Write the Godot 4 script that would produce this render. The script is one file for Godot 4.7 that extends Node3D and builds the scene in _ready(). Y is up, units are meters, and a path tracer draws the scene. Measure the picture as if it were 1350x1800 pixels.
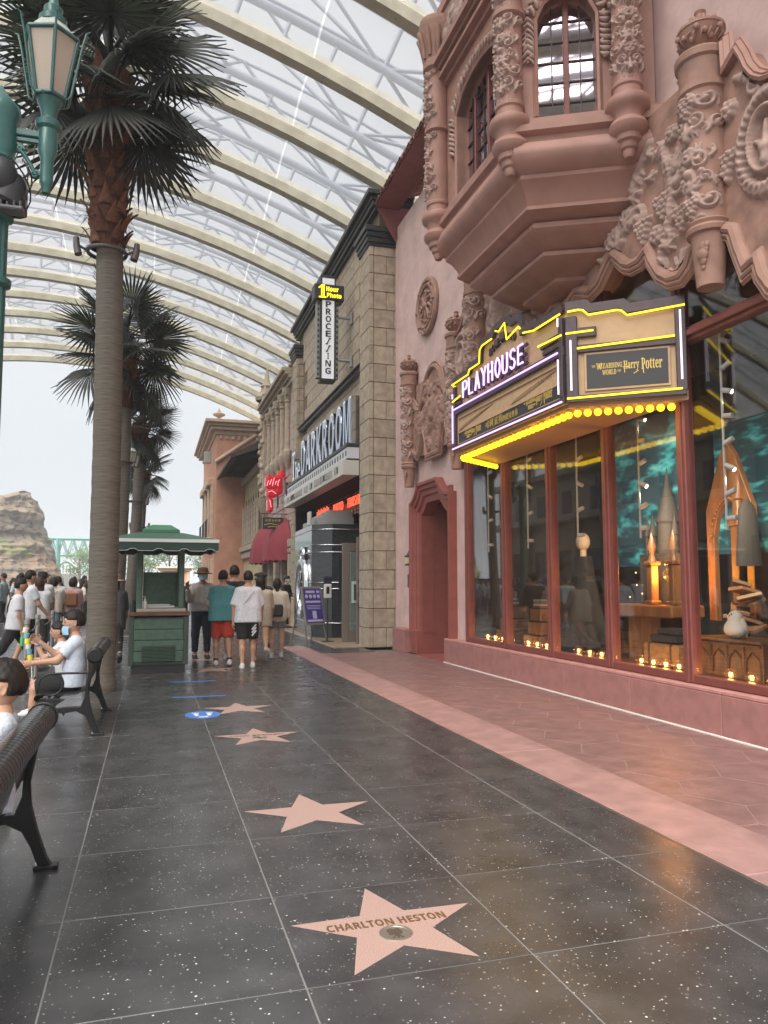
extends Node3D
# A covered shopping street in a park: terrazzo pavement with inlaid stars, a pink theatre with a
# neon marquee on the right, a sandstone photo shop behind it, palms, kiosk, benches and visitors.

var rn := RandomNumberGenerator.new()
var mats := {}
var used := {}
var sans := SystemFont.new()
var sansb := SystemFont.new()
var serif := SystemFont.new()

# ---------------------------------------------------------------- mesh builder
class B:
	var v := PackedVector3Array()
	var n := PackedVector3Array()
	var uv := PackedVector2Array()
	var col := PackedColorArray()
	var ix := PackedInt32Array()
	var xf := Transform3D()

	func at(o: Vector3, yaw := 0.0) -> B:
		xf = Transform3D(Basis(Vector3.UP, yaw), o)
		return self

	func tri(a: Vector3, b: Vector3, c: Vector3) -> void:
		a = xf * a; b = xf * b; c = xf * c
		var m := (c - a).cross(b - a).normalized()
		var k := v.size()
		v.append(a); v.append(b); v.append(c)
		n.append(m); n.append(m); n.append(m)
		ix.append(k); ix.append(k + 1); ix.append(k + 2)

	func quad(a: Vector3, b: Vector3, c: Vector3, d: Vector3) -> void:
		a = xf * a; b = xf * b; c = xf * c; d = xf * d
		var m := (c - a).cross(b - d)
		m = -(d - b).cross(c - a).normalized() if m.length() < 1e-12 else (c - a).cross(b - d).normalized()
		var k := v.size()
		v.append(a); v.append(b); v.append(c); v.append(d)
		for i in 4: n.append(m)
		for i in [0, 1, 2, 0, 2, 3]: ix.append(k + i)

	# smooth sheet from rows of points
	func grid(rows: Array, wrap := false, wrap_rows := false) -> void:
		var h := rows.size()
		if h < 2: return
		var w: int = rows[0].size()
		var k := v.size()
		var nn := PackedVector3Array()
		nn.resize(w * h)
		for r in rows:
			for p in r: v.append(xf * p)
		var hh := h if wrap_rows else h - 1
		var ww := w if wrap else w - 1
		for j in hh:
			var j2 := (j + 1) % h
			for i in ww:
				var i2 := (i + 1) % w
				var a := j * w + i
				var b := j * w + i2
				var c := j2 * w + i2
				var d := j2 * w + i
				var m := (v[k + c] - v[k + a]).cross(v[k + b] - v[k + d])
				nn[a] += m; nn[b] += m; nn[c] += m; nn[d] += m
				ix.append(k + a); ix.append(k + b); ix.append(k + c)
				ix.append(k + a); ix.append(k + c); ix.append(k + d)
		for m in nn: n.append(m.normalized())

	func box(c: Vector3, s: Vector3, bev := 0.0) -> void:
		var h := s * 0.5
		if bev <= 0.0:
			for ax in 3:
				for sg in [-1.0, 1.0]:
					var u := Vector3.ZERO; var w := Vector3.ZERO; var o := Vector3.ZERO
					o[ax] = h[ax] * sg
					u[(ax + 1) % 3] = h[(ax + 1) % 3]
					w[(ax + 2) % 3] = h[(ax + 2) % 3] * sg
					quad(c + o - u - w, c + o - u + w, c + o + u + w, c + o + u - w)
			return
		var q := Vector3(h.x - bev, h.y - bev, h.z - bev)
		var P := func(sx, sy, sz, ax):
			var p := Vector3(sx * q.x, sy * q.y, sz * q.z)
			p[ax] = [sx, sy, sz][ax] * h[ax]
			return c + p
		for ax in 3:
			var a1 := (ax + 1) % 3
			var a2 := (ax + 2) % 3
			for sg in [-1.0, 1.0]:
				var pts := []
				for t in [[-1, -1], [-1, 1], [1, 1], [1, -1]]:
					var s3 := [0.0, 0.0, 0.0]
					s3[ax] = sg; s3[a1] = t[0]; s3[a2] = t[1] * sg
					pts.append(P.call(s3[0], s3[1], s3[2], ax))
				quad(pts[0], pts[1], pts[2], pts[3])
				# edge strip along ax between faces a1 and a2
				for t in [-1.0, 1.0]:
					var e1 := [0.0, 0.0, 0.0]; e1[ax] = -1.0; e1[a1] = sg; e1[a2] = t
					var e2 := [0.0, 0.0, 0.0]; e2[ax] = 1.0; e2[a1] = sg; e2[a2] = t
					var A = P.call(e1[0], e1[1], e1[2], a1); var Bq = P.call(e2[0], e2[1], e2[2], a1)
					var Cq = P.call(e2[0], e2[1], e2[2], a2); var D = P.call(e1[0], e1[1], e1[2], a2)
					if sg * t > 0: quad(A, Bq, Cq, D)
					else: quad(D, Cq, Bq, A)
		for sx in [-1.0, 1.0]:
			for sy in [-1.0, 1.0]:
				for sz in [-1.0, 1.0]:
					var A = P.call(sx, sy, sz, 0); var Bq = P.call(sx, sy, sz, 1); var Cq = P.call(sx, sy, sz, 2)
					if sx * sy * sz > 0: tri(A, Cq, Bq)
					else: tri(A, Bq, Cq)

	# polygon in local xy, pushed from z0 to z1
	func prism(poly: PackedVector2Array, z0: float, z1: float, bev := 0.0) -> void:
		var t := Geometry2D.triangulate_polygon(poly)
		var m := poly.size()
		var inn := poly
		if bev > 0.0:
			inn = PackedVector2Array()
			var sg := -1.0 if Geometry2D.is_polygon_clockwise(poly) else 1.0
			for i in m:
				var e1 := (poly[i] - poly[(i + m - 1) % m]).normalized()
				var e2 := (poly[(i + 1) % m] - poly[i]).normalized()
				var nn := (Vector2(-e1.y, e1.x) + Vector2(-e2.y, e2.x))
				nn = nn.normalized() / maxf(0.35, nn.length() * 0.5)
				inn.append(poly[i] + nn * bev * sg)
		var dz := bev * signf(z1 - z0)
		for i in range(0, t.size(), 3):
			var a := inn[t[i]]; var b := inn[t[i + 1]]; var c := inn[t[i + 2]]
			tri(Vector3(a.x, a.y, z1), Vector3(b.x, b.y, z1), Vector3(c.x, c.y, z1))
			a = poly[t[i]]; b = poly[t[i + 1]]; c = poly[t[i + 2]]
			tri(Vector3(a.x, a.y, z0), Vector3(c.x, c.y, z0), Vector3(b.x, b.y, z0))
		for i in m:
			var j := (i + 1) % m
			quad(Vector3(poly[i].x, poly[i].y, z0), Vector3(poly[j].x, poly[j].y, z0), Vector3(poly[j].x, poly[j].y, z1 - dz), Vector3(poly[i].x, poly[i].y, z1 - dz))
			if bev > 0.0:
				quad(Vector3(poly[i].x, poly[i].y, z1 - dz), Vector3(poly[j].x, poly[j].y, z1 - dz), Vector3(inn[j].x, inn[j].y, z1), Vector3(inn[i].x, inn[i].y, z1))

	func tube(path: Array, rad, sides := 8, caps := true, flat := 1.0, fdir := Vector3.ZERO) -> void:
		var m := path.size()
		var rows := []
		var t0: Vector3 = (path[1] - path[0]).normalized()
		var u := t0.cross(Vector3.UP if absf(t0.y) < 0.9 else Vector3.RIGHT).normalized()
		if fdir != Vector3.ZERO: u = (fdir - t0 * fdir.dot(t0)).normalized()
		for i in m:
			var t: Vector3 = (path[mini(i + 1, m - 1)] - path[maxi(i - 1, 0)]).normalized()
			u = (u - t * u.dot(t)).normalized()
			var w := t.cross(u)
			var r: float = rad[i] if rad is Array or rad is PackedFloat32Array else rad
			var row := PackedVector3Array()
			for k in sides:
				var a := TAU * k / sides
				row.append(path[i] + u * cos(a) * r * flat + w * sin(a) * r)
			rows.append(row)
		grid(rows, true)
		if caps:
			for e in [0, m - 1]:
				var c: Vector3 = path[e]
				for k in sides:
					if e == 0: tri(c, rows[0][k], rows[0][(k + 1) % sides])
					else: tri(c, rows[e][(k + 1) % sides], rows[e][k])

	# profile of (radius, height); kinks stay sharp
	func lathe(prof: Array, seg := 16, a0 := 0.0, a1 := TAU) -> void:
		var full := absf(a1 - a0 - TAU) < 1e-4
		var runs := [[prof[0]]]
		for i in range(1, prof.size()):
			runs[-1].append(prof[i])
			if i < prof.size() - 1:
				var d1: Vector2 = (prof[i] - prof[i - 1]).normalized()
				var d2: Vector2 = (prof[i + 1] - prof[i]).normalized()
				if d1.dot(d2) < 0.8: runs.append([prof[i]])
		for r in runs:
			var rows := []
			for q in r:
				var row := PackedVector3Array()
				var m := seg if full else seg + 1
				for k in m:
					var a := a0 + (a1 - a0) * k / seg
					row.append(Vector3(q.x * cos(a), q.y, q.x * sin(a)))
				rows.append(row)
			grid(rows, full)

	# moulding: profile points (u along the inside normal in the plane, w out of the plane) along a path; nrm is the plane's normal
	func sweep(prof: Array, path: Array, nrm: Vector3, closed := false, sharp := true) -> void:
		var m := path.size()
		var off := []
		for i in m:
			var a: Vector3 = path[i] - path[(i + m - 1) % m]
			var b: Vector3 = path[(i + 1) % m] - path[i]
			if not closed and i == 0: a = b
			if not closed and i == m - 1: b = a
			var s1 := nrm.cross(a.normalized()); var s2 := nrm.cross(b.normalized())
			var s := (s1 + s2)
			var l := s.length()
			off.append(s / maxf(l, 1e-5) / maxf(0.4, l * 0.5))
		for k in prof.size() - 1:
			var r1 := PackedVector3Array(); var r2 := PackedVector3Array()
			for i in m:
				r1.append(path[i] + off[i] * prof[k].x + nrm * prof[k].y)
				r2.append(path[i] + off[i] * prof[k + 1].x + nrm * prof[k + 1].y)
			if closed: r1.append(r1[0]); r2.append(r2[0])
			if sharp:
				for i in r1.size() - 1: quad(r1[i], r1[i + 1], r2[i + 1], r2[i])
			else: grid([r1, r2])

	func ball(c: Vector3, r, seg := 10, rings := 6) -> void:
		var rr: Vector3 = r if r is Vector3 else Vector3(r, r, r)
		var rows := []
		for j in rings + 1:
			var t := PI * j / rings
			var row := PackedVector3Array()
			for i in seg:
				var a := TAU * i / seg
				row.append(c + Vector3(rr.x * sin(t) * cos(a), rr.y * cos(t), rr.z * sin(t) * sin(a)))
			rows.append(row)
		grid(rows, true)

	func text(m: TextMesh, t: Transform3D) -> void:
		var s := m.surface_get_arrays(0)
		if s.is_empty() or s[Mesh.ARRAY_VERTEX] == null: return
		var k := v.size()
		for p in s[Mesh.ARRAY_VERTEX]: v.append(xf * (t * p))
		for p in s[Mesh.ARRAY_NORMAL]: n.append((xf.basis * (t.basis * p)).normalized())
		if s[Mesh.ARRAY_INDEX] != null:
			for i in s[Mesh.ARRAY_INDEX]: ix.append(k + i)
		else:
			for i in s[Mesh.ARRAY_VERTEX].size(): ix.append(k + i)

	func mesh() -> ArrayMesh:
		var a := []
		a.resize(Mesh.ARRAY_MAX)
		a[Mesh.ARRAY_VERTEX] = v; a[Mesh.ARRAY_NORMAL] = n; a[Mesh.ARRAY_INDEX] = ix
		if uv.size() == v.size():
			a[Mesh.ARRAY_TEX_UV] = uv; a[Mesh.ARRAY_TEX_UV2] = uv
		if col.size() == v.size(): a[Mesh.ARRAY_COLOR] = col
		var m := ArrayMesh.new()
		m.add_surface_from_arrays(Mesh.PRIMITIVE_TRIANGLES, a)
		return m

# ---------------------------------------------------------------- carved height fields
class HF:
	var w: int
	var h: int
	var d := PackedFloat32Array()
	var sym := true
	func _init(ww: int, hh: int, s := true) -> void:
		w = ww; h = hh; sym = s
		d.resize(w * h)
	func dot(x: float, y: float, r: float, hg: float) -> void:
		one(x, y, r, hg)
		if sym: one(w - 1 - x, y, r, hg)
	func one(x: float, y: float, r: float, hg: float) -> void:
		for j in range(maxi(0, int(y - r)), mini(h, int(y + r) + 2)):
			for i in range(maxi(0, int(x - r)), mini(w, int(x + r) + 2)):
				var q := ((i - x) * (i - x) + (j - y) * (j - y)) / (r * r)
				if q < 1.0:
					var z := hg * sqrt(1.0 - q)
					if z > d[j * w + i]: d[j * w + i] = z
	func line(pts: Array, r0: float, r1: float, h0: float, h1: float) -> void:
		for k in pts.size() - 1:
			var l: float = (pts[k + 1] - pts[k]).length()
			var m := maxi(1, int(l / 1.3))
			for s in m:
				var t := (k + float(s) / m) / (pts.size() - 1)
				var p: Vector2 = pts[k].lerp(pts[k + 1], float(s) / m)
				dot(p.x, p.y, lerpf(r0, r1, t), lerpf(h0, h1, t))
	func leaf(x: float, y: float, ang: float, len: float, wd: float, hg := 1.0, bend := 0.5) -> void:
		for lobe in [-0.55, 0.0, 0.55]:
			var pts := []
			var l := len * (1.0 if lobe == 0.0 else 0.75)
			for k in 7:
				var t := k / 6.0
				var a: float = ang + lobe * t + bend * t * t
				pts.append(Vector2(x, y) + Vector2(cos(a), sin(a)) * l * t)
			line(pts, wd, wd * 0.35, hg, hg * 0.55)
	func scroll(x: float, y: float, ang: float, size: float, dirn: float, th: float, hg := 1.0, leaves := 2) -> void:
		# stem from (x,y) towards ang, curling into a spiral with a button
		var c := Vector2(x, y) + Vector2(cos(ang), sin(ang)) * size
		c += Vector2(-sin(ang), cos(ang)) * dirn * size * 0.5
		var pts := [Vector2(x, y)]
		var a0 := (Vector2(x, y) + Vector2(cos(ang), sin(ang)) * size * 0.55 - c).angle()
		for k in 22:
			var t := k / 21.0
			var r := size * 0.55 * (1.0 - 0.78 * t)
			pts.append(c + Vector2(cos(a0 + dirn * t * 8.0), sin(a0 + dirn * t * 8.0)) * r)
		line(pts, th, th * 0.55, hg * 0.8, hg * 0.75)
		dot(c.x, c.y, th * 1.25, hg * 1.1)
		for k in leaves:
			var t := 0.25 + 0.3 * k
			var q := Vector2(x, y).lerp(c, t)
			leaf(q.x, q.y, ang - dirn * (0.7 + 0.3 * k), size * 0.75, th * 0.9, hg * 0.75, -dirn * 0.6)
	func rosette(x: float, y: float, r: float, hg := 1.0, petals := 7) -> void:
		for k in petals:
			var a := TAU * k / petals
			dot(x + cos(a) * r * 0.6, y + sin(a) * r * 0.6, r * 0.38, hg * 0.8)
		dot(x, y, r * 0.36, hg * 1.15)
	func grapes(x: float, y: float, r: float, hg := 1.0) -> void:
		for row in 5:
			for k in 5 - row:
				dot(x + (k - (4 - row) * 0.5) * r * 1.6, y + row * r * 1.5, r, hg * (0.8 + 0.25 * ((row + k) % 2)))
	func get_h(u: float, vv: float) -> float:
		var x := clampf(u, 0, 1) * (w - 1.001); var y := clampf(vv, 0, 1) * (h - 1.001)
		var i := int(x); var j := int(y)
		var fx := x - i; var fy := y - j
		var k := j * w + i
		return lerpf(lerpf(d[k], d[k + 1], fx), lerpf(d[k + w], d[k + w + 1], fx), fy)

# ---------------------------------------------------------------- materials
func noise(freq: float, oct := 4, type := FastNoiseLite.TYPE_SIMPLEX_SMOOTH, sd := 1) -> FastNoiseLite:
	var f := FastNoiseLite.new()
	f.seed = sd; f.noise_type = type; f.frequency = freq; f.fractal_octaves = oct
	return f

var texs := {}
func ntex(key: String, freq: float, ramp: Array, size := 512, oct := 5, type := FastNoiseLite.TYPE_SIMPLEX_SMOOTH, normal := 0.0) -> NoiseTexture2D:
	if texs.has(key): return texs[key]
	var t := NoiseTexture2D.new()
	t.width = size; t.height = size; t.seamless = true; t.seamless_blend_skirt = 0.2
	t.noise = noise(freq, oct, type, key.hash() % 1000)
	if ramp.size():
		var g := Gradient.new()
		g.offsets = PackedFloat32Array(); g.colors = PackedColorArray()
		var off := PackedFloat32Array(); var cs := PackedColorArray()
		for i in ramp.size():
			off.append(float(i) / (ramp.size() - 1)); cs.append(ramp[i])
		g.offsets = off; g.colors = cs
		t.color_ramp = g
	if normal > 0.0:
		t.as_normal_map = true; t.bump_strength = normal
	texs[key] = t
	return t

func lin(r: float, g: float, b: float) -> Color:
	return Color(r, g, b).linear_to_srgb()

# colour, roughness; options: var (mottle amount), scale, bump, metal, spec, coat, alpha, emit, energy, back
func mat(key: String, c: Color, rough := 0.7, o := {}) -> StandardMaterial3D:
	if mats.has(key): return mats[key]
	var m := StandardMaterial3D.new()
	m.resource_name = key
	m.albedo_color = c
	m.roughness = rough
	m.metallic = o.get("metal", 0.0)
	m.metallic_specular = o.get("spec", 0.5)
	var va: float = o.get("var", 0.0)
	if va > 0.0:
		m.uv1_triplanar = true; m.uv1_world_triplanar = o.get("world", true)
		var s: float = o.get("scale", 0.5)
		var st: Vector3 = o.get("stretch", Vector3.ONE)
		m.uv1_scale = st * s
		var lo := 1.0 - va
		m.albedo_texture = ntex("mot%d_%s" % [int(va * 100), o.get("kind", "a")], o.get("freq", 0.012), [Color(lo, lo, lo), Color(1.0 - va * 0.45, 1.0 - va * 0.45, 1.0 - va * 0.45), Color(1, 1, 1)], 512, 6)
	if o.has("bump"):
		m.uv1_triplanar = true; m.uv1_world_triplanar = o.get("world", true)
		if va <= 0.0: m.uv1_scale = Vector3.ONE * o.get("scale", 0.5)
		m.heightmap_enabled = true; m.heightmap_scale = o.bump
		m.heightmap_texture = ntex("bump_" + o.get("bkind", "a"), o.get("bfreq", 0.05), [], 512, 5)
	if o.has("coat"):
		m.clearcoat_enabled = true; m.clearcoat = o.coat; m.clearcoat_roughness = 0.1
	if o.has("alpha"):
		m.transparency = BaseMaterial3D.TRANSPARENCY_ALPHA
		m.albedo_color.a = o.alpha
	if o.has("back"):
		m.backlight_enabled = true; m.backlight = o.back
	if o.has("emit"):
		m.emission_enabled = true; m.emission = o.emit; m.emission_energy_multiplier = o.get("energy", 1.0)
	if o.has("rim"):
		m.rim_enabled = true; m.rim = o.rim
	if o.has("sss"):
		m.subsurf_scatter_enabled = true; m.subsurf_scatter_strength = o.sss
	if o.get("two", true): m.cull_mode = BaseMaterial3D.CULL_DISABLED
	mats[key] = m
	return m

# ---------------------------------------------------------------- nodes
func numbered(called: String) -> String:
	var k: int = used.get(called, -1) + 1
	used[called] = k
	return called if k == 0 else "%s_%03d" % [called, k]

func thing(called: String, label: String, category: String, pos := Vector3.ZERO, yaw := 0.0, group := "") -> Node3D:
	var o := Node3D.new()
	o.name = numbered(called)
	add_child(o)
	o.position = pos; o.rotation.y = yaw
	o.set_meta("label", label); o.set_meta("category", category)
	if group: o.set_meta("group", group)
	return o

func part(called: String, b, m: Material, parent: Node3D, label := "") -> MeshInstance3D:
	var o := MeshInstance3D.new()
	o.name = called
	o.mesh = b.mesh() if b is B else b
	o.material_override = m
	parent.add_child(o, true)
	if label: o.set_meta("label", label)
	return o

func struct(called: String, b, m: Material) -> MeshInstance3D:
	var o := MeshInstance3D.new()
	o.name = numbered(called)
	o.mesh = b.mesh() if b is B else b
	if m: o.material_override = m
	add_child(o)
	o.set_meta("kind", "structure")
	return o

func solo(called: String, b, m: Material, label: String, category: String, group := "") -> MeshInstance3D:
	var o := MeshInstance3D.new()
	o.name = numbered(called)
	o.mesh = b.mesh() if b is B else b
	o.material_override = m
	add_child(o)
	o.set_meta("label", label); o.set_meta("category", category)
	if group: o.set_meta("group", group)
	return o

func again(o: Node3D, called: String, pos: Vector3, yaw: float, label := "") -> Node3D:
	var c: Node3D = o.duplicate()
	c.name = numbered(called)
	add_child(c)
	c.position = pos; c.rotation.y = yaw
	if label: c.set_meta("label", label)
	return c

# carving: only the cells where the height is above zero; hgt(u, v) is -1 outside
func relief(b: B, nu: int, nv: int, hgt: Callable, place: Callable) -> void:
	var hs := PackedFloat32Array()
	hs.resize((nu + 1) * (nv + 1))
	for j in nv + 1:
		for i in nu + 1: hs[j * (nu + 1) + i] = hgt.call(float(i) / nu, float(j) / nv)
	var id := {}
	for j in nv:
		for i in nu:
			var a := j * (nu + 1) + i
			var c := [a, a + 1, a + nu + 2, a + nu + 1]
			var lo := minf(minf(hs[c[0]], hs[c[1]]), minf(hs[c[2]], hs[c[3]]))
			if lo < 0.0 or maxf(maxf(hs[c[0]], hs[c[1]]), maxf(hs[c[2]], hs[c[3]])) <= 0.0: continue
			var q := []
			for k in c:
				if not id.has(k):
					id[k] = b.v.size()
					b.v.append(place.call(float(k % (nu + 1)) / nu, float(k / (nu + 1)) / nv, hs[k]))
					b.n.append(Vector3.ZERO)
				q.append(id[k])
			var m: Vector3 = (b.v[q[2]] - b.v[q[0]]).cross(b.v[q[1]] - b.v[q[3]])
			for t in 4: b.n[q[t]] += m
			for t in [0, 1, 2, 0, 2, 3]: b.ix.append(q[t])
	for i in b.n.size(): b.n[i] = b.n[i].normalized()

func pieces(called: String, list: Array, m: Material, parent: Node3D) -> void:
	for q in list: part(called, q, m, parent)

func one_box(c: Vector3, s: Vector3, bev := 0.0) -> B:
	var b := nb()
	b.box(c, s, bev)
	return b

func nb() -> B: return B.new()
func V(x, y, z) -> Vector3: return Vector3(x, y, z)

func txt(s: String, size: float, depth: float, font: Font, spacing := 0.0) -> TextMesh:
	var t := TextMesh.new()
	t.text = s; t.font = font; t.font_size = 64; t.pixel_size = size / 64.0 / 0.72
	t.depth = depth; t.curve_step = 2.0
	return t

# orientation for things lying on a wall that faces -x: local x runs towards +z (reading direction from the street), y up, z out to -x
func wall_xf(p: Vector3, sx := 1.0, sy := 1.0) -> Transform3D:
	return Transform3D(Basis(V(0, 0, sx), V(0, sy, 0), V(-1, 0, 0)), p)

# ---------------------------------------------------------------- main
func _ready() -> void:
	rn.seed = 7
	# camera, sky, sun, exposure
	var cam := Camera3D.new()
	cam.name = "camera"
	cam.fov = 67.3; cam.far = 2000.0; cam.near = 0.05
	cam.position = V(0, 1.5, 0)
	cam.rotation_degrees = V(5.286, -16.74, 0)
	add_child(cam)
	cam.current = true
	var we := WorldEnvironment.new()
	we.name = "environment"
	var env := Environment.new()
	var sm := ProceduralSkyMaterial.new()
	sm.sky_top_color = lin(0.78, 0.81, 0.85); sm.sky_horizon_color = lin(0.6, 0.635, 0.675)
	sm.ground_horizon_color = Color(0.62, 0.62, 0.62); sm.ground_bottom_color = Color(0.4, 0.4, 0.4)
	sm.sky_curve = 0.2
	var sky := Sky.new()
	sky.sky_material = sm
	env.background_mode = Environment.BG_SKY
	env.sky = sky
	env.background_energy_multiplier = 0.51
	env.tonemap_mode = Environment.TONE_MAPPER_LINEAR
	env.tonemap_exposure = 2.45
	env.sdfgi_enabled = true; env.ssao_enabled = true; env.ssil_enabled = true
	we.environment = env
	add_child(we)
	var sun := DirectionalLight3D.new()
	sun.name = "sun"
	sun.light_energy = 1.6; sun.light_angular_distance = 60.0
	sun.sky_mode = DirectionalLight3D.SKY_MODE_LIGHT_ONLY
	sun.light_color = Color(1.0, 0.975, 0.94)
	sun.shadow_enabled = true
	sun.rotation_degrees = V(-52, -40, 0)
	add_child(sun)
	env.fog_enabled = FOG > 0.0
	env.fog_density = FOG; env.fog_light_color = Color(0.88, 0.9, 0.92)
	sans.font_names = PackedStringArray(["Droid Sans"])
	sansb.font_names = PackedStringArray(["Droid Sans"]); sansb.font_weight = 700
	serif.font_names = PackedStringArray(["Droid Serif"]); serif.font_weight = 700
	ground()
	canopy()
	playhouse()
	marquee()
	shop_window()
	photo_shop()
	far_buildings()
	backdrop()
	palms()
	street_things()
	people()

const FOG := 0.0016

func terrazzo() -> StandardMaterial3D:
	var m := StandardMaterial3D.new()
	m.resource_name = "terrazzo"
	m.albedo_color = lin(0.07, 0.071, 0.076)
	m.albedo_texture = ntex("terr", 0.006, [Color(0.68, 0.68, 0.69), Color(0.84, 0.835, 0.835), Color(1, 0.99, 0.985)], 1024, 6)
	m.roughness = 0.4
	m.metallic_specular = 0.56
	m.roughness_texture = ntex("terr_rough", 0.008, [Color(0.5, 0.5, 0.5), Color(0.72, 0.72, 0.72), Color(0.9, 0.9, 0.9)], 512, 5)
	m.roughness_texture_channel = BaseMaterial3D.TEXTURE_CHANNEL_RED
	# marble chips
	var im := Image.create(2048, 2048, false, Image.FORMAT_RGBA8)
	im.fill(Color(0.9, 0.9, 0.88, 0.0))
	var r := RandomNumberGenerator.new()
	r.seed = 11
	for k in 5200:
		var x := r.randi_range(8, 2039); var y := r.randi_range(8, 2039)
		var s := r.randf_range(1.3, 4.1) if k < 2900 else r.randf_range(0.6, 1.5)
		if k < 600: s *= 1.25
		var g := r.randf_range(0.4, 0.88)
		var c := Color(g, g * r.randf_range(0.96, 1.0), g * r.randf_range(0.9, 1.0), 1.0)
		var el := r.randf_range(0.45, 1.0); var an := r.randf_range(0, PI)
		var n := int(s) + 1
		for j in range(-n, n + 1):
			for i in range(-n, n + 1):
				var u := i * cos(an) + j * sin(an); var w := (-i * sin(an) + j * cos(an)) / el
				if absf(u) + absf(w) * 0.8 + r.randf() * 0.8 < s: im.set_pixel(x + i, y + j, c)
	m.detail_enabled = true
	m.detail_albedo = ImageTexture.create_from_image(im)
	m.detail_blend_mode = BaseMaterial3D.BLEND_MODE_MIX
	m.detail_uv_layer = BaseMaterial3D.DETAIL_UV_2
	return m

func ground() -> void:
	var b := nb()
	b.quad(V(-500, -0.06, 30), V(500, -0.06, 30), V(500, -0.06, -700), V(-500, -0.06, -700))
	struct("ground", b, mat("ground", lin(0.2, 0.19, 0.18), 0.8, {"var": 0.3, "scale": 0.2}))
	var tm := terrazzo()
	mats["terrazzo"] = tm
	var zinc := mat("zinc", lin(0.26, 0.255, 0.25), 0.45, {"metal": 0.3})
	# bed with the zinc strips showing in the joints
	b = nb()
	b.box(V(-3.0, -0.0268, -10.75), V(11.86, 0.054, 25.5))
	var bed := struct("terrazzo_pavement", b, zinc)
	bed.set_meta("label", "polished black terrazzo pavement with white chips")
	# shared tile shapes
	var shapes := []
	for k in 8:
		var q := nb()
		var hx := 0.4655 - 0.0035; var hz := 0.435 - 0.0028
		q.box(V(0, -0.008, 0), V(hx * 2, 0.02, hz * 2), 0.0015)
		var o := Vector2(rn.randf(), rn.randf())
		var fl := 1.0 if k % 2 == 0 else -1.0
		for p in q.v: q.uv.append(Vector2(p.x * fl, p.z) / 2.76 + o)
		shapes.append(q.mesh())
	for i in range(-9, 4):
		for j in range(-5, 24):
			var x := -0.34 + 0.931 * (i + 0.5)
			var z := -2.96 - 0.87 * (j - 0.5)
			if x > 2.95 or (i < -5 and (z > -3 or rn.randf() < -1)): continue
			if i < -6 and j > 14: continue
			var t := part("tile", shapes[rn.randi() % 8], tm, bed)
			t.position = V(x - (0.0 if i < 3 else 0.0), 0, z)
			if i == 3: t.scale.x = 0.555; t.position.x = 2.457 + 0.2585
			t.position.y = rn.randf_range(-0.0006, 0.0006)
	# the same terrazzo farther off
	for a in [[-14.0, -8.93, 3.0, -62.0], [-8.93, 4.78, -23.55, -90.0], [2.98, 4.78, -16.45, -23.54]]:
		b = nb()
		b.quad(V(a[0], -0.006, a[2]), V(a[1], -0.006, a[2]), V(a[1], -0.006, a[3]), V(a[0], -0.006, a[3]))
		for p in b.v: b.uv.append(Vector2(p.x, p.z) / 2.76)
		struct("far_pavement", b, tm)
	b = nb()
	b.box(V(-15.2, -0.03, -35), V(2.4, 0.05, 64))
	struct("kerb_paving", b, mat("pale_paving", lin(0.3, 0.29, 0.28), 0.55, {"var": 0.25, "scale": 0.4}))
	stars()
	# pink stamped concrete along the theatre
	var pk := mat("pink_concrete", lin(0.275, 0.155, 0.147), 0.4, {"var": 0.22, "scale": 0.55, "bump": 0.35, "bfreq": 0.03})
	var pkb := mat("pink_border", lin(0.41, 0.24, 0.228), 0.45, {"var": 0.2, "scale": 0.5, "bump": 0.25, "bfreq": 0.03})
	b = nb()
	b.box(V(4.15, -0.0308, -6.8), V(2.42, 0.06, 19.1))
	var pave := struct("pink_pavement", b, mat("pink_joint", lin(0.32, 0.195, 0.185), 0.6))
	pave.set_meta("label", "pink stamped concrete pavement in front of the theatre")
	b = nb()
	b.box(V(2.952, -0.004, -6.8), V(0.02, 0.014, 19.1))
	part("edge_strip", b, mat("edge_strip", lin(0.14, 0.12, 0.1), 0.4, {"metal": 0.5}), pave)
	var zz := 2.6
	while zz > -16.2:
		b = nb()
		b.box(V(3.245, -0.008, zz - 1.5), V(0.55, 0.024, 2.988), 0.004)
		part("border_slab", b, pkb, pave)
		zz -= 3.0
	# hexagons
	var R := 0.40
	var hexes := []
	var poly := PackedVector2Array()
	for k in 6: poly.append(Vector2(cos(TAU * k / 6), sin(TAU * k / 6)) * (R - 0.004))
	var clip := PackedVector2Array([Vector2(3.53, 2.6), Vector2(5.36, 2.6), Vector2(5.36, -16.3), Vector2(3.53, -16.3)])
	for i in 5:
		for j in 30:
			var c := Vector2(3.53 + i * R * 1.5 - 0.05, 2.5 - j * R * 1.732 - (R * 0.866 if i % 2 else 0.0))
			var q := PackedVector2Array()
			for p in poly: q.append(p + c)
			var res := Geometry2D.intersect_polygons(q, clip)
			if res.is_empty(): continue
			b = nb()
			var loc := PackedVector2Array()
			for p in res[0]: loc.append(Vector2(p.x, -p.y))
			b.xf = Transform3D(Basis(V(1, 0, 0), V(0, 0, -1), V(0, 1, 0)), Vector3.ZERO)
			b.prism(loc, -0.02, 0.002 + rn.randf_range(-0.0008, 0.0008), 0.003)
			part("hexagon_slab", b, pk, pave)
	# pale threshold in front of the photo shop
	b = nb()
	b.box(V(5.4, 0.0, -22.9), V(2.6, 0.04, 10.4), 0.01)
	struct("shop_threshold", b, mat("threshold", lin(0.36, 0.27, 0.19), 0.4, {"var": 0.2}))

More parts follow.
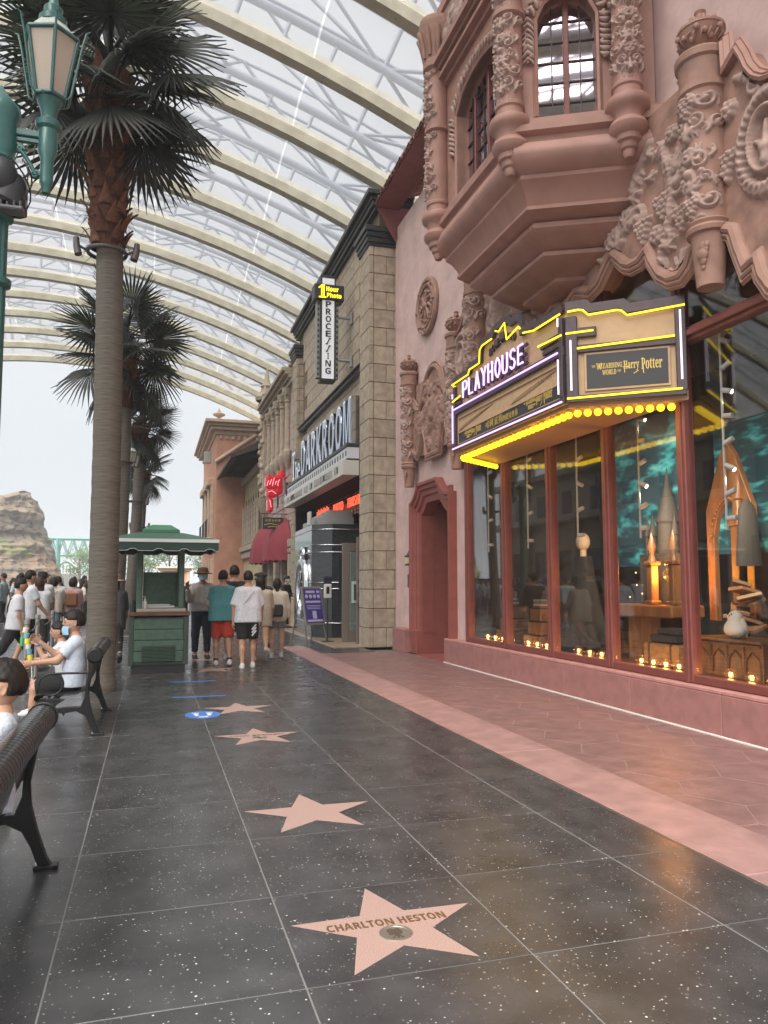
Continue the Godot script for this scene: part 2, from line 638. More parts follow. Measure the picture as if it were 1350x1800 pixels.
func flat_xf(x: float, z: float, y := 0.0, s := 1.0, yaw := 0.0) -> Transform3D:
	# lies on the ground: local x to the right, local y away from the viewer, local z up
	return Transform3D(Basis(Vector3.UP, yaw) * Basis(V(s, 0, 0), V(0, 0, -s), V(0, s, 0)), V(x, y, z))

func stars() -> void:
	var pink := mat("star_pink", lin(0.6, 0.4, 0.35), 0.4, {"var": 0.35, "scale": 6.0, "freq": 0.05, "kind": "grain"})
	var brass := mat("brass", lin(0.32, 0.2, 0.1), 0.4, {"metal": 0.75})
	var dark := mat("emblem_dark", lin(0.16, 0.13, 0.1), 0.4, {"metal": 0.6})
	var list := [
		[1.045, -3.36, "CHARLTON HESTON", "pink five-pointed pavement star nearest the camera, lettered around a film camera emblem"],
		[1.045, -5.13, "", "blank pink pavement star second from the camera"],
		[1.045, -7.75, "TONY BENNETT", "pink pavement star third from the camera with small lettering and dark disc"],
		[1.045, -9.52, "", "pink pavement star touching the blue oval floor sticker"],
		[1.045, -13.9, "", "pink pavement star at the feet of the walking group beside the kiosk"],
		[1.045, -15.7, "", "farthest pink pavement star beside the guard's feet"]]
	for s in list:
		var t := thing("pavement_star", s[3], "pavement star", V(s[0], 0, s[1]), 0, "stars set in the terrazzo")
		for k in 2:
			var poly := PackedVector2Array()
			var R: float = 0.478 if k == 0 else 0.443
			for i in 10:
				var rr: float = R if i % 2 == 0 else R * 0.405
				var a := PI / 2 + TAU * i / 10
				poly.append(Vector2(cos(a), sin(a)) * rr)
			var b := nb()
			b.xf = flat_xf(0, 0)
			b.prism(poly, -0.006, 0.0015 if k == 0 else 0.003)
			part("brass_edge" if k == 0 else "star_field", b, brass if k == 0 else pink, t)
		if s[2]:
			var b := nb()
			var m := txt(s[2], 0.062 if s[2].begins_with("C") else 0.055, 0.002, sansb)
			var a := m.get_aabb().size.x
			var xf := flat_xf(-0.005, -0.05, 0.0045)
			xf.basis.x *= 0.545 / maxf(a, 0.01)
			b.text(m, xf)
			part("lettering", b, brass, t)
			var b2 := nb()
			b2.at(V(0, 0, 0.064))
			b2.lathe([Vector2(0, 0.0036), Vector2(0.06, 0.0036), Vector2(0.062, 0.0062), Vector2(0.072, 0.0062), Vector2(0.073, 0.002)], 28)
			var disc := part("emblem_disc", b2, mat("emblem_disc", lin(0.34, 0.31, 0.26), 0.35, {"metal": 0.7}), t)
			b = nb()
			b.xf = flat_xf(0, 0.064, 0)
			if s[2].begins_with("C"):
				b.prism(PackedVector2Array([Vector2(-0.034, -0.014), Vector2(0.014, -0.014), Vector2(0.03, -0.002), Vector2(0.03, 0.02), Vector2(0.012, 0.016), Vector2(-0.03, 0.018)]), 0.0038, 0.0056)
				for e in [[-0.018, 0.026, 0.016], [0.012, 0.024, 0.015]]:
					var c := PackedVector2Array()
					for i in 12: c.append(Vector2(e[0] + cos(TAU * i / 12) * e[2], e[1] + sin(TAU * i / 12) * e[2]))
					b.prism(c, 0.0039, 0.0058)
				for e in [-0.026, 0.0, 0.02]:
					b.prism(PackedVector2Array([Vector2(-0.004, -0.012), Vector2(0.004, -0.012), Vector2(e + 0.004, -0.046), Vector2(e - 0.004, -0.046)]), 0.0038, 0.0055)
			else:
				var c := PackedVector2Array()
				for i in 14: c.append(Vector2(cos(TAU * i / 14) * 0.02, 0.018 + sin(TAU * i / 14) * 0.026))
				b.prism(c, 0.0038, 0.0056)
				b.prism(PackedVector2Array([Vector2(-0.005, -0.01), Vector2(0.005, -0.01), Vector2(0.005, -0.04), Vector2(-0.005, -0.04)]), 0.0038, 0.0055)
				b.prism(PackedVector2Array([Vector2(-0.024, -0.038), Vector2(0.024, -0.038), Vector2(0.024, -0.048), Vector2(-0.024, -0.048)]), 0.0038, 0.0054)
			part("emblem", b, dark, disc)
	# blue floor stickers
	var blue := mat("sticker_blue", lin(0.06, 0.2, 0.62), 0.35)
	var white := mat("sticker_white", lin(0.75, 0.78, 0.82), 0.4)
	for k in 2:
		var b := nb()
		b.box(V(0.645, 0.0032, [-10.65, -12.29][k]), V(0.69, 0.003, 0.055))
		solo("floor_tape", b, blue, ["blue floor tape line nearer the oval sticker", "blue floor tape line nearer the kiosk"][k], "floor tape", "blue waiting lines")
	var ov := thing("floor_sticker", "blue oval floor sticker with white footprints", "floor sticker", V(0.6, 0, -9.19))
	var poly := PackedVector2Array()
	for i in 40: poly.append(Vector2(cos(TAU * i / 40) * 0.2, sin(TAU * i / 40) * 0.25))
	var b := nb()
	b.xf = flat_xf(0, 0)
	b.prism(poly, -0.004, 0.0042)
	part("disc", b, blue, ov)
	for sx in [-1.0, 1.0]:
		b = nb()
		b.xf = flat_xf(0, 0)
		for e in [[0.075, 0.03, 0.03, 0.055], [0.07, -0.06, 0.024, 0.03]]:
			poly = PackedVector2Array()
			for i in 14: poly.append(Vector2(sx * e[0] + cos(TAU * i / 14) * e[2], e[1] + sin(TAU * i / 14) * e[3]))
			b.prism(poly, 0.0043, 0.0062)
		for i in 3:
			b.prism(PackedVector2Array([Vector2(sx * (0.05 + i * 0.03) - 0.01, 0.1), Vector2(sx * (0.05 + i * 0.03) + 0.01, 0.1), Vector2(sx * (0.05 + i * 0.03) + 0.012, 0.135), Vector2(sx * (0.05 + i * 0.03) - 0.006, 0.135)]), 0.0043, 0.0061)
		part("footprint", b, white, ov)
	b = nb()
	b.xf = flat_xf(0, 0)
	for i in 3: b.prism(PackedVector2Array([Vector2(-0.05, -0.12 - i * 0.03), Vector2(0.05, -0.12 - i * 0.03), Vector2(0.05, -0.13 - i * 0.03), Vector2(-0.05, -0.13 - i * 0.03)]), 0.0043, 0.006)
	part("print_lines", b, white, ov)

# ---------------------------------------------------------------- canopy
func arch(x: float) -> float:
	return 15.1 - 0.01893 * (x + 6.16) * (x + 6.16)

func canopy() -> void:
	var cream := mat("canopy_cream", lin(0.50, 0.475, 0.37), 0.5, {"var": 0.15, "scale": 0.3})
	var steel := mat("canopy_steel", lin(0.17, 0.2, 0.26), 0.6)
	var film := mat("canopy_film", lin(0.66, 0.7, 0.76), 0.5, {"alpha": 0.52, "back": lin(0.36, 0.37, 0.385)})
	var seam := mat("canopy_seam", lin(0.95, 0.95, 0.96), 0.5, {"back": Color(1, 1, 1), "alpha": 0.35})
	var t := thing("street_canopy", "arched translucent canopy with cream beams and steel trusses over the street", "canopy", V(-6.16, 11.0, -25))
	var O := -t.position
	var S := 2.8
	var N := 26
	var xs := []
	for i in N + 1: xs.append(lerpf(-21.5, 9.2, float(i) / N))
	var beam := nb()
	var rows := [[], [], [], []]
	for x in xs:
		var nx := V(0.03786 * (x + 6.16), 1, 0).normalized()
		var p := V(x, arch(x), 0)
		rows[0].append(p + V(0, 0, 0.15)); rows[1].append(p + V(0, 0, -0.15))
		rows[2].append(p + nx * 0.42 + V(0, 0, -0.15)); rows[3].append(p + nx * 0.42 + V(0, 0, 0.15))
	for k in 4:
		var a = rows[k]; var c = rows[(k + 1) % 4]
		for i in N: beam.quad(a[i], a[i + 1], c[i + 1], c[i])
	var bolts := nb()
	for i in range(0, 34):
		var x := lerpf(-21, 9, i / 33.0)
		for s in [-0.07, 0.07] if i % 2 else [0.0]:
			bolts.ball(V(x, arch(x) - 0.004, s), V(0.022, 0.014, 0.022), 6, 3)
	var bm := beam.mesh()
	var bolm := bolts.mesh()
	# truss standing over a beam
	var tr := nb()
	var up := 1.9
	var lowp := []; var hip := []
	for i in 29:
		var x := lerpf(-21.5, 9.0, i / 28.0)
		var nx := V(0.03786 * (x + 6.16), 1, 0).normalized()
		lowp.append(V(x, arch(x), 0) + nx * 1.05)
		hip.append(V(x, arch(x), 0) + nx * (1.05 + up))
	tr.tube(lowp, 0.11, 8)
	for s in [-0.7, 0.7]:
		var q := []
		for p in hip: q.append(p + V(0, 0, s))
		tr.tube(q, 0.05, 6)
	for i in range(0, 28):
		var nx := V(0.03786 * (lowp[i].x + 6.16), 1, 0).normalized()
		tr.tube([lowp[i], lowp[i] - nx * 0.64], 0.05, 5)
		if i % 6 == 0:
			tr.tube([lowp[i], hip[i] + V(0, 0, 0.7)], 0.06, 5); tr.tube([lowp[i], hip[i] + V(0, 0, -0.7)], 0.06, 5)
			if i + 3 < 29:
				for s in [-0.7, 0.7]:
					tr.tube([lowp[i], hip[i + 3] + V(0, 0, s)], 0.05, 5); tr.tube([hip[i + 3] + V(0, 0, s), lowp[mini(i + 6, 28)]], 0.05, 5)
				# bracing to the next truss
				tr.tube([lowp[i], lowp[mini(i + 3, 28)] + V(0, 0.1, -S)], 0.05, 5)
	var trm := tr.mesh()
	for k in range(-3, 19):
		var z := -S * k
		part("beam", bm, cream, t).position = O + V(0, 0, z)
		if k >= 2: 
			var bo := part("bolt_heads", bolm, steel, t)
			bo.position = O + V(0, 0, z); bo.set_meta("kind", "stuff")
		part("truss", trm, steel, t).position = O + V(0, 0, z)
	# film panels, slightly pillowed, with welded seams every few metres
	var cut := [0, 3, 6, 9, 12, 15, 18, 21, 24, 26]
	for c in cut.size() - 1:
		var fb := nb()
		var fr := []
		for i in range(cut[c], cut[c + 1] + 1):
			var row := PackedVector3Array()
			for j in 7:
				var f := j / 6.0
				row.append(V(xs[i] + (0.012 if i == cut[c] else (-0.012 if i == cut[c + 1] else 0.0)), arch(xs[i]) + 0.3 + 0.16 * sin(PI * f), -0.16 - (S - 0.32) * f))
			fr.append(row)
		fb.grid(fr)
		var fm := fb.mesh()
		var sm := nb()
		var x0: float = xs[cut[c]]
		var r1 := PackedVector3Array(); var r2 := PackedVector3Array()
		for j in 7:
			var f := j / 6.0
			r1.append(V(x0 - 0.03, arch(x0) + 0.296 + 0.16 * sin(PI * f), -0.16 - (S - 0.32) * f)); r2.append(V(x0 + 0.03, arch(x0) + 0.296 + 0.16 * sin(PI * f), -0.16 - (S - 0.32) * f))
		sm.grid([r1, r2])
		var smm := sm.mesh()
		for k in range(-3, 18):
			part("film_panel", fm, film, t).position = O + V(0, 0, -S * k)
			if c > 0: part("seam", smm, seam, t).position = O + V(0, 0, -S * k)
	# columns carrying it on the far side and behind the shops
	for k in range(-3, 19, 3):
		for x in [-21.3, 9.0]:
			var b := nb()
			b.tube([V(x, 0, -S * k) + O, V(x, arch(x) + 0.1, -S * k) + O], 0.22, 10)
			part("column", b, cream, t)

# ---------------------------------------------------------------- theatre
var PH: Node3D
const ZC := -9.0

func col_relief(b: B, c: Vector3, r0: float, r1: float, y0: float, y1: float, hf: HF, amp: float, face := PI, span := 2.1, nu := 90, nv := 120) -> void:
	# carving laid round a shaft
	relief(b, nu, nv, func(u, v): return minf(1.0, minf(minf(u, 1.0 - u) * 12.0, minf(v, 1.0 - v) * 25.0)) * hf.get_h(u, 1.0 - v),
		func(u, v, h):
			var a: float = face + (u - 0.5) * 2.0 * span
			var q: float = lerpf(r0, r1, v) + amp * h - 0.003
			return c + V(cos(a) * q, lerpf(y0, y1, v), sin(a) * q))

func shaft(c: Vector3, r0: float, r1: float, y0: float, y1: float) -> B:
	var b := nb()
	b.xf = Transform3D(Basis(), c)
	b.lathe([Vector2(r0, y0), Vector2(r1, y1)], 32)
	return b

func hf_column(sd: int, w := 150, h := 190) -> HF:
	# w spans the carved front; motifs keep their shape whatever the height
	var f := HF.new(w, h, true)
	var r := RandomNumberGenerator.new()
	r.seed = sd
	var c := (w - 1) * 0.5
	var k := sd
	var y := 6.0
	while y < h - 4:
		match k % 4:
			0:
				f.scroll(c, y + 30, -2.6, 24, 1.0, 3.6, 1.0, 2)
				f.leaf(c, y + 34, -PI / 2, 30, 5.5, 1.15, 0.0)
				f.scroll(c - 30, y + 30, -1.9, 20, -1.0, 3.2, 0.9, 2)
			1:
				f.scroll(c - 4, y + 8, 2.5, 24, -1.0, 3.6, 1.0, 3)
				f.rosette(c, y + 20, 13, 1.1)
				f.leaf(c - 34, y + 28, -2.2, 20, 3.6, 0.8, 0.5)
			2:
				f.leaf(c, y + 36, -2.2, 32, 4.6, 1.0, 0.5)
				f.leaf(c, y + 38, -2.9, 28, 4.2, 0.95, 0.6)
				f.dot(c, y + 8, 9, 1.3); f.dot(c, y + 26, 6, 1.15)
				f.dot(c - 20, y + 10, 5.5, 1.0); f.scroll(c - 40, y + 34, -1.2, 18, 1.0, 3.0, 0.9, 2)
			3:
				f.scroll(c - 6, y + 2, 2.1, 26, 1.0, 3.8, 1.05, 3)
				f.grapes(c, y + 12, 4.6, 1.1)
				f.leaf(c - 36, y + 10, 2.6, 22, 3.8, 0.9, -0.5)
		y += 41 + r.randf_range(-3, 3)
		k += 1
	return f

func hf_panel(w: int, h: int, sd: int, sym: bool, n: int, sz := 20.0) -> HF:
	var f := HF.new(w, h, sym)
	var r := RandomNumberGenerator.new()
	r.seed = sd
	for k in n:
		var x := r.randf_range(0.08, 0.92) * w * (0.5 if sym else 1.0)
		var y := r.randf_range(0.08, 0.92) * h
		var s := sz * r.randf_range(0.65, 1.25)
		match r.randi() % 5:
			0, 1: f.scroll(x, y, r.randf_range(0, TAU), s, 1.0 if r.randf() < 0.5 else -1.0, s * 0.17, r.randf_range(0.75, 1.0), 3)
			2: f.leaf(x, y, r.randf_range(0, TAU), s * 1.2, s * 0.2, r.randf_range(0.7, 1.0), r.randf_range(-0.8, 0.8))
			3: f.rosette(x, y, s * 0.45, r.randf_range(0.7, 0.95))
			4: f.grapes(x, y, s * 0.15, r.randf_range(0.7, 1.0))
	return f

func urn(b: B, c: Vector3, s: float) -> void:
	b.xf = Transform3D(Basis.from_scale(V(s, s, s)), c)
	b.lathe([Vector2(0.16, 0), Vector2(0.13, 0.04), Vector2(0.1, 0.07), Vector2(0.22, 0.16), Vector2(0.31, 0.28), Vector2(0.34, 0.38), Vector2(0.36, 0.39), Vector2(0.36, 0.43), Vector2(0.28, 0.44), Vector2(0.1, 0.46)], 22)
	b.lathe([Vector2(0.14, 0.44), Vector2(0.12, 0.5), Vector2(0.06, 0.56), Vector2(0.1, 0.62), Vector2(0.07, 0.7), Vector2(0.09, 0.75), Vector2(0.0, 0.82)], 12)
	# swags and flowers round the bowl
	for k in 18:
		var a := TAU * k / 18
		var y := 0.25 + 0.07 * sin(k * 2.1)
		var rr := 0.24 + (y - 0.16) * 0.75
		b.ball(V(cos(a) * rr, y, sin(a) * rr), 0.05, 6, 4)
		b.tube([V(cos(a) * 0.3, 0.3, sin(a) * 0.3), V(cos(a + 0.12) * 0.35, 0.24, sin(a + 0.12) * 0.35), V(cos(a + 0.2) * 0.28, 0.17, sin(a + 0.2) * 0.28)], [0.014, 0.02, 0.01], 5)
	for k in 9:
		var a := TAU * k / 9
		b.tube([V(cos(a) * 0.3, 0.42, sin(a) * 0.3), V(cos(a) * 0.26, 0.52, sin(a) * 0.26), V(cos(a) * 0.16, 0.55, sin(a) * 0.16)], [0.03, 0.035, 0.012], 5)
	b.xf = Transform3D()

func playhouse() -> void:
	var stucco := mat("pink_stucco", lin(0.66, 0.47, 0.44), 0.85, {"var": 0.13, "scale": 0.22, "bump": 1.0, "bfreq": 0.035, "kind": "wall"})
	var orn := mat("terracotta_ornament", lin(0.455, 0.26, 0.2), 0.72, {"var": 0.3, "scale": 0.5, "kind": "orn", "bump": 0.3, "bfreq": 0.06})
	var tint := mat("rose_moulding", lin(0.425, 0.23, 0.185), 0.62, {"var": 0.16, "scale": 0.4, "kind": "orn2", "bump": 0.2})
	var plin := mat("plinth_pink", lin(0.36, 0.165, 0.15), 0.7, {"var": 0.14, "scale": 0.7, "bump": 0.2})
	var frame := mat("window_frame_red", lin(0.20, 0.055, 0.045), 0.42, {"var": 0.12, "scale": 0.8})
	var door_red := mat("portal_red", lin(0.30, 0.085, 0.07), 0.6, {"var": 0.12, "scale": 0.5})
	var glass := mat("shop_glass", Color(0.02, 0.02, 0.02), 0.02, {"alpha": 0.04, "spec": 0.6})
	var eave := mat("eave_red", lin(0.28, 0.095, 0.085), 0.6, {"var": 0.15, "scale": 0.4})
	var T := thing("theatre_building", "pink stucco theatre with carved terracotta ornament and a projecting oriel", "building", V(5.5, 0, ZC))
	PH = T
	var O := -T.position
	var b := nb()
	# wall around the openings (portal, shop window)
	var X0 := 5.55; var X1 := 5.95
	for w in [[-17.5, -15.62, 0, 10.2], [-13.88, -12.98, 0, 10.2], [-15.62, -13.88, 3.42, 10.2], [-12.98, -5.42, 5.62, 10.2], [-5.42, -2.2, 0, 10.2], [-12.98, -5.42, 0, 0.46]]:
		b.box(O + V((X0 + X1) * 0.5, (w[2] + w[3]) * 0.5, (w[0] + w[1]) * 0.5), V(X1 - X0, w[3] - w[2], w[1] - w[0]))
	part("wall", b, stucco, T)
	b = nb()
	b.box(O + V(8.1, 5.1, -2.35), V(4.7, 10.18, 0.28)); b.box(O + V(8.1, 5.1, -17.3), V(4.7, 10.18, 0.3)); b.box(O + V(10.5, 5.1, -9.8), V(0.3, 10.16, 14.7))
	b.box(O + V(8.25, 10.1, -9.8), V(4.3, 0.2, 14.6))
	part("rear_wall", b, stucco, T)
	# plinth of separate slabs
	var zs := [-13.84, -12.38, -10.9, -9.38, -7.87, -6.37, -4.9, -3.4, -2.2]
	for k in zs.size() - 1:
		b = nb()
		b.box(O + V(5.46, 0.2, (zs[k] + zs[k + 1]) * 0.5), V(0.22, 0.42, zs[k + 1] - zs[k] - 0.008), 0.006)
		part("plinth_slab", b, plin, T)
		b = nb()
		b.box(O + V(5.452, 0.433, (zs[k] + zs[k + 1]) * 0.5), V(0.2, 0.045, zs[k + 1] - zs[k] - 0.006), 0.01)
		part("plinth_cap", b, mat("plinth_cap", lin(0.5, 0.24, 0.22), 0.7, {"var": 0.14, "scale": 0.7}), T)
	b = nb()
	b.box(O + V(5.345, 0.008, -8.02), V(0.03, 0.022, 11.65), 0.006)
	part("sealant_line", b, mat("sealant", lin(0.62, 0.58, 0.55), 0.6), T)
	# shop window: posts, rails, panes
	var posts := [-12.9, -11.37, -9.88, -8.42, -6.95, -5.48]
	for z in posts:
		b = nb()
		b.box(O + V(5.5, 2.96, z), V(0.13, 5.0, 0.15), 0.012)
		b.box(O + V(5.43, 2.96, z), V(0.03, 5.0, 0.07), 0.008)
		part("window_post", b, frame, T)
	for k in 5:
		var zm: float = (posts[k] + posts[k + 1]) * 0.5
		var wd: float = posts[k + 1] - posts[k] - 0.15
		pieces("window_rail", [one_box(O + V(5.5, 0.505, zm), V(0.12, 0.09, wd), 0.01), one_box(O + V(5.5, 4.16, zm), V(0.14, 0.16, wd), 0.012), one_box(O + V(5.41, 4.16, zm), V(0.04, 0.07, wd), 0.01), one_box(O + V(5.5, 5.5, zm), V(0.12, 0.1, wd), 0.01)], frame, T)
		b = nb()
		b.box(O + V(5.5, 2.32, zm), V(0.012, 3.53, wd - 0.002))
		part("pane", b, glass, T)
		b = nb()
		b.box(O + V(5.5, 4.85, zm), V(0.012, 1.2, wd - 0.002))
		part("upper_pane", b, glass, T)
	# portal: stepped red surround with a curved head
	var out := []; 
	for p in [[-16.0, 0.45], [-16.0, 3.24], [-15.86, 3.28], [-15.7, 3.38], [-15.58, 3.5], [-15.5, 3.62], [-14.34, 3.62], [-14.2, 3.48], [-14.05, 3.36], [-13.9, 3.28], [-13.62, 3.26], [-13.62, 0.45]]:
		out.append(O + V(5.5, p[1], p[0]))
	b = nb()
	b.sweep([Vector2(0, -0.1), Vector2(0, 0.12), Vector2(-0.06, 0.12), Vector2(-0.08, 0.07), Vector2(-0.15, 0.07), Vector2(-0.17, 0.02), Vector2(-0.27, 0.02), Vector2(-0.29, -0.03), Vector2(-0.42, -0.04), Vector2(-0.42, -0.3)], out, V(-1, 0, 0))
	part("portal_surround", b, door_red, T)
	for w in [[-15.98, -15.6, 0.0, 0.5], [-13.98, -13.64, 0.0, 0.44]]:
		b = nb()
		b.box(O + V(5.62, (w[2] + w[3]) * 0.5, (w[0] + w[1]) * 0.5), V(0.42, w[3] - w[2], w[1] - w[0]), 0.01)
		part("portal_base", b, door_red, T)
	b = nb()
	b.box(O + V(6.32, 1.7, -15.655), V(1.6, 3.4, 0.12)); b.box(O + V(6.32, 1.7, -13.845), V(1.6, 3.4, 0.12)); b.box(O + V(6.34, 3.36, -14.75), V(1.56, 0.1, 1.69)); b.box(O + V(7.15, 1.7, -14.75), V(0.1, 3.4, 1.69)); b.box(O + V(6.3, -0.03, -14.75), V(1.86, 0.06, 1.69))
	part("portal_recess", b, door_red, T)
	var dr := nb()
	dr.box(O + V(6.9, 1.3, -14.55), V(0.05, 2.5, 1.15), 0.01)
	for k in 4:
		dr.box(O + V(6.87, 0.45 + k * 0.58, -14.55), V(0.03, 0.44, 0.8), 0.012)
	var drm := part("door", dr, door_red, T)
	b = nb()
	for y in [0.5, 1.3, 2.1]: b.tube([O + V(6.86, y - 0.06, -15.1), O + V(6.86, y + 0.06, -15.1)], 0.018, 6)
	part("hinge", b, mat("iron", lin(0.03, 0.03, 0.03), 0.5, {"metal": 0.6}), drm)
	# block beside the portal
	b = nb()
	b.box(O + V(5.42, 0.25, -16.44), V(0.3, 0.5, 0.84), 0.008)
	part("corner_block", b, plin, T)
	# red eave with tile edge
	b = nb()
	b.sweep([Vector2(-0.86, -0.05), Vector2(-0.86, 0.12), Vector2(-0.78, 0.12), Vector2(-0.76, 0.16), Vector2(-0.62, 0.2), Vector2(-0.5, 0.26), Vector2(-0.42, 0.36), Vector2(-0.36, 0.38), Vector2(-0.36, 0.42), Vector2(-0.1, 0.46), Vector2(0.02, 0.5), Vector2(0.02, -0.1)], [O + V(5.5, 10.66, -2.2), O + V(5.5, 10.66, -17.3)], V(-1, 0, 0))
	b.quad(O + V(5.5, 9.8, -17.3), O + V(5.0, 10.66, -17.3), O + V(5.0, 10.7, -17.3), O + V(5.9, 10.7, -17.3))
	part("eave", b, eave, T)
	var tile := nb()
	var tr := []
	for j in 2:
		var row := PackedVector3Array()
		for i in 9:
			var a := PI * i / 8.0
			row.append(V(-0.02 + j * 1.2, 0.005 + sin(a) * (0.085 - 0.012 * j) + j * 0.42, -cos(a) * 0.09))
		tr.append(row)
	tile.grid(tr)
	tile.prism(PackedVector2Array([Vector2(-0.01, 0.0), Vector2(-0.01, 0.02), Vector2(0.2, 0.09), Vector2(0.2, 0.0)]), -0.08, 0.08)
	var tm := tile.mesh()
	var tiles := [mat("roof_tile", lin(0.27, 0.095, 0.06), 0.8, {"var": 0.4, "scale": 1.2, "world": true}), mat("roof_tile_pale", lin(0.33, 0.15, 0.1), 0.8, {"var": 0.4, "scale": 1.2})]
	var z := -17.2
	while z < -10.8:
		part("roof_tile", tm, tiles[rn.randi() % 2], T).position = O + V(4.97 + rn.randf_range(-0.02, 0.02), 10.68, z)
		z += 0.195
	# round medallion
	b = nb()
	b.xf = Transform3D(Basis(V(0, 0, 1), V(-1, 0, 0), V(0, -1, 0)), O + V(5.55, 7.42, -15.1))
	b.lathe([Vector2(0.62, 0), Vector2(0.63, 0.06), Vector2(0.6, 0.1), Vector2(0.54, 0.1), Vector2(0.52, 0.07), Vector2(0.5, 0.07), Vector2(0.47, 0.11), Vector2(0.43, 0.1), Vector2(0.42, 0.04), Vector2(0, 0.04)], 36)
	for k in 8:
		var a := TAU * k / 8
		b.tube([V(0, 0.05, 0), V(cos(a) * 0.2, 0.07, sin(a) * 0.2), V(cos(a + 0.3) * 0.34, 0.06, sin(a + 0.3) * 0.34), V(cos(a + 0.55) * 0.3, 0.06, sin(a + 0.55) * 0.3)], [0.05, 0.045, 0.035, 0.02], 6)
		b.ball(V(cos(a) * 0.33, 0.06, sin(a) * 0.33), 0.05, 7, 4)
		b.ball(V(cos(a) * 0.53, 0.1, sin(a) * 0.53), 0.035, 6, 4)
	b.ball(V(0, 0.06, 0), 0.1, 10, 5)
	part("medallion", b, orn, T)
	carved_front(T, O, orn, tint, frame, glass)

# wave under the carved front, as distances from the centre line
const WAVE := [[0.0, 5.24], [0.1, 5.29], [0.28, 5.37], [0.45, 5.31], [0.62, 5.23], [0.8, 5.27], [0.97, 5.41], [1.07, 5.49], [1.17, 5.5], [1.3, 5.38], [1.4, 5.28], [1.52, 5.22], [1.68, 5.21], [1.84, 5.28], [1.92, 5.1], [2.05, 4.9], [2.2, 4.79], [2.36, 4.76], [2.47, 4.82], [2.55, 4.96], [2.66, 4.98], [2.85, 4.99], [3.05, 4.96], [3.16, 4.9], [3.22, 4.7], [3.3, 4.48], [3.45, 4.52], [3.5, 4.32], [3.6, 4.16], [3.75, 4.06], [3.9, 4.05]]
const TOPS := [[3.9, 6.06], [3.75, 6.07], [3.62, 6.12], [3.52, 6.21], [3.44, 6.34], [3.38, 6.5], [3.32, 6.62], [3.15, 6.52], [3.14, 6.8], [2.5, 6.8], [1.5, 6.8], [0.9, 6.6], [0.0, 6.4]]

func spandrel(f: HF) -> void:
	# fruit, leaf sprays and scrolls; x runs out from the centre line, y down from the coping
	for e in [[40, 150, 0.3, 26, 1.0], [62, 120, -0.9, 24, -1.0], [88, 96, -0.6, 22, 1.0], [108, 60, -1.2, 22, -1.0], [130, 150, 0.9, 30, 1.0], [150, 190, -0.2, 24, -1.0], [176, 150, 1.9, 30, -1.0], [160, 60, 0.7, 26, 1.0], [134, 30, 2.4, 20, 1.0], [196, 40, 1.2, 24, -1.0], [262, 190, 2.6, 26, 1.0], [246, 40, 0.2, 22, 1.0]]:
		f.scroll(e[0], e[1], e[2], e[3], e[4], 4.0, 1.0, 3)
	var r := RandomNumberGenerator.new()
	r.seed = 15
	for k in 46:
		var t := k / 45.0
		var p := Vector2(20, 165).lerp(Vector2(125, 50), t) + Vector2(r.randf_range(-16, 16), r.randf_range(-14, 14))
		f.leaf(p.x, p.y, r.randf_range(0, TAU), r.randf_range(10, 17), 2.8, r.randf_range(0.7, 1.1), r.randf_range(-0.7, 0.7))
	for k in 34:
		var t := k / 33.0
		var p := Vector2(150 + 14 * sin(t * 5.0), 40 + 150 * t)
		f.leaf(p.x, p.y, r.randf_range(0.2, 2.9), r.randf_range(10, 18), 3.0, r.randf_range(0.9, 1.3), r.randf_range(-0.7, 0.7))
	for e in [[120, 100], [150, 90], [176, 112], [92, 130], [232, 96], [60, 160]]: f.grapes(e[0], e[1], 3.2, 1.15)
	for e in [[140, 120, 10], [166, 40, 9], [112, 36, 8], [184, 190, 11], [70, 90, 8], [236, 60, 9]]: f.rosette(e[0], e[1], e[2], 1.1)
	# wreathed cartouche at the outer end
	for k in 30:
		var a := TAU * k / 30
		f.leaf(276 + cos(a) * 26, 105 + sin(a) * 34, a + 0.9, 15, 3.2, 1.25, 0.4)
	for k in 40: f.dot(276 + cos(TAU * k / 40) * 17, 105 + sin(TAU * k / 40) * 24, 3.2, 1.3)
	f.leaf(276, 122, -PI / 2, 32, 6, 1.5, 0.0); f.dot(276, 112, 7, 1.6)

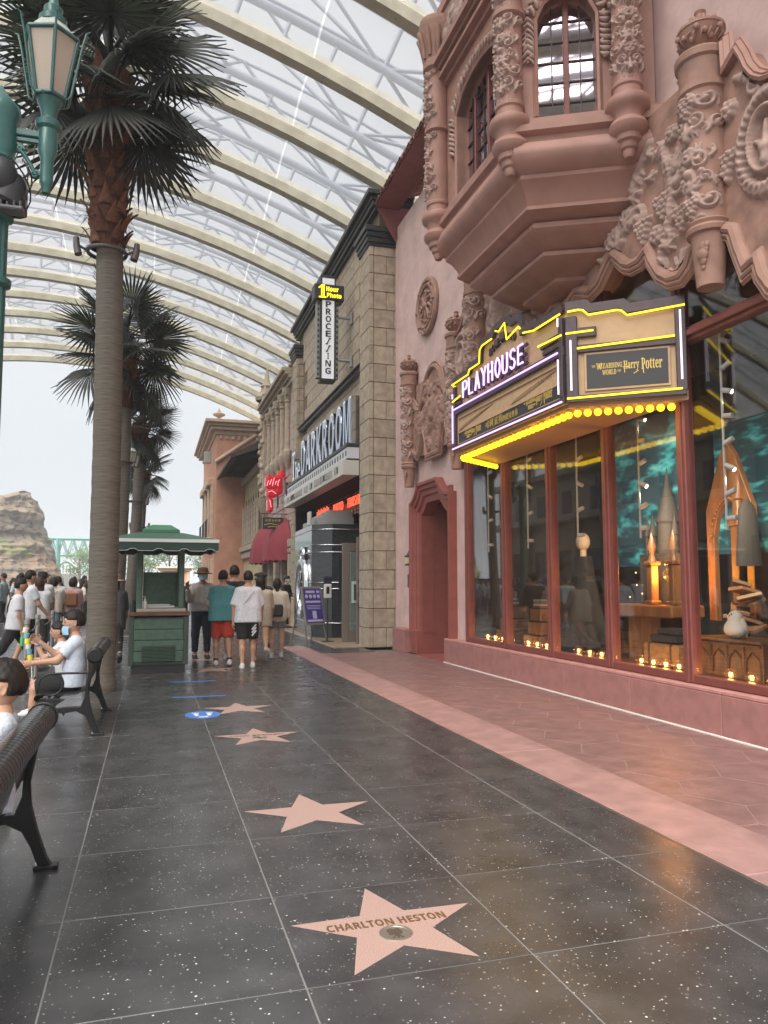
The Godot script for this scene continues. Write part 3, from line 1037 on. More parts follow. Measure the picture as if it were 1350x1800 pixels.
func carved_front(T: Node3D, O: Vector3, orn: Material, tint: Material, frame: Material, glass: Material) -> void:
	var XP := 5.3
	var wash := mat("ornament_wash", lin(0.56, 0.385, 0.33), 0.75, {"var": 0.34, "scale": 0.9, "kind": "wash", "bump": 0.3, "bfreq": 0.06})
	mats["wash"] = wash
	var half := PackedVector2Array()
	for p in WAVE: half.append(Vector2(p[0], p[1]))
	for p in TOPS: half.append(Vector2(p[0], p[1]))
	# spandrel relief field
	var W := 3.9; var y0 := 4.0; var y1 := 6.85
	var hf := HF.new(300, 230, false)
	spandrel(hf)
	for sgn in [1.0, -1.0]:
		var b := nb()
		b.xf = Transform3D(Basis(V(0, 0, sgn), V(0, 1, 0), V(-1, 0, 0)), O + V(0, 0, ZC))
		var poly := half
		b.prism(poly, -5.6, -XP, 0.0)
		part("carved_panel", b, orn, T)
		b = nb()
		b.xf = Transform3D(Basis(V(0, 0, sgn), V(0, 1, 0), V(-1, 0, 0)), O + V(0, 0, ZC))
		var shr := Geometry2D.offset_polygon(half, -0.05)[0]
		var keep := b.xf
		relief(b, 270 if sgn > 0 else 130, 200 if sgn > 0 else 100, func(u, v): return hf.get_h(u, 1.0 - v) if Geometry2D.is_point_in_polygon(Vector2(0.3 + (W - 0.3) * u, y0 + (y1 - y0) * v), shr) else -1.0,
			func(u, v, h): return keep * V(0.3 + (W - 0.3) * u, y0 + (y1 - y0) * v, -XP + h * 0.08 - 0.003))
		part("carved_relief", b, wash, T)
		# wave moulding and coping
		var wave := []
		for p in WAVE: wave.append(O + V(XP, p[1], ZC + sgn * p[0]))
		b = nb()
		var pr := [Vector2(-0.05, -0.28), Vector2(-0.05, 0.03), Vector2(-0.02, 0.07), Vector2(0.02, 0.09), Vector2(0.05, 0.07), Vector2(0.055, 0.05), Vector2(0.08, 0.065), Vector2(0.1, 0.05), Vector2(0.105, 0.03), Vector2(0.125, 0.04), Vector2(0.145, 0.0)]
		if sgn > 0:
			for i in pr.size(): pr[i].x = -pr[i].x
		b.sweep(pr, wave, V(-1, 0, 0), false, false)
		part("wave_moulding", b, orn, T)
		var top := []
		for p in TOPS.slice(0, 10): top.append(O + V(XP, p[1], ZC + sgn * p[0]))
		b = nb()
		pr = [Vector2(-0.03, -0.3), Vector2(-0.03, 0.08), Vector2(0.0, 0.1), Vector2(0.02, 0.07), Vector2(0.035, 0.08), Vector2(0.06, 0.03), Vector2(0.075, 0.035), Vector2(0.09, 0.0)]
		if sgn > 0:
			for i in pr.size(): pr[i].x = -pr[i].x
		b.sweep(pr, top, V(-1, 0, 0), false, false)
		part("coping", b, tint, T)
	# big engaged columns with urns
	var hc := hf_column(3, 130, 216)
	var hl := hf_column(2, 110, 300)
	for e in [[ZC + 2.85, 0.66, true], [ZC - 2.85, 0.66, true], [-15.9, 0.52, false], [-13.1, 0.56, false]]:
		var s: float = e[1]
		var big: bool = e[2]
		var hk := 1.0 if big else 0.72
		var base := O + V(5.24 if big else 5.36, 0, e[0])
		var k := Transform3D(Basis(), base)
		var yb: float = 4.42 if big else 3.6
		var ym: float = 5.02 if big else 4.08
		var yt: float = 6.42 if big else 5.86
		var b := nb()
		b.xf = k
		b.lathe([Vector2(0.0, yb), Vector2(0.2 * s, yb), Vector2(0.26 * s, ym - 0.08), Vector2(0.32 * s, ym - 0.07), Vector2(0.34 * s, ym - 0.03), Vector2(0.31 * s, ym), Vector2(0.34 * s, ym + 0.03), Vector2(0.29 * s, ym + 0.06)], 26)
		part("column_foot", b, orn, T)
		b = nb()
		col_relief(b, base, 0.28 * s, 0.33 * s, ym + 0.05, yt, hc if big else hl, 0.085 * s)
		part("column_shaft", shaft(base, 0.28 * s, 0.33 * s, ym + 0.05, yt), orn, T)
		part("column_carving", b, wash, T)
		b = nb()
		b.xf = k
		b.lathe([Vector2(0.33 * s, yt - 0.02), Vector2(0.37 * s, yt), Vector2(0.37 * s, yt + 0.06 * hk), Vector2(0.34 * s, yt + 0.07 * hk), Vector2(0.355 * s, yt + 0.3 * hk), Vector2(0.4 * s, yt + 0.32 * hk), Vector2(0.41 * s, yt + 0.38 * hk), Vector2(0.38 * s, yt + 0.41 * hk), Vector2(0.0, yt + 0.42 * hk)], 26)
		part("column_cap", b, orn, T)
		# small carved mask on the foot
		b = nb()
		for q in [[0, 0.0, 0.09], [-0.06, 0.06, 0.05], [0.06, 0.06, 0.05], [0, -0.1, 0.06], [0, 0.12, 0.07], [-0.08, 0.12, 0.05], [0.08, 0.12, 0.05], [0, -0.2, 0.035]]:
			b.ball(base + V(-0.2 * s, (yb + ym) * 0.5 + q[1] * s, q[0] * s + 0.06), V(0.6, 1.0, 1.0) * q[2] * s * 1.2, 9, 6)
		part("foot_mask", b, orn, T)
		b = nb()
		urn(b, base + V(0, yt + 0.42 * hk, 0), s)
		part("urn", b, orn, T)
	# small carved panel over the portal
	var zc := -14.5
	var pp := PackedVector2Array()
	var hw := 1.2
	for p in [[-1.0, 4.22], [-0.85, 4.3], [-0.72, 4.62], [-0.55, 4.66], [-0.42, 4.42], [-0.38, 4.12], [0.38, 4.12], [0.42, 4.42], [0.55, 4.66], [0.72, 4.62], [0.85, 4.3], [1.0, 4.22], [1.3, 4.4], [1.3, 5.5], [1.0, 5.25], [0.75, 5.2], [0.6, 5.4], [0.42, 5.75], [0.2, 5.9], [0.0, 5.94], [-0.2, 5.9], [-0.42, 5.75], [-0.6, 5.4], [-0.75, 5.2], [-1.0, 5.25], [-1.3, 5.5], [-1.3, 4.4]]:
		pp.append(Vector2(p[0], p[1]))
	var b := nb()
	b.xf = Transform3D(Basis(V(0, 0, 1), V(0, 1, 0), V(-1, 0, 0)), O + V(0, 0, zc))
	b.prism(pp, -5.56, -5.42)
	part("portal_panel", b, orn, T)
	b = nb()
	var path := []
	for p in pp: path.append(O + V(5.42, p.y, zc + p.x))
	var pr2 := [Vector2(0.05, -0.12), Vector2(0.05, 0.04), Vector2(0.02, 0.07), Vector2(-0.03, 0.05), Vector2(-0.04, 0.02), Vector2(-0.08, 0.035), Vector2(-0.1, 0.0)]
	b.sweep(pr2, path, V(-1, 0, 0), true, false)
	part("panel_moulding", b, orn, T)
	var hp := hf_panel(100, 90, 21, true, 40, 13.0)
	for e in [[49.5, 40, 15, 1.2], [49.5, 34, 6, 1.6], [49.5, 50, 7, 1.5]]: hp.dot(e[0], e[1], e[2], e[3])
	b = nb()
	var rows := []
	for j in 81:
		var row := PackedVector3Array()
		for i in 91:
			var q := Vector2(-1.12 + 2.24 * i / 90.0, 4.2 + 1.6 * j / 80.0)
			var ins := Geometry2D.is_point_in_polygon(q, pp)
			row.append(O + V(5.418 - (0.075 * hp.get_h(i / 90.0, 1.0 - j / 80.0) if ins else -0.02), q.y, zc + q.x))
		rows.append(row)
	b.grid(rows)
	part("panel_relief", b, orn, T)
	oriel(T, O, orn, tint, frame, glass)

func hexpt(s: float, y: float, k: int) -> Vector3:
	# half-hexagon plan of the oriel: k 0..3 from the near wall corner to the far one
	var x := [5.62, 4.0, 4.0, 5.62]
	var z := [2.155, 1.3, -1.3, -2.155]
	return V(5.5 + (x[k] - 5.5) * s, y, -9.15 + z[k] * s) if k in [1, 2] else V(5.6, y, -9.15 + z[k] * s)

func oriel(T: Node3D, O: Vector3, orn: Material, tint: Material, frame: Material, glass: Material) -> void:
	var tiers := [[0.93, 7.0], [1.0, 6.98], [1.0, 6.9], [1.03, 6.88], [1.03, 6.8], [0.985, 6.77], [0.985, 6.7], [1.025, 6.65], [1.045, 6.56], [1.045, 6.5], [1.02, 6.42], [0.97, 6.36], [0.945, 6.34], [0.945, 6.29], [0.9, 6.22], [0.86, 6.12], [0.84, 6.05], [0.855, 6.03], [0.855, 5.99], [0.8, 5.95], [0.735, 5.93], [0.755, 5.9], [0.755, 5.84], [0.72, 5.79], [0.7, 5.78], [0.66, 5.73], [0.6, 5.69], [0.575, 5.68], [0.59, 5.66], [0.59, 5.61], [0.55, 5.57], [0.45, 5.52], [0.36, 5.48], [0.36, 5.43], [0.31, 5.39], [0.25, 5.37], [0.02, 5.34]]
	var b := nb()
	for k in 3:
		var run := []
		for t in tiers.size():
			var a := hexpt(tiers[t][0], tiers[t][1], k) + O
			var c := hexpt(tiers[t][0], tiers[t][1], k + 1) + O
			run.append(PackedVector3Array([a, a.lerp(c, 0.5), c]))
			if t > 0 and t < tiers.size() - 1:
				var d1 := Vector2(tiers[t][0] - tiers[t - 1][0], (tiers[t][1] - tiers[t - 1][1]) * 0.7).normalized()
				var d2 := Vector2(tiers[t + 1][0] - tiers[t][0], (tiers[t + 1][1] - tiers[t][1]) * 0.7).normalized()
				if d1.dot(d2) < 0.75:
					b.grid(run); run = [run[-1]]
		b.grid(run)
	part("oriel_corbel", b, tint, T)
	# walls with window openings: front (k=1) and two canted sides
	var hfr := hf_panel(60, 220, 9, false, 46, 12.0)
	for k in 3:
		var a := hexpt(0.93, 0, k); var c := hexpt(0.93, 0, k + 1)
		if k == 0: a = V(5.5, 0, -7.25)
		if k == 2: c = V(5.5, 0, -11.05)
		var L := (c - a).length()
		var ex := (a - c) / L        # reading direction
		var nrm := ex.cross(Vector3.UP)
		var xf := Transform3D(Basis(ex, Vector3.UP, nrm), O + c)
		var w0 := 0.36 if k != 1 else 0.45
		var w1 := L - w0
		if k == 0: w0 = 0.22; w1 = 0.9
		var ys := 7.06; var yh := 8.3; var yt := 8.6
		b = nb()
		b.xf = xf
		var D := 0.22
		b.box(V(w0 * 0.5, 8.4, -D * 0.5), V(w0, 2.8, D)); b.box(V((w1 + L) * 0.5, 8.4, -D * 0.5), V(L - w1, 2.8, D))
		var hd := PackedVector2Array([Vector2(w0, 9.8), Vector2(w0, yh)])
		for i in 9: hd.append(Vector2(lerpf(w0, w1, i / 8.0), yh + (yt - yh) * pow(sin(PI * i / 8.0), 0.5)))
		hd.append(Vector2(w1, 9.8))
		b.prism(hd, -D, 0.0)
		b.box(V((w0 + w1) * 0.5, 7.02, -D * 0.5), V(w1 - w0, 0.08, D))
		part("oriel_wall", b, tint, T)
		# architrave band with carving round the opening
		var arp := [xf * V(w0, ys, 0), xf * V(w0, yh, 0)]
		for i in range(1, 8): arp.append(xf * V(lerpf(w0, w1, i / 8.0), yh + (yt - yh) * pow(sin(PI * i / 8.0), 0.5), 0))
		arp.append(xf * V(w1, yh, 0)); arp.append(xf * V(w1, ys, 0))
		b = nb()
		b.sweep([Vector2(-0.0, -0.12), Vector2(0.0, 0.02), Vector2(0.03, 0.04), Vector2(0.05, 0.02), Vector2(0.07, 0.0)], arp, nrm)
		part("architrave", b, tint, T)
		b = nb()
		for i in arp.size() - 1:
			var p: Vector3 = arp[i]; var q: Vector3 = arp[i + 1]
			var m := maxi(1, int((q - p).length() / 0.07))
			for s in m:
				var f := (s + 0.5) / m
				if i == 0 and f < 0.55 or i == arp.size() - 2 and f > 0.45: continue
				var vr := rn.randf_range(0.7, 1.3)
				var cc := p.lerp(q, f) + (q - p).normalized().cross(nrm) * (-0.12) + nrm * 0.02
				var dn := (q - p).normalized().cross(nrm)
				b.tube([cc - dn * 0.06, cc + nrm * 0.045 + (q - p).normalized() * 0.03, cc + dn * 0.05 + nrm * 0.03, cc + dn * 0.07 + nrm * 0.015 - (q - p).normalized() * 0.035], [0.02 * vr, 0.03 * vr, 0.022 * vr, 0.01], 6)
				b.ball(cc + nrm * 0.03 + (q - p).normalized() * rn.randf_range(-0.03, 0.03) + dn * rn.randf_range(-0.05, 0.05), 0.024 * vr, 6, 4)
		part("window_carving", b, mats["wash"], T)
		# leaded window
		b = nb()
		b.xf = xf
		var mid := (w0 + w1) * 0.5
		b.box(V(mid, (ys + yt) * 0.5, -D + 0.06), V(0.07, yt - ys, 0.06), 0.008)
		if k == 1:
			for q in [-0.45, 0.45]: b.box(V(mid + q, (ys + yh) * 0.5, -D + 0.06), V(0.05, yh - ys + 0.25, 0.06), 0.008)
		part("window_mullion", b, frame, T)
		b = nb()
		b.xf = xf
		var nb_x := 4 if k != 1 else 8
		for i in range(1, nb_x): b.box(V(lerpf(w0, w1, float(i) / nb_x), (ys + yh) * 0.5 + 0.1, -D + 0.055), V(0.014, yh - ys + 0.3, 0.02))
		for i in range(1, 6): b.box(V(mid, ys + i * 0.262, -D + 0.055), V(w1 - w0, 0.016, 0.02))
		part("glazing_bars", b, mat("dark_bar", lin(0.05, 0.02, 0.025), 0.5), T)
		b = nb()
		b.xf = xf
		b.box(V(mid, (ys + yt) * 0.5, -D + 0.04), V(w1 - w0, yt - ys, 0.01))
		part("window_pane", b, mat("oriel_glass", lin(0.46, 0.41, 0.46), 0.03, {"metal": 1.0}), T)
	# dim room behind the leaded windows
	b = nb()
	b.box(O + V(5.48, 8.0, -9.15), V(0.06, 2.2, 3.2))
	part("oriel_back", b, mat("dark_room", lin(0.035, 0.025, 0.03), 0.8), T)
	b = nb()
	for k in 3:
		var a := hexpt(1.0, 9.2, k) + O; var c := hexpt(1.0, 9.2, k + 1) + O
	var pth := []
	for k in [3, 2, 1, 0]: pth.append(hexpt(0.95, 9.2, k) + O)
	# entablature: stacked prisms of the plan
	for e in [[0.97, 9.02, 9.1], [1.03, 9.1, 9.16], [0.98, 9.16, 9.24], [1.04, 9.24, 9.3], [1.09, 9.3, 9.38], [1.0, 9.38, 9.5]]:
		var pl := PackedVector2Array()
		for k in 4: pl.append(Vector2(hexpt(e[0], 0, k).x + O.x, hexpt(e[0], 0, k).z + O.z))
		b.xf = Transform3D(Basis(V(1, 0, 0), V(0, 0, 1), V(0, 1, 0)), Vector3.ZERO)
		b.prism(pl, e[1], e[2])
	b.xf = Transform3D()
	part("entablature", b, tint, T)
	b = nb()
	var hq := hf_panel(90, 40, 33, true, 18, 11.0)
	for k in 3:
		var a := hexpt(0.97, 9.5, k) + O; var c := hexpt(0.97, 9.5, k + 1) + O
		var nr := (a - c).cross(Vector3.UP).normalized()
		var rows := []
		for j in 25:
			var row := PackedVector3Array()
			for i in 61:
				row.append(a.lerp(c, i / 60.0) + V(0, 0.7 * j / 24.0, 0) + nr * 0.08 * hq.get_h(i / 60.0, j / 24.0))
			rows.append(row)
		b.grid(rows)
	part("parapet_carving", b, mats["wash"], T)
	b = nb()
	var pl := PackedVector2Array()
	for k in 4: pl.append(Vector2(hexpt(1.0, 0, k).x + O.x, hexpt(1.0, 0, k).z + O.z))
	b.xf = Transform3D(Basis(V(1, 0, 0), V(0, 0, 1), V(0, 1, 0)), Vector3.ZERO)
	b.prism(pl, 10.2, 10.35)
	part("oriel_roof", b, tint, T)
	# corner columns with pendants
	var hc := hf_column(8, 130, 220)
	for k in 4:
		var c := hexpt(1.0, 0, k)
		if k == 0: c = V(5.1, 0, -7.22)
		if k == 3: c = V(5.1, 0, -11.08)
		if k == 1: c += V(-0.02, 0, -0.12)
		var base := O + c
		var fa := atan2(c.z + 9.15, c.x - 5.9)
		b = nb()
		b.xf = Transform3D(Basis(), base)
		b.lathe([Vector2(0.0, 6.33), Vector2(0.05, 6.335), Vector2(0.075, 6.38), Vector2(0.07, 6.42), Vector2(0.1, 6.44), Vector2(0.11, 6.5), Vector2(0.145, 6.52), Vector2(0.15, 6.58), Vector2(0.18, 6.6), Vector2(0.215, 6.64), Vector2(0.225, 6.69), Vector2(0.2, 6.74), Vector2(0.165, 6.77), Vector2(0.165, 6.83), Vector2(0.2, 6.88), Vector2(0.24, 6.91), Vector2(0.255, 6.96), Vector2(0.24, 7.01), Vector2(0.2, 7.03), Vector2(0.165, 7.06), Vector2(0.16, 7.14), Vector2(0.18, 7.16), Vector2(0.18, 7.2), Vector2(0.16, 7.22)], 22)
		part("pendant", b, tint, T)
		b = nb()
		col_relief(b, base, 0.16, 0.155, 7.2, 8.32, hc, 0.06, fa, 2.0, 72, 126)
		part("column_shaft", shaft(base, 0.16, 0.155, 7.2, 8.32), tint, T)
		part("column_carving", b, mats["wash"], T)
		b = nb()
		b.xf = Transform3D(Basis(), base)
		b.lathe([Vector2(0.16, 8.3), Vector2(0.2, 8.32), Vector2(0.2, 8.38), Vector2(0.17, 8.4)], 20)
		part("column_ring", b, tint, T)
		b = nb()
		col_relief(b, base, 0.165, 0.17, 8.4, 9.3, hc, 0.055, fa, 2.0, 66, 96)
		part("column_upper_shaft", shaft(base, 0.165, 0.17, 8.4, 9.3), tint, T)
		part("column_carving", b, mats["wash"], T)
		b = nb()
		b.xf = Transform3D(Basis(), base)
		b.lathe([Vector2(0.17, 9.28), Vector2(0.22, 9.32), Vector2(0.22, 9.42), Vector2(0.19, 9.46), Vector2(0.2, 9.6), Vector2(0.25, 9.85), Vector2(0.29, 9.98), Vector2(0.27, 10.1), Vector2(0.0, 10.15)], 22)
		for i in 10:
			var a := TAU * i / 10
			b.tube([V(cos(a) * 0.2, 9.5, sin(a) * 0.2), V(cos(a) * 0.24, 9.75, sin(a) * 0.24), V(cos(a) * 0.3, 9.9, sin(a) * 0.3), V(cos(a) * 0.29, 9.84, sin(a) * 0.29)], [0.03, 0.045, 0.04, 0.02], 6)
		part("column_capital", b, orn, T)

# ---------------------------------------------------------------- lettering
# puts a word into the box x, y, w, h of the frame xf
func fit(b: B, s: String, font: Font, xf: Transform3D, x: float, y: float, w: float, h: float, depth := 0.01) -> void:
	var m := txt(s, 1.0, depth, font)
	var a := m.get_aabb()
	if a.size.x < 1e-4: return
	var sx := w / a.size.x; var sy := h / a.size.y
	b.text(m, xf * Transform3D(Basis.from_scale(V(sx, sy, 1)), V(x - a.position.x * sx, y - a.position.y * sy, 0)))

func strokes(b: B, xf: Transform3D, x: float, y: float, s: float, segs: Array, th: float, dep: float) -> void:
	var keep := b.xf
	b.xf = xf
	for g in segs:
		var p := Vector2(x + g[0] * s, y + g[1] * s); var q := Vector2(x + g[2] * s, y + g[3] * s)
		var d := (q - p).normalized() * th * 0.5; var n := Vector2(-d.y, d.x)
		b.prism(PackedVector2Array([p - d - n, q + d - n, q + d + n, p - d + n]), 0.0, dep)
	b.xf = keep

const CJK := [
	[[0.05, 0.3, 0.05, 0.7], [0.05, 0.7, 0.3, 0.7], [0.3, 0.3, 0.3, 0.7], [0.05, 0.3, 0.3, 0.3], [0.65, 0.95, 0.4, 0.6], [0.65, 0.95, 0.95, 0.6], [0.5, 0.55, 0.82, 0.55], [0.48, 0.1, 0.48, 0.4], [0.48, 0.4, 0.85, 0.4], [0.85, 0.1, 0.85, 0.4], [0.48, 0.1, 0.85, 0.1]],
	[[0.1, 0.85, 0.5, 0.95], [0.05, 0.65, 0.55, 0.65], [0.3, 0.05, 0.3, 0.9], [0.28, 0.6, 0.05, 0.25], [0.32, 0.6, 0.52, 0.35], [0.7, 0.3, 0.7, 0.85], [0.92, 0.05, 0.92, 0.95], [0.92, 0.05, 0.8, 0.12]],
	[[0.1, 0.9, 0.22, 0.8], [0.05, 0.65, 0.18, 0.55], [0.05, 0.05, 0.25, 0.4], [0.4, 0.8, 0.95, 0.8], [0.4, 0.8, 0.35, 0.1], [0.66, 0.95, 0.66, 0.5], [0.45, 0.5, 0.85, 0.5], [0.85, 0.5, 0.45, 0.05], [0.5, 0.35, 0.95, 0.05]],
	[[0.1, 0.75, 0.4, 0.75], [0.25, 0.05, 0.25, 0.95], [0.05, 0.4, 0.42, 0.5], [0.5, 0.85, 0.95, 0.85], [0.72, 0.65, 0.72, 0.98], [0.45, 0.65, 0.98, 0.65], [0.48, 0.45, 0.98, 0.45], [0.84, 0.05, 0.84, 0.6], [0.58, 0.3, 0.66, 0.2]],
	[[0.2, 0.95, 0.12, 0.75], [0.08, 0.1, 0.08, 0.75], [0.08, 0.75, 0.4, 0.75], [0.4, 0.1, 0.4, 0.75], [0.08, 0.42, 0.4, 0.42], [0.08, 0.1, 0.4, 0.1], [0.62, 0.95, 0.5, 0.6], [0.58, 0.75, 0.92, 0.75], [0.92, 0.75, 0.88, 0.08], [0.65, 0.5, 0.75, 0.38]],
	[[0.5, 0.98, 0.5, 0.9], [0.1, 0.88, 0.95, 0.88], [0.12, 0.88, 0.08, 0.1], [0.25, 0.75, 0.55, 0.75], [0.62, 0.75, 0.92, 0.75], [0.4, 0.82, 0.4, 0.6], [0.76, 0.82, 0.76, 0.6], [0.3, 0.55, 0.8, 0.55], [0.3, 0.32, 0.8, 0.32], [0.3, 0.32, 0.3, 0.55], [0.8, 0.32, 0.8, 0.55], [0.45, 0.3, 0.25, 0.05], [0.6, 0.3, 0.6, 0.08], [0.6, 0.08, 0.95, 0.1]],
	[[0.1, 0.9, 0.22, 0.8], [0.05, 0.65, 0.18, 0.55], [0.05, 0.05, 0.25, 0.4], [0.4, 0.75, 0.9, 0.75], [0.64, 0.95, 0.64, 0.5], [0.32, 0.5, 0.96, 0.5], [0.6, 0.5, 0.42, 0.12], [0.42, 0.12, 0.88, 0.15], [0.75, 0.35, 0.92, 0.05]],
	[[0.05, 0.6, 0.95, 0.6], [0.25, 0.9, 0.25, 0.1], [0.52, 0.92, 0.52, 0.3], [0.78, 0.9, 0.78, 0.3], [0.52, 0.3, 0.78, 0.3], [0.25, 0.1, 0.9, 0.1]],
	[[0.25, 0.95, 0.25, 0.55], [0.25, 0.95, 0.78, 0.95], [0.78, 0.95, 0.78, 0.55], [0.25, 0.75, 0.78, 0.75], [0.25, 0.55, 0.78, 0.55], [0.5, 0.95, 0.5, 0.5], [0.5, 0.52, 0.08, 0.25], [0.52, 0.52, 0.95, 0.25], [0.4, 0.35, 0.28, 0.03], [0.62, 0.35, 0.62, 0.03]]]

func wizard_logo(b: B, xf: Transform3D, x: float, y: float, w: float, dep := 0.006) -> void:
	# two-line serif title: small words at the left, tall words at the right
	fit(b, "THE", serif, xf, x, y + w * 0.13, w * 0.055, w * 0.032, dep)
	fit(b, "WIZARDING", serif, xf, x + w * 0.07, y + w * 0.105, w * 0.37, w * 0.075, dep)
	fit(b, "W", serif, xf, x + w * 0.065, y + w * 0.09, w * 0.085, w * 0.1, dep)
	fit(b, "WORLD", serif, xf, x + w * 0.15, y + w * 0.005, w * 0.2, w * 0.075, dep)
	fit(b, "OF", serif, xf, x + w * 0.37, y + w * 0.035, w * 0.05, w * 0.035, dep)
	fit(b, "Harry", serif, xf, x + w * 0.455, y + w * 0.035, w * 0.22, w * 0.155, dep)
	fit(b, "Potter", serif, xf, x + w * 0.705, y + w * 0.045, w * 0.29, w * 0.165, dep)
	# the long spiked stems of H and P
	strokes(b, xf, x, y, w, [[0.47, 0.19, 0.47, 0.02], [0.72, 0.21, 0.735, -0.01], [0.66, 0.03, 0.6, -0.005], [0.45, 0.1, 0.53, 0.1]], w * 0.012, dep)

func neon(m: Material, T: Node3D, xf: Transform3D, pts: Array, r := 0.011, z := 0.06) -> void:
	var p := []
	for q in pts: p.append(xf * V(q[0], q[1], z))
	var b := nb()
	b.tube(p, r, 6)
	part("neon_tube", b, m, T)

func marquee() -> void:
	var tan_ := mat("sign_tan", lin(0.55, 0.36, 0.2), 0.5, {"var": 0.1, "scale": 1.0})
	var dark := mat("sign_metal", lin(0.085, 0.06, 0.07), 0.45, {"metal": 0.3, "var": 0.2, "scale": 2.0})
	var black := mat("sign_black", lin(0.028, 0.03, 0.034), 0.5)
	var gold := mat("sign_gold", lin(0.62, 0.44, 0.11), 0.45, {"metal": 0.25})
	var ny := mat("neon_yellow", lin(0.9, 0.7, 0.03), 0.4, {"emit": lin(1.0, 0.78, 0.02), "energy": 0.76})
	var nv := mat("neon_violet", lin(0.6, 0.4, 0.9), 0.4, {"emit": lin(0.62, 0.36, 1.0), "energy": 0.88})
	var nw := mat("neon_white", lin(0.8, 0.72, 0.8), 0.4, {"emit": lin(0.85, 0.72, 0.85), "energy": 0.48})
	var bulb := mat("bulb_yellow", lin(0.95, 0.7, 0.03), 0.35, {"emit": lin(1.0, 0.66, 0.012), "energy": 1.2})
	var sock := mat("bulb_socket", lin(0.7, 0.4, 0.08), 0.5)
	var T := thing("theatre_marquee", "neon-edged theatre marquee hanging under the oriel with yellow bulbs below", "marquee sign", V(5.45, 3.4, -9.15))
	var O := -T.position
	var F := wall_xf(O + V(4.4, 0, -9.15))                      # front: u is z + 9.15
	var p0 := V(4.4, 0, -7.5); var p1 := V(5.42, 0, -6.77)
	var ex := (p1 - p0).normalized()
	var R := Transform3D(Basis(ex, Vector3.UP, ex.cross(Vector3.UP)), O + p0)
	var q1 := V(4.4, 0, -10.8); var q0 := V(5.42, 0, -11.53)
	var ey := (q1 - q0).normalized()
	var Lx := Transform3D(Basis(ey, Vector3.UP, ey.cross(Vector3.UP)), O + q0)
	var LS := (p1 - p0).length()
	# body: box of the sign
	var b := nb()
	b.xf = Transform3D(Basis(V(1, 0, 0), V(0, 0, 1), V(0, 1, 0)), O)
	var plan := PackedVector2Array([Vector2(5.44, -6.79), Vector2(4.43, -7.515), Vector2(4.43, -10.785), Vector2(5.44, -11.51)])
	b.prism(plan, 3.5, 4.4)
	part("sign_body", b, tan_, T)
	b = nb()
	b.xf = Transform3D(Basis(V(1, 0, 0), V(0, 0, 1), V(0, 1, 0)), O)
	b.prism(plan, 3.455, 3.498)
	part("soffit", b, mat("soffit", lin(0.42, 0.25, 0.13), 0.45), T)
	# front face with stepped crest
	b = nb()
	b.xf = F
	var crest := [[-1.65, 4.56], [-1.02, 4.56], [-0.98, 4.62], [-0.62, 4.62], [-0.6, 4.8], [-0.52, 4.84], [-0.2, 4.84], [-0.16, 4.9], [-0.04, 4.92], [0.28, 4.9], [0.32, 4.84], [0.52, 4.84], [0.6, 4.8], [0.62, 4.62], [0.98, 4.62], [1.02, 4.56], [1.65, 4.56]]
	var poly := PackedVector2Array([Vector2(-1.65, 3.5)])
	for c in crest: poly.append(Vector2(c[0], c[1]))
	poly.append(Vector2(1.65, 3.5))
	b.prism(poly, -0.05, 0.0)
	part("front_face", b, tan_, T)
	# dark raised bands on the front
	b = nb()
	b.xf = Transform3D()
	var cp := []
	for c in crest: cp.append(F * V(c[0], c[1], 0.0))
	b.sweep([Vector2(-0.02, -0.06), Vector2(-0.02, 0.05), Vector2(0.075, 0.05), Vector2(0.075, 0.0)], cp, F.basis.z)
	b.xf = F
	for e in [[0, 3.535, 3.3, 0.075, 0.05], [0, 4.1, 3.3, 0.1, 0.045], [-1.615, 4.03, 0.07, 0.92, 0.05], [1.6, 4.03, 0.08, 0.92, 0.055], [-1.45, 4.29, 0.36, 0.07, 0.04], [1.36, 4.3, 0.5, 0.08, 0.04], [1.36, 4.2, 0.4, 0.05, 0.04], [-1.5, 4.21, 0.24, 0.05, 0.04]]:
		b.box(V(e[0], e[1], e[4] * 0.5 + 0.001), V(e[2], e[3], e[4]), 0.008)
	part("front_trim", b, dark, T)
	# small arched word above the big one, unlit
	b = nb()
	var word := "HOLLYWOOD"
	for i in word.length():
		var u := -0.36 + i * 0.09
		fit(b, word[i], sansb, F, u, 4.6 + 0.09 * sin(PI * (i + 0.5) / 9.0), 0.07, 0.1, 0.06)
	for e in [[-0.1, 4.72, 0.09, 0.2], [0.08, 4.76, 0.12, 0.22]]:
		b.xf = F
		b.box(V(e[0], e[1], 0.03), V(e[2], e[3] * 0.5, 0.05), 0.01)
	part("crest_lettering", b, dark, T)
	# PLAYHOUSE channel letters with violet neon
	b = nb()
	var b2 := nb()
	word = "PLAYHOUSE"
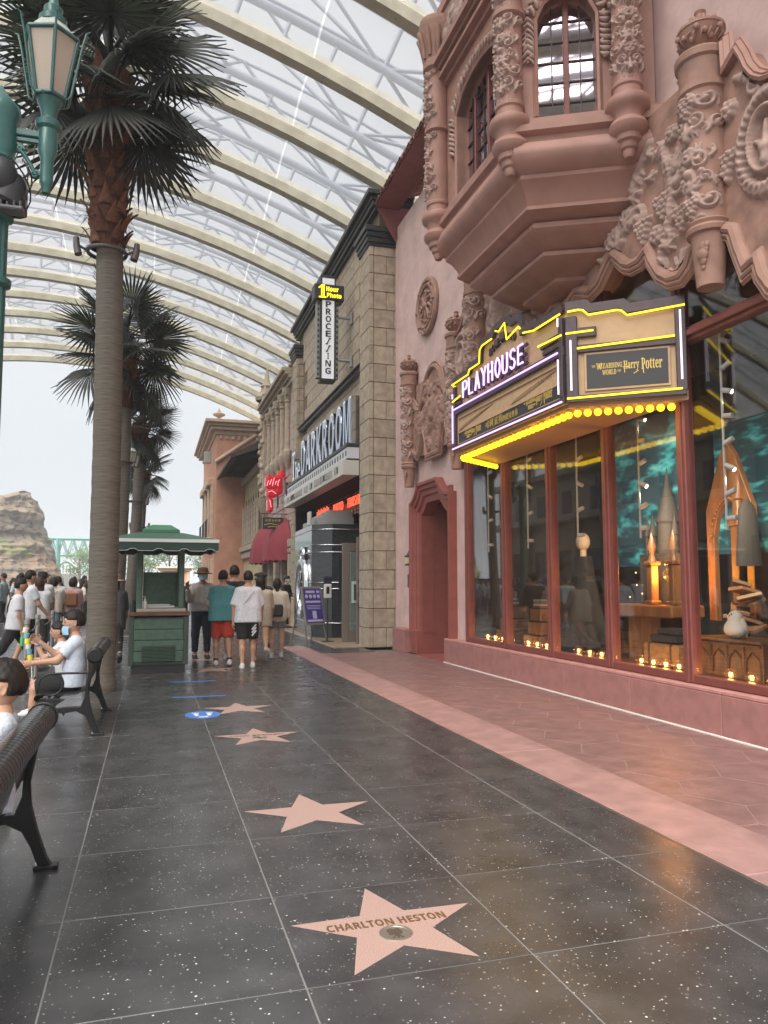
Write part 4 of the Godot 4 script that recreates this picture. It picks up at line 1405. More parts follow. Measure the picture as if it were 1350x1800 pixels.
	var G := {"P": [[[0, 0], [0, 1], [0.6, 1], [0.85, 0.85], [0.85, 0.62], [0.6, 0.48], [0, 0.48]]], "L": [[[0, 1], [0, 0], [0.75, 0]]], "A": [[[0, 0], [0.42, 1], [0.85, 0]], [[0.17, 0.35], [0.68, 0.35]]],
		"Y": [[[0, 1], [0.42, 0.5], [0.85, 1]], [[0.42, 0.5], [0.42, 0]]], "H": [[[0, 0], [0, 1]], [[0.75, 0], [0.75, 1]], [[0, 0.52], [0.75, 0.52]]], "O": [[[0.42, 0], [0.1, 0.2], [0, 0.5], [0.1, 0.8], [0.42, 1], [0.74, 0.8], [0.85, 0.5], [0.74, 0.2], [0.42, 0]]],
		"U": [[[0, 1], [0, 0.25], [0.15, 0.03], [0.4, 0], [0.65, 0.03], [0.8, 0.25], [0.8, 1]]], "S": [[[0.8, 0.85], [0.55, 1], [0.2, 0.97], [0.02, 0.76], [0.2, 0.56], [0.6, 0.45], [0.8, 0.25], [0.6, 0.03], [0.25, 0], [0, 0.15]]], "E": [[[0.75, 1], [0, 1], [0, 0], [0.75, 0]], [[0, 0.5], [0.6, 0.5]]]}
	for i in word.length():
		var sc := 1.0 + 0.16 * sin(PI * (i + 0.5) / 9.0)
		for st in G[word[i]]:
			var a := []; var c := []
			for q in st:
				a.append(F * V(-1.1 + i * 0.222 + q[0] * 0.17, 4.2 + q[1] * 0.225 * sc, 0.11))
				c.append(F * V(-1.1 + i * 0.222 + q[0] * 0.17, 4.2 + q[1] * 0.225 * sc, 0.05))
			b.tube(a, 0.0135, 6)
			b2.tube(c, 0.03, 4)
	part("neon_letters", b, nv, T)
	part("letter_channels", b2, dark, T)
	# message board on the front
	b = nb()
	b.xf = F
	b.box(V(0, 3.665, 0.006), V(3.02, 0.17, 0.012))
	part("message_board", b, black, T)
	b = nb()
	b.xf = F
	for y in [3.585, 3.755, 3.98]: b.box(V(0, y, 0.012), V(3.04, 0.014, 0.02))
	for y in [3.585, 3.98]: pass
	part("board_rails", b, tan_, T)
	# painted bridge lines on the tan strip
	b = nb()
	for k in 3:
		var pts := []; var pt2 := []
		for i in 15:
			var t := i / 14.0
			pts.append(F * V(-1.5 + t * 1.2, 3.79 + 0.15 * pow(t, 0.5 + 0.3 * k) , 0.004)); pt2.append(F * V(0.25 + t * 1.25, 3.8 + 0.15 * pow(t, 0.6 + 0.4 * k), 0.004))
		b.tube(pts, 0.003, 4); b.tube(pt2, 0.003, 4)
	for i in 9: b.tube([F * V(1.0 + i * 0.06, 3.88, 0.004), F * V(1.0 + i * 0.06, 3.93, 0.004)], 0.004, 4)
	part("painted_lines", b, mat("paint_brown", lin(0.25, 0.15, 0.08), 0.6), T)
	b = nb()
	wizard_logo(b, F * Transform3D(Basis(), V(0, 0, 0.013)), -1.3, 3.62, 0.62)
	wizard_logo(b, F * Transform3D(Basis(), V(0, 0, 0.013)), 0.62, 3.62, 0.72)
	var cx := -0.52
	for k in 9:
		var s := 0.115 if k < 4 else 0.085
		strokes(b, F * Transform3D(Basis(), V(0, 0, 0.013)), cx, 3.625, s, CJK[k], s * 0.085, 0.005)
		cx += s * 1.08
		if k == 1: cx += 0.03
	part("gold_lettering", b, gold, T)
	# side faces
	for e in [[R, 1.0], [Lx, -1.0]]:
		var X: Transform3D = e[0]
		var near: bool = e[1] > 0
		var M := func(u): return u if near else LS - u
		b = nb()
		b.xf = X
		var top := [[0.0, 4.56], [0.19, 4.57], [0.24, 4.52], [0.6, 4.53], [0.66, 4.47], [LS, 4.5]]
		poly = PackedVector2Array([Vector2(M.call(0.0), 3.5)])
		for c in top: poly.append(Vector2(M.call(c[0]), c[1]))
		poly.append(Vector2(M.call(LS), 3.5))
		b.prism(poly, -0.05, 0.0)
		part("side_face", b, tan_, T)
		b = nb()
		cp = []
		for c in top: cp.append(X * V(M.call(c[0]), c[1], 0))
		if not near: cp.reverse()
		b.sweep([Vector2(-0.015, -0.06), Vector2(-0.015, 0.05), Vector2(0.085, 0.05), Vector2(0.085, 0.0)], cp, X.basis.z)
		b.xf = X
		for g in [[0.62, 3.535, LS, 0.08, 0.05], [0.65, 4.1, 1.06, 0.09, 0.045], [0.06, 4.0, 0.13, 0.95, 0.055], [1.2, 4.0, 0.11, 0.92, 0.055], [0.2, 4.285, 0.26, 0.11, 0.05]]:
			b.box(V(M.call(g[0]), g[1], g[4] * 0.5 + 0.001), V(g[2], g[3], g[4]), 0.008)
		part("side_trim", b, dark, T)
		b = nb()
		b.xf = X
		b.box(V(M.call(0.64), 3.835, 0.01), V(0.9, 0.44, 0.02), 0.004)
		part("poster_frame", b, tan_, T)
		b = nb()
		b.xf = X
		b.box(V(M.call(0.64), 3.835, 0.0225), V(0.85, 0.385, 0.006))
		part("poster", b, black, T)
		b = nb()
		wizard_logo(b, X * Transform3D(Basis(), V(0, 0, 0.026)), (0.27 if near else 0.31), 3.78, 0.74, 0.004)
		part("poster_lettering", b, gold, T)
		# neon of the side
		b = nb()
		neon(ny, T, X, [[M.call(0.02), 4.53], [M.call(0.14), 4.54], [M.call(0.19), 4.53], [M.call(0.25), 4.47], [M.call(0.55), 4.49], [M.call(0.6), 4.48], [M.call(0.66), 4.42], [M.call(1.25), 4.47]])
		neon(ny, T, X, [[M.call(0.0), 4.28], [M.call(0.3), 4.29]]); neon(ny, T, X, [[M.call(0.12), 4.1], [M.call(1.14), 4.14]])
		neon(ny, T, X, [[M.call(0.0), 3.54], [M.call(1.2), 3.56]])
		b = nb()
		neon(nw, T, X, [[M.call(0.05), 4.2], [M.call(0.05), 3.63]]); neon(nw, T, X, [[M.call(1.2), 4.42], [M.call(1.2), 3.66]])
	# neon of the front
	b = nb()
	var up := []
	for i in range(0, crest.size()): up.append([crest[i][0], crest[i][1] - 0.03])
	neon(ny, T, F, up.slice(0, 7))
	neon(ny, T, F, [[-0.08, 4.88], [0.02, 4.84], [0.2, 4.9], [0.26, 4.66], [0.6, 4.72], [0.64, 4.68]])
	neon(ny, T, F, [[0.72, 4.6], [1.0, 4.54], [1.62, 4.53]])
	neon(ny, T, F, [[1.1, 4.31], [1.64, 4.28]]); neon(ny, T, F, [[-1.64, 4.26], [-1.32, 4.29]])
	b = nb()
	neon(nv, T, F, [[-1.64, 4.13], [1.55, 4.1]])
	b = nb()
	neon(nv, T, F, [[-1.65, 3.53], [1.62, 3.52]]); neon(nv, T, F, [[-1.64, 3.62], [-1.64, 4.2]]); neon(nv, T, F, [[-1.64, 4.31], [-1.64, 4.38]])
	b = nb()
	neon(nw, T, F, [[1.56, 4.02], [1.56, 3.62]]); neon(nw, T, F, [[1.57, 4.4], [1.57, 4.5]])
	# bulbs along the lower edge
	var bs := nb()
	bs.ball(V(0, -0.055, 0), 0.042, 12, 8)
	var bm := bs.mesh()
	var ss := nb()
	ss.tube([V(0, 0.0, 0), V(0, -0.03, 0)], 0.03, 8)
	var sm := ss.mesh()
	var spots := []
	for i in 26: spots.append(V(4.48, 3.45, -7.62 - i * 0.124))
	for i in 10:
		var f := (i + 0.6) / 10.0
		spots.append(V(lerpf(4.47, 5.36, f), 3.45, lerpf(-7.54, -6.9, f)))
		spots.append(V(lerpf(4.47, 5.36, f), 3.45, lerpf(-10.76, -11.4, f)))
	for i in spots.size():
		var k := part("bulb", bm, bulb, T)
		k.position = O + spots[i]
		part("socket", sm, sock, k)
		if i % 3 == 0:
			var l := OmniLight3D.new()
			l.name = "bulb_glow"
			l.light_color = Color(1.0, 0.78, 0.3); l.light_energy = 0.04; l.omni_range = 12.0; l.light_size = 0.04; l.shadow_enabled = true
			T.add_child(l, true)
			l.position = O + spots[i] + V(0, -0.055, 0)
	# hangers to the wall
	b = nb()
	for z in [-8.2, -10.1]: b.tube([O + V(4.6, 4.45, z), O + V(5.4, 5.0, z)], 0.018, 6)
	part("hanger", b, dark, T)

# ---------------------------------------------------------------- display window
func shop_window() -> void:
	var wall := mat("display_wall", lin(0.05, 0.035, 0.028), 0.7, {"var": 0.3, "scale": 0.8})
	var wood := mat("display_wood", lin(0.20, 0.09, 0.035), 0.45, {"var": 0.4, "scale": 1.0, "stretch": Vector3(1, 0.2, 1)})
	var T := thing("display_room", "dim wood-panelled display room behind the theatre's shop window", "display room", V(6.8, 0.45, -9.2))
	var O := -T.position
	var b := nb()
	b.box(O + V(6.9, 0.42, -9.2), V(2.7, 0.08, 7.6))
	part("display_floor", b, wood, T)
	b = nb()
	b.box(O + V(8.3, 2.6, -9.2), V(0.1, 4.4, 7.6)); b.box(O + V(6.95, 2.6, -13.02), V(2.8, 4.4, 0.08)); b.box(O + V(6.95, 2.6, -5.38), V(2.8, 4.4, 0.08))
	part("display_wall", b, wall, T)
	b = nb()
	b.box(O + V(6.95, 5.66, -9.2), V(2.8, 0.06, 7.6))
	part("display_ceiling", b, wall, T)
	# painted stormy backdrop: plain clouds over a dark generic roofline
	var im := Image.create(256, 256, false, Image.FORMAT_RGB8)
	var nz := noise(0.012, 5, FastNoiseLite.TYPE_SIMPLEX_SMOOTH, 31)
	for y in 256:
		for x in 256:
			var v := nz.get_noise_2d(x * 0.8, y * 2.6) + 0.35 * nz.get_noise_2d(x * 2.0 + 300, y * 6.0)
			var c := Color(0.1, 0.24, 0.32).lerp(Color(0.2, 0.6, 0.68), smoothstep(-0.1, 0.45, v))
			c = c.lerp(Color(0.62, 0.84, 0.88), smoothstep(0.35, 0.75, v) * 0.7)
			im.set_pixel(x, y, c)
	var bm := StandardMaterial3D.new()
	bm.resource_name = "backdrop_print"
	bm.albedo_texture = ImageTexture.create_from_image(im)
	bm.roughness = 0.6
	for e in [[-9.7, 1.9, 7.0, 1.75, 4.3], [-8.0, 2.0, 7.6, 1.9, 3.7]]:
		b = nb()
		b.quad(O + V(e[2], e[3], e[0] - e[1] * 0.5), O + V(e[2], e[3], e[0] + e[1] * 0.5), O + V(e[2], e[4], e[0] + e[1] * 0.5), O + V(e[2], e[4], e[0] - e[1] * 0.5))
		for q in [Vector2(0, 1), Vector2(1, 1), Vector2(1, 0), Vector2(0, 0)]: b.uv.append(q)
		var p := part("painted_backdrop", b, bm, T)
	# model spires standing before the backdrop
	var stone := mat("model_stone", lin(0.028, 0.027, 0.03), 0.8, {"var": 0.4, "scale": 3.0})
	var M := thing("model_tower", "dark model tower with pointed roof in front of the teal backdrop", "model", V(6.75, 0.46, -8.98))
	M.scale = V(0.8, 0.8, 0.62)
	b = nb()
	b.box(V(0, 0.9, 0), V(0.5, 1.8, 1.1), 0.01)
	for k in 7: b.box(V(-0.26, 0.5 + (k % 2) * 0.5, -0.42 + k * 0.14), V(0.02, 0.22, 0.05))
	part("model_wall", b, stone, M)
	b = nb()
	b.at(V(-0.05, 0, 0.16))
	b.lathe([Vector2(0.2, 1.75), Vector2(0.2, 2.3), Vector2(0.23, 2.34), Vector2(0.2, 2.4), Vector2(0.05, 3.0), Vector2(0.0, 3.3)], 12)
	for e in [[-0.3, 0.07], [0.45, 0.06], [-0.5, 0.05]]:
		b.at(V(-0.1, 0, e[0]))
		b.lathe([Vector2(e[1], 1.75), Vector2(e[1], 2.1), Vector2(e[1] * 1.3, 2.12), Vector2(0, 2.5)], 8)
	part("model_spire", b, stone, M)
	# lit brown table-like ledge and trunk
	var lit := thing("display_ledge", "glowing amber ledge with lantern posts in the fourth display bay", "display stand", V(6.4, 0.46, -8.78))
	b = nb()
	b.box(V(0, 0.68, 0), V(0.5, 0.16, 1.3), 0.02); b.box(V(0.1, 0.3, -0.2), V(0.3, 0.6, 0.7))
	part("ledge", b, wood, lit)
	for q in [0.08, 0.52]:
		b = nb()
		b.box(V(-0.1, 1.03, q), V(0.11, 0.5, 0.11), 0.01); b.box(V(-0.1, 1.3, q), V(0.16, 0.05, 0.16), 0.01); b.box(V(-0.1, 0.79, q), V(0.16, 0.05, 0.16), 0.01)
		b.at(V(-0.1, 1.32, q))
		b.lathe([Vector2(0.06, 0), Vector2(0.03, 0.1), Vector2(0.06, 0.2), Vector2(0.0, 0.4)], 8)
		part("lantern_post", b, wood, lit)
	b = nb()
	for k in 11: b.ball(V(-0.05 + 0.05 * sin(k * 2.0), 0.85 + 0.45 * fmod(k * 0.37, 1.0), -0.5 + k * 0.1), 0.009, 6, 4)
	part("fairy_light_bulbs", b, mat("fairy_light", lin(1, 0.7, 0.3), 0.4, {"emit": lin(1.0, 0.5, 0.12), "energy": 2}), lit)
	var l := OmniLight3D.new()
	l.name = "amber_glow"; l.light_color = Color(1.0, 0.62, 0.2); l.light_energy = 0.8; l.light_size = 0.1; l.shadow_enabled = true; l.omni_range = 8
	lit.add_child(l); l.position = V(0.0, 1.15, 0.3)
	var tk := thing("travel_trunk", "tan travel trunk below the amber ledge", "trunk", V(6.15, 0.46, -8.15))
	tk.scale = V(0.8, 0.75, 0.7)
	b = nb()
	b.box(V(0, 0.22, 0), V(0.45, 0.36, 0.95), 0.03)
	part("trunk_body", b, mat("trunk_tan", lin(0.34, 0.2, 0.09), 0.6, {"var": 0.3, "scale": 2.0}), tk)
	b = nb()
	for q in [-0.3, 0.3]: b.box(V(0, 0.22, q), V(0.47, 0.38, 0.05), 0.005)
	part("trunk_strap", b, mat("strap", lin(0.06, 0.03, 0.02), 0.6), tk)
	b = nb()
	b.box(V(0.0, 0.48, 0), V(0.35, 0.12, 0.7), 0.02); b.box(V(0.0, 0.6, 0.1), V(0.3, 0.1, 0.55), 0.02)
	part("folded_cloth", b, mat("dark_cloth", lin(0.02, 0.02, 0.024), 0.9), tk)
	# robed dress form in the third bay
	var rb := thing("robe_stand", "dress form in a dark hooded robe in the third display bay", "mannequin", V(6.4, 0.46, -10.55))
	b = nb()
	var rows := []
	for j in 14:
		var f := j / 13.0
		var row := PackedVector3Array()
		for i in 28:
			var a := TAU * i / 28
			var r := lerpf(0.62, 0.16, pow(f, 0.55)) * (1.0 + 0.13 * (1.0 - f) * sin(a * 7.0) + 0.05 * sin(a * 3.0 + 1.0))
			row.append(V(cos(a) * r * 0.7, 0.1 + f * 1.35, sin(a) * r))
		rows.append(row)
	b.grid(rows, true)
	part("robe", b, mat("robe_black", lin(0.014, 0.014, 0.016), 0.85), rb)
	b = nb()
	b.ball(V(0, 1.68, 0), V(0.11, 0.14, 0.11), 14, 10); b.tube([V(0, 1.4, 0), V(0, 1.58, 0)], 0.05, 8)
	part("form_head", b, mat("form_pale", lin(0.5, 0.4, 0.3), 0.6), rb)
	b = nb()
	b.tube([V(-0.12, 1.45, -0.25), V(-0.35, 1.3, -0.1), V(-0.5, 1.6, 0.0), V(-0.55, 2.0, 0.02)], [0.08, 0.07, 0.05, 0.02], 8)
	part("sleeve", b, mats["robe_black"], rb)
	# crates and books in bays one, two
	for e in [[6.0, -11.2, 0.5, "dark wooden crate stack in the second display bay"], [6.1, -12.45, 0.4, "low dark crate stack in the leftmost display bay"]]:
		var c := thing("crate_stack", e[3], "crate", V(e[0], 0.46, e[1]))
		c.scale = V(0.7, 0.7, 0.7)
		for k in 3:
			b = nb()
			b.box(V(0.05 * k, 0.16 + k * 0.3, 0.06 * (k % 2)), V(0.5, 0.28, 0.8 - 0.15 * k), 0.012)
			part("crate", b, wood, c)
		for k in 4:
			b = nb()
			b.box(V(0.0, 0.94 + k * 0.05, 0.02 * (k % 3)), V(0.24, 0.045, 0.34 - 0.02 * k), 0.006)
			part("book", b, mat("book%d" % k, lin([0.12, 0.3, 0.05, 0.18][k], [0.05, 0.22, 0.08, 0.15][k], [0.03, 0.14, 0.12, 0.1][k]), 0.7), c)
	# gothic arch screen, pillar, cabinet and owl in the right bay
	var gs := thing("gothic_screen", "carved wooden gothic arch screen with pinnacle in the right display bay", "screen", V(7.0, 0.46, -8.03))
	gs.scale = V(0.62, 0.62, 0.66)
	b = nb()
	var arc := PackedVector2Array([Vector2(-0.62, 0.9), Vector2(-0.62, 3.2), Vector2(-0.2, 4.3), Vector2(0.0, 4.6), Vector2(0.2, 4.3), Vector2(0.62, 3.2), Vector2(0.62, 0.9), Vector2(0.42, 0.9), Vector2(0.42, 2.6)])
	for i in 11: arc.append(Vector2(0.42 - 0.84 * i / 10.0, 2.6 + 0.75 * pow(sin(PI * i / 10.0), 0.6)))
	arc.append(Vector2(-0.42, 0.9))
	b.xf = wall_xf(V(0, 0, 0))
	b.prism(arc, -0.06, 0.06, 0.01)
	part("arch", b, wood, gs)
	b = nb()
	for i in 22:
		var f := i / 21.0
		b.ball(V(-0.08, 2.66 + 0.75 * pow(sin(PI * f), 0.6), 0.46 - 0.92 * f), 0.035, 6, 4)
	part("arch_crockets", b, wood, gs)
	b = nb()
	b.box(V(-0.3, 1.4, 0.5), V(0.2, 2.8, 0.2), 0.015); b.box(V(-0.3, 2.85, 0.5), V(0.28, 0.1, 0.28), 0.015)
	b.at(V(-0.3, 2.9, 0.5))
	b.lathe([Vector2(0.13, 0), Vector2(0.11, 0.4), Vector2(0.14, 0.43), Vector2(0.12, 0.48), Vector2(0, 1.1)], 4)
	part("pinnacle", b, wood, gs)
	var cab := thing("panelled_cabinet", "low panelled wooden cabinet with pointed arches in the right display bay", "cabinet", V(6.35, 0.46, -7.15))
	cab.scale = V(0.8, 0.5, 0.8)
	b = nb()
	b.box(V(0, 0.4, 0), V(0.6, 0.8, 1.3), 0.01)
	part("cabinet_body", b, wood, cab)
	b = nb()
	b.box(V(-0.02, 0.83, 0), V(0.72, 0.06, 1.4), 0.012)
	part("cabinet_top", b, wood, cab)
	for k in 4:
		b = nb()
		var zz := -0.48 + k * 0.32
		b.box(V(-0.31, 0.4, zz - 0.16), V(0.03, 0.74, 0.03)); b.box(V(-0.31, 0.74, zz), V(0.03, 0.04, 0.3)); b.box(V(-0.31, 0.08, zz), V(0.03, 0.05, 0.3))
		b.tube([V(-0.315, 0.1, zz - 0.13), V(-0.315, 0.45, zz - 0.12), V(-0.315, 0.62, zz), V(-0.315, 0.45, zz + 0.12), V(-0.315, 0.1, zz + 0.13)], 0.014, 5)
		part("arched_panel", b, wood, cab)
	var owl := thing("owl_figure", "white owl figure perched on the panelled cabinet", "owl figure", V(6.2, 0.89, -7.1))
	owl.scale = V(0.68, 0.68, 0.68)
	b = nb()
	rows = []
	for j in 15:
		var f := j / 14.0
		var row := PackedVector3Array()
		var rad := [0.04, 0.12, 0.155, 0.175, 0.182, 0.18, 0.172, 0.158, 0.135, 0.115, 0.118, 0.122, 0.112, 0.078, 0.0]
		for i in 18:
			var a := TAU * i / 18
			row.append(V(cos(a) * rad[j] * 0.92 - 0.02 * sin(f * PI), f * 0.46, sin(a) * rad[j]))
		rows.append(row)
	b.grid(rows, true)
	part("body", b, mat("owl_white", lin(0.72, 0.7, 0.62), 0.8, {"var": 0.2, "scale": 8.0, "kind": "fleck", "freq": 0.05}), owl)
	for sgn in [-1.0, 1.0]:
		b = nb()
		b.tube([V(0.02, 0.33, sgn * 0.12), V(0.05, 0.18, sgn * 0.16), V(0.12, 0.02, sgn * 0.1)], [0.03, 0.055, 0.012], 8, true, 0.55, V(0, 0, 1))
		part("wing", b, mats["owl_white"], owl)
		b = nb()
		b.ball(V(-0.115, 0.395, sgn * 0.042), 0.014, 8, 6)
		part("eye", b, mat("eye_dark", lin(0.01, 0.01, 0.01), 0.15), owl)
	b = nb()
	b.tube([V(-0.118, 0.378, 0), V(-0.132, 0.355, 0)], [0.011, 0.004], 6)
	part("beak", b, mats["eye_dark"], owl)
	# stack of loose old books floating up behind the owl
	var bp := thing("book_pile", "untidy pile of open old books behind the white owl", "books", V(6.65, 0.9, -7.45))
	bp.scale = V(0.8, 0.8, 0.8)
	for k in 8:
		b = nb()
		b.xf = Transform3D(Basis.from_euler(V(0.3 * sin(k * 1.7), k * 0.8, 0.35 * cos(k * 2.3))), V(0.05 * sin(k * 2.0), 0.1 + k * 0.09, 0.12 * cos(k * 1.3)))
		b.box(Vector3.ZERO, V(0.26, 0.05, 0.34), 0.006)
		part("book", b, mat("oldbook%d" % (k % 3), lin([0.2, 0.12, 0.28][k % 3], [0.1, 0.07, 0.2][k % 3], [0.05, 0.04, 0.12][k % 3]), 0.8), bp)
	# robe hanging in the right bay
	var hr := thing("hanging_robe", "black robe with coppery trim hanging beside the gothic pillar", "robe", V(6.65, 1.7, -7.36))
	hr.scale = V(0.6, 0.6, 0.6)
	b = nb()
	b.tube([V(0, 1.3, 0), V(0, 1.1, 0), V(0, 0.6, 0), V(0, 0, 0)], [0.06, 0.2, 0.24, 0.3], 14, true, 0.5)
	part("robe", b, mats["robe_black"], hr)
	b = nb()
	for k in 4: b.box(V(-0.13, 0.15 + k * 0.22, -0.1), V(0.02, 0.025, 0.12), 0.004)
	part("trim_band", b, mat("copper_trim", lin(0.5, 0.2, 0.08), 0.35, {"metal": 0.7}), hr)
	# track spotlights on the posts
	var white := mat("spot_white", lin(0.5, 0.49, 0.47), 0.4)
	var ti := 0
	for e in [[-12.55, 5], [-11.05, 5], [-9.55, 6], [-8.1, 8], [-6.62, 8]]:
		var t := thing("track_spotlights", ["vertical track of small white spotlights in the leftmost display bay", "vertical track of small white spotlights in the second display bay", "vertical track of small white spotlights in the third display bay", "vertical track of small white spotlights beside the teal backdrop", "vertical track of small white spotlights in the right display bay"][ti], "track lights", V(5.72, 2.05, e[0]), 0, "track lights behind the panes")
		ti += 1
		b = nb()
		b.box(V(0, 1.15, 0), V(0.022, 2.3, 0.022), 0.004)
		part("track", b, white, t)
		for k in int(e[1]):
			b = nb()
			var y: float = 0.12 + k * 2.15 / float(e[1])
			var d := V(0.25, 0.5 * sin(k * 2.4), 0.9).normalized()
			var c := V(0.0, y, 0.07)
			b.tube([c - d * 0.045, c + d * 0.06], 0.028, 10)
			b.tube([V(0, y, 0.01), c], 0.012, 6)
			part("spotlight_head", b, white, t)
			if ti >= 4 and k in [2, 5]:
				var sl := SpotLight3D.new()
				sl.name = "spotlight_beam"
				sl.light_color = Color(1.0, 0.9, 0.75); sl.light_energy = 4.5; sl.spot_angle = 38; sl.spot_range = 8; sl.light_size = 0.03; sl.shadow_enabled = true
				t.add_child(sl, true)
				sl.position = c + d * 0.09
				sl.look_at_from_position(t.position + sl.position, V(7.0, 2.6 if k == 5 else 1.6, e[0] - 1.5))
	# globe bulbs along the sill
	var glow := mat("filament_bulb", lin(1.0, 0.75, 0.35), 0.3, {"emit": lin(1.0, 0.6, 0.2), "energy": 2.4})
	var gl := mat("bulb_glass", lin(0.3, 0.2, 0.08), 0.03, {"alpha": 0.03})
	var posts := [-12.9, -11.37, -9.88, -8.42, -6.95, -5.48]
	var nbulbs := [4, 4, 4, 5, 4]
	var names := ["leftmost", "second", "third", "fourth", "rightmost"]
	for k in 5:
		for i in nbulbs[k]:
			var z := lerpf(posts[k] + 0.2, posts[k + 1] - 0.12, (i + 0.5) / nbulbs[k])
			var t := thing("sill_bulb", "clear globe bulb with glowing filament, %s from the left in the %s display bay" % [["first", "second", "third", "fourth", "fifth"][i], names[k]], "bulb", V(5.68, 0.46, z), 0, "globe bulbs on the window sill")
			b = nb()
			b.ball(V(0, 0.11, 0), 0.064, 16, 12)
			part("globe", b, gl, t)
			b = nb()
			b.tube([V(0, 0.0, 0), V(0, 0.05, 0)], [0.022, 0.018], 8)
			part("base", b, mat("bulb_brass", lin(0.5, 0.35, 0.12), 0.35, {"metal": 0.8}), t)
			b = nb()
			for q in 4: b.tube([V(cos(q * 1.57) * 0.01, 0.085, sin(q * 1.57) * 0.01), V(cos(q * 1.57) * 0.016, 0.135, sin(q * 1.57) * 0.016)], 0.004, 4)
			part("filament_bulb_wire", b, glow, t)
			var lg := OmniLight3D.new()
			lg.name = "bulb_glow"; lg.light_color = Color(1.0, 0.7, 0.35); lg.light_energy = 0.024; lg.light_size = 0.03; lg.shadow_enabled = true; lg.omni_range = 6
			t.add_child(lg); lg.position = V(0, 0.105, 0)

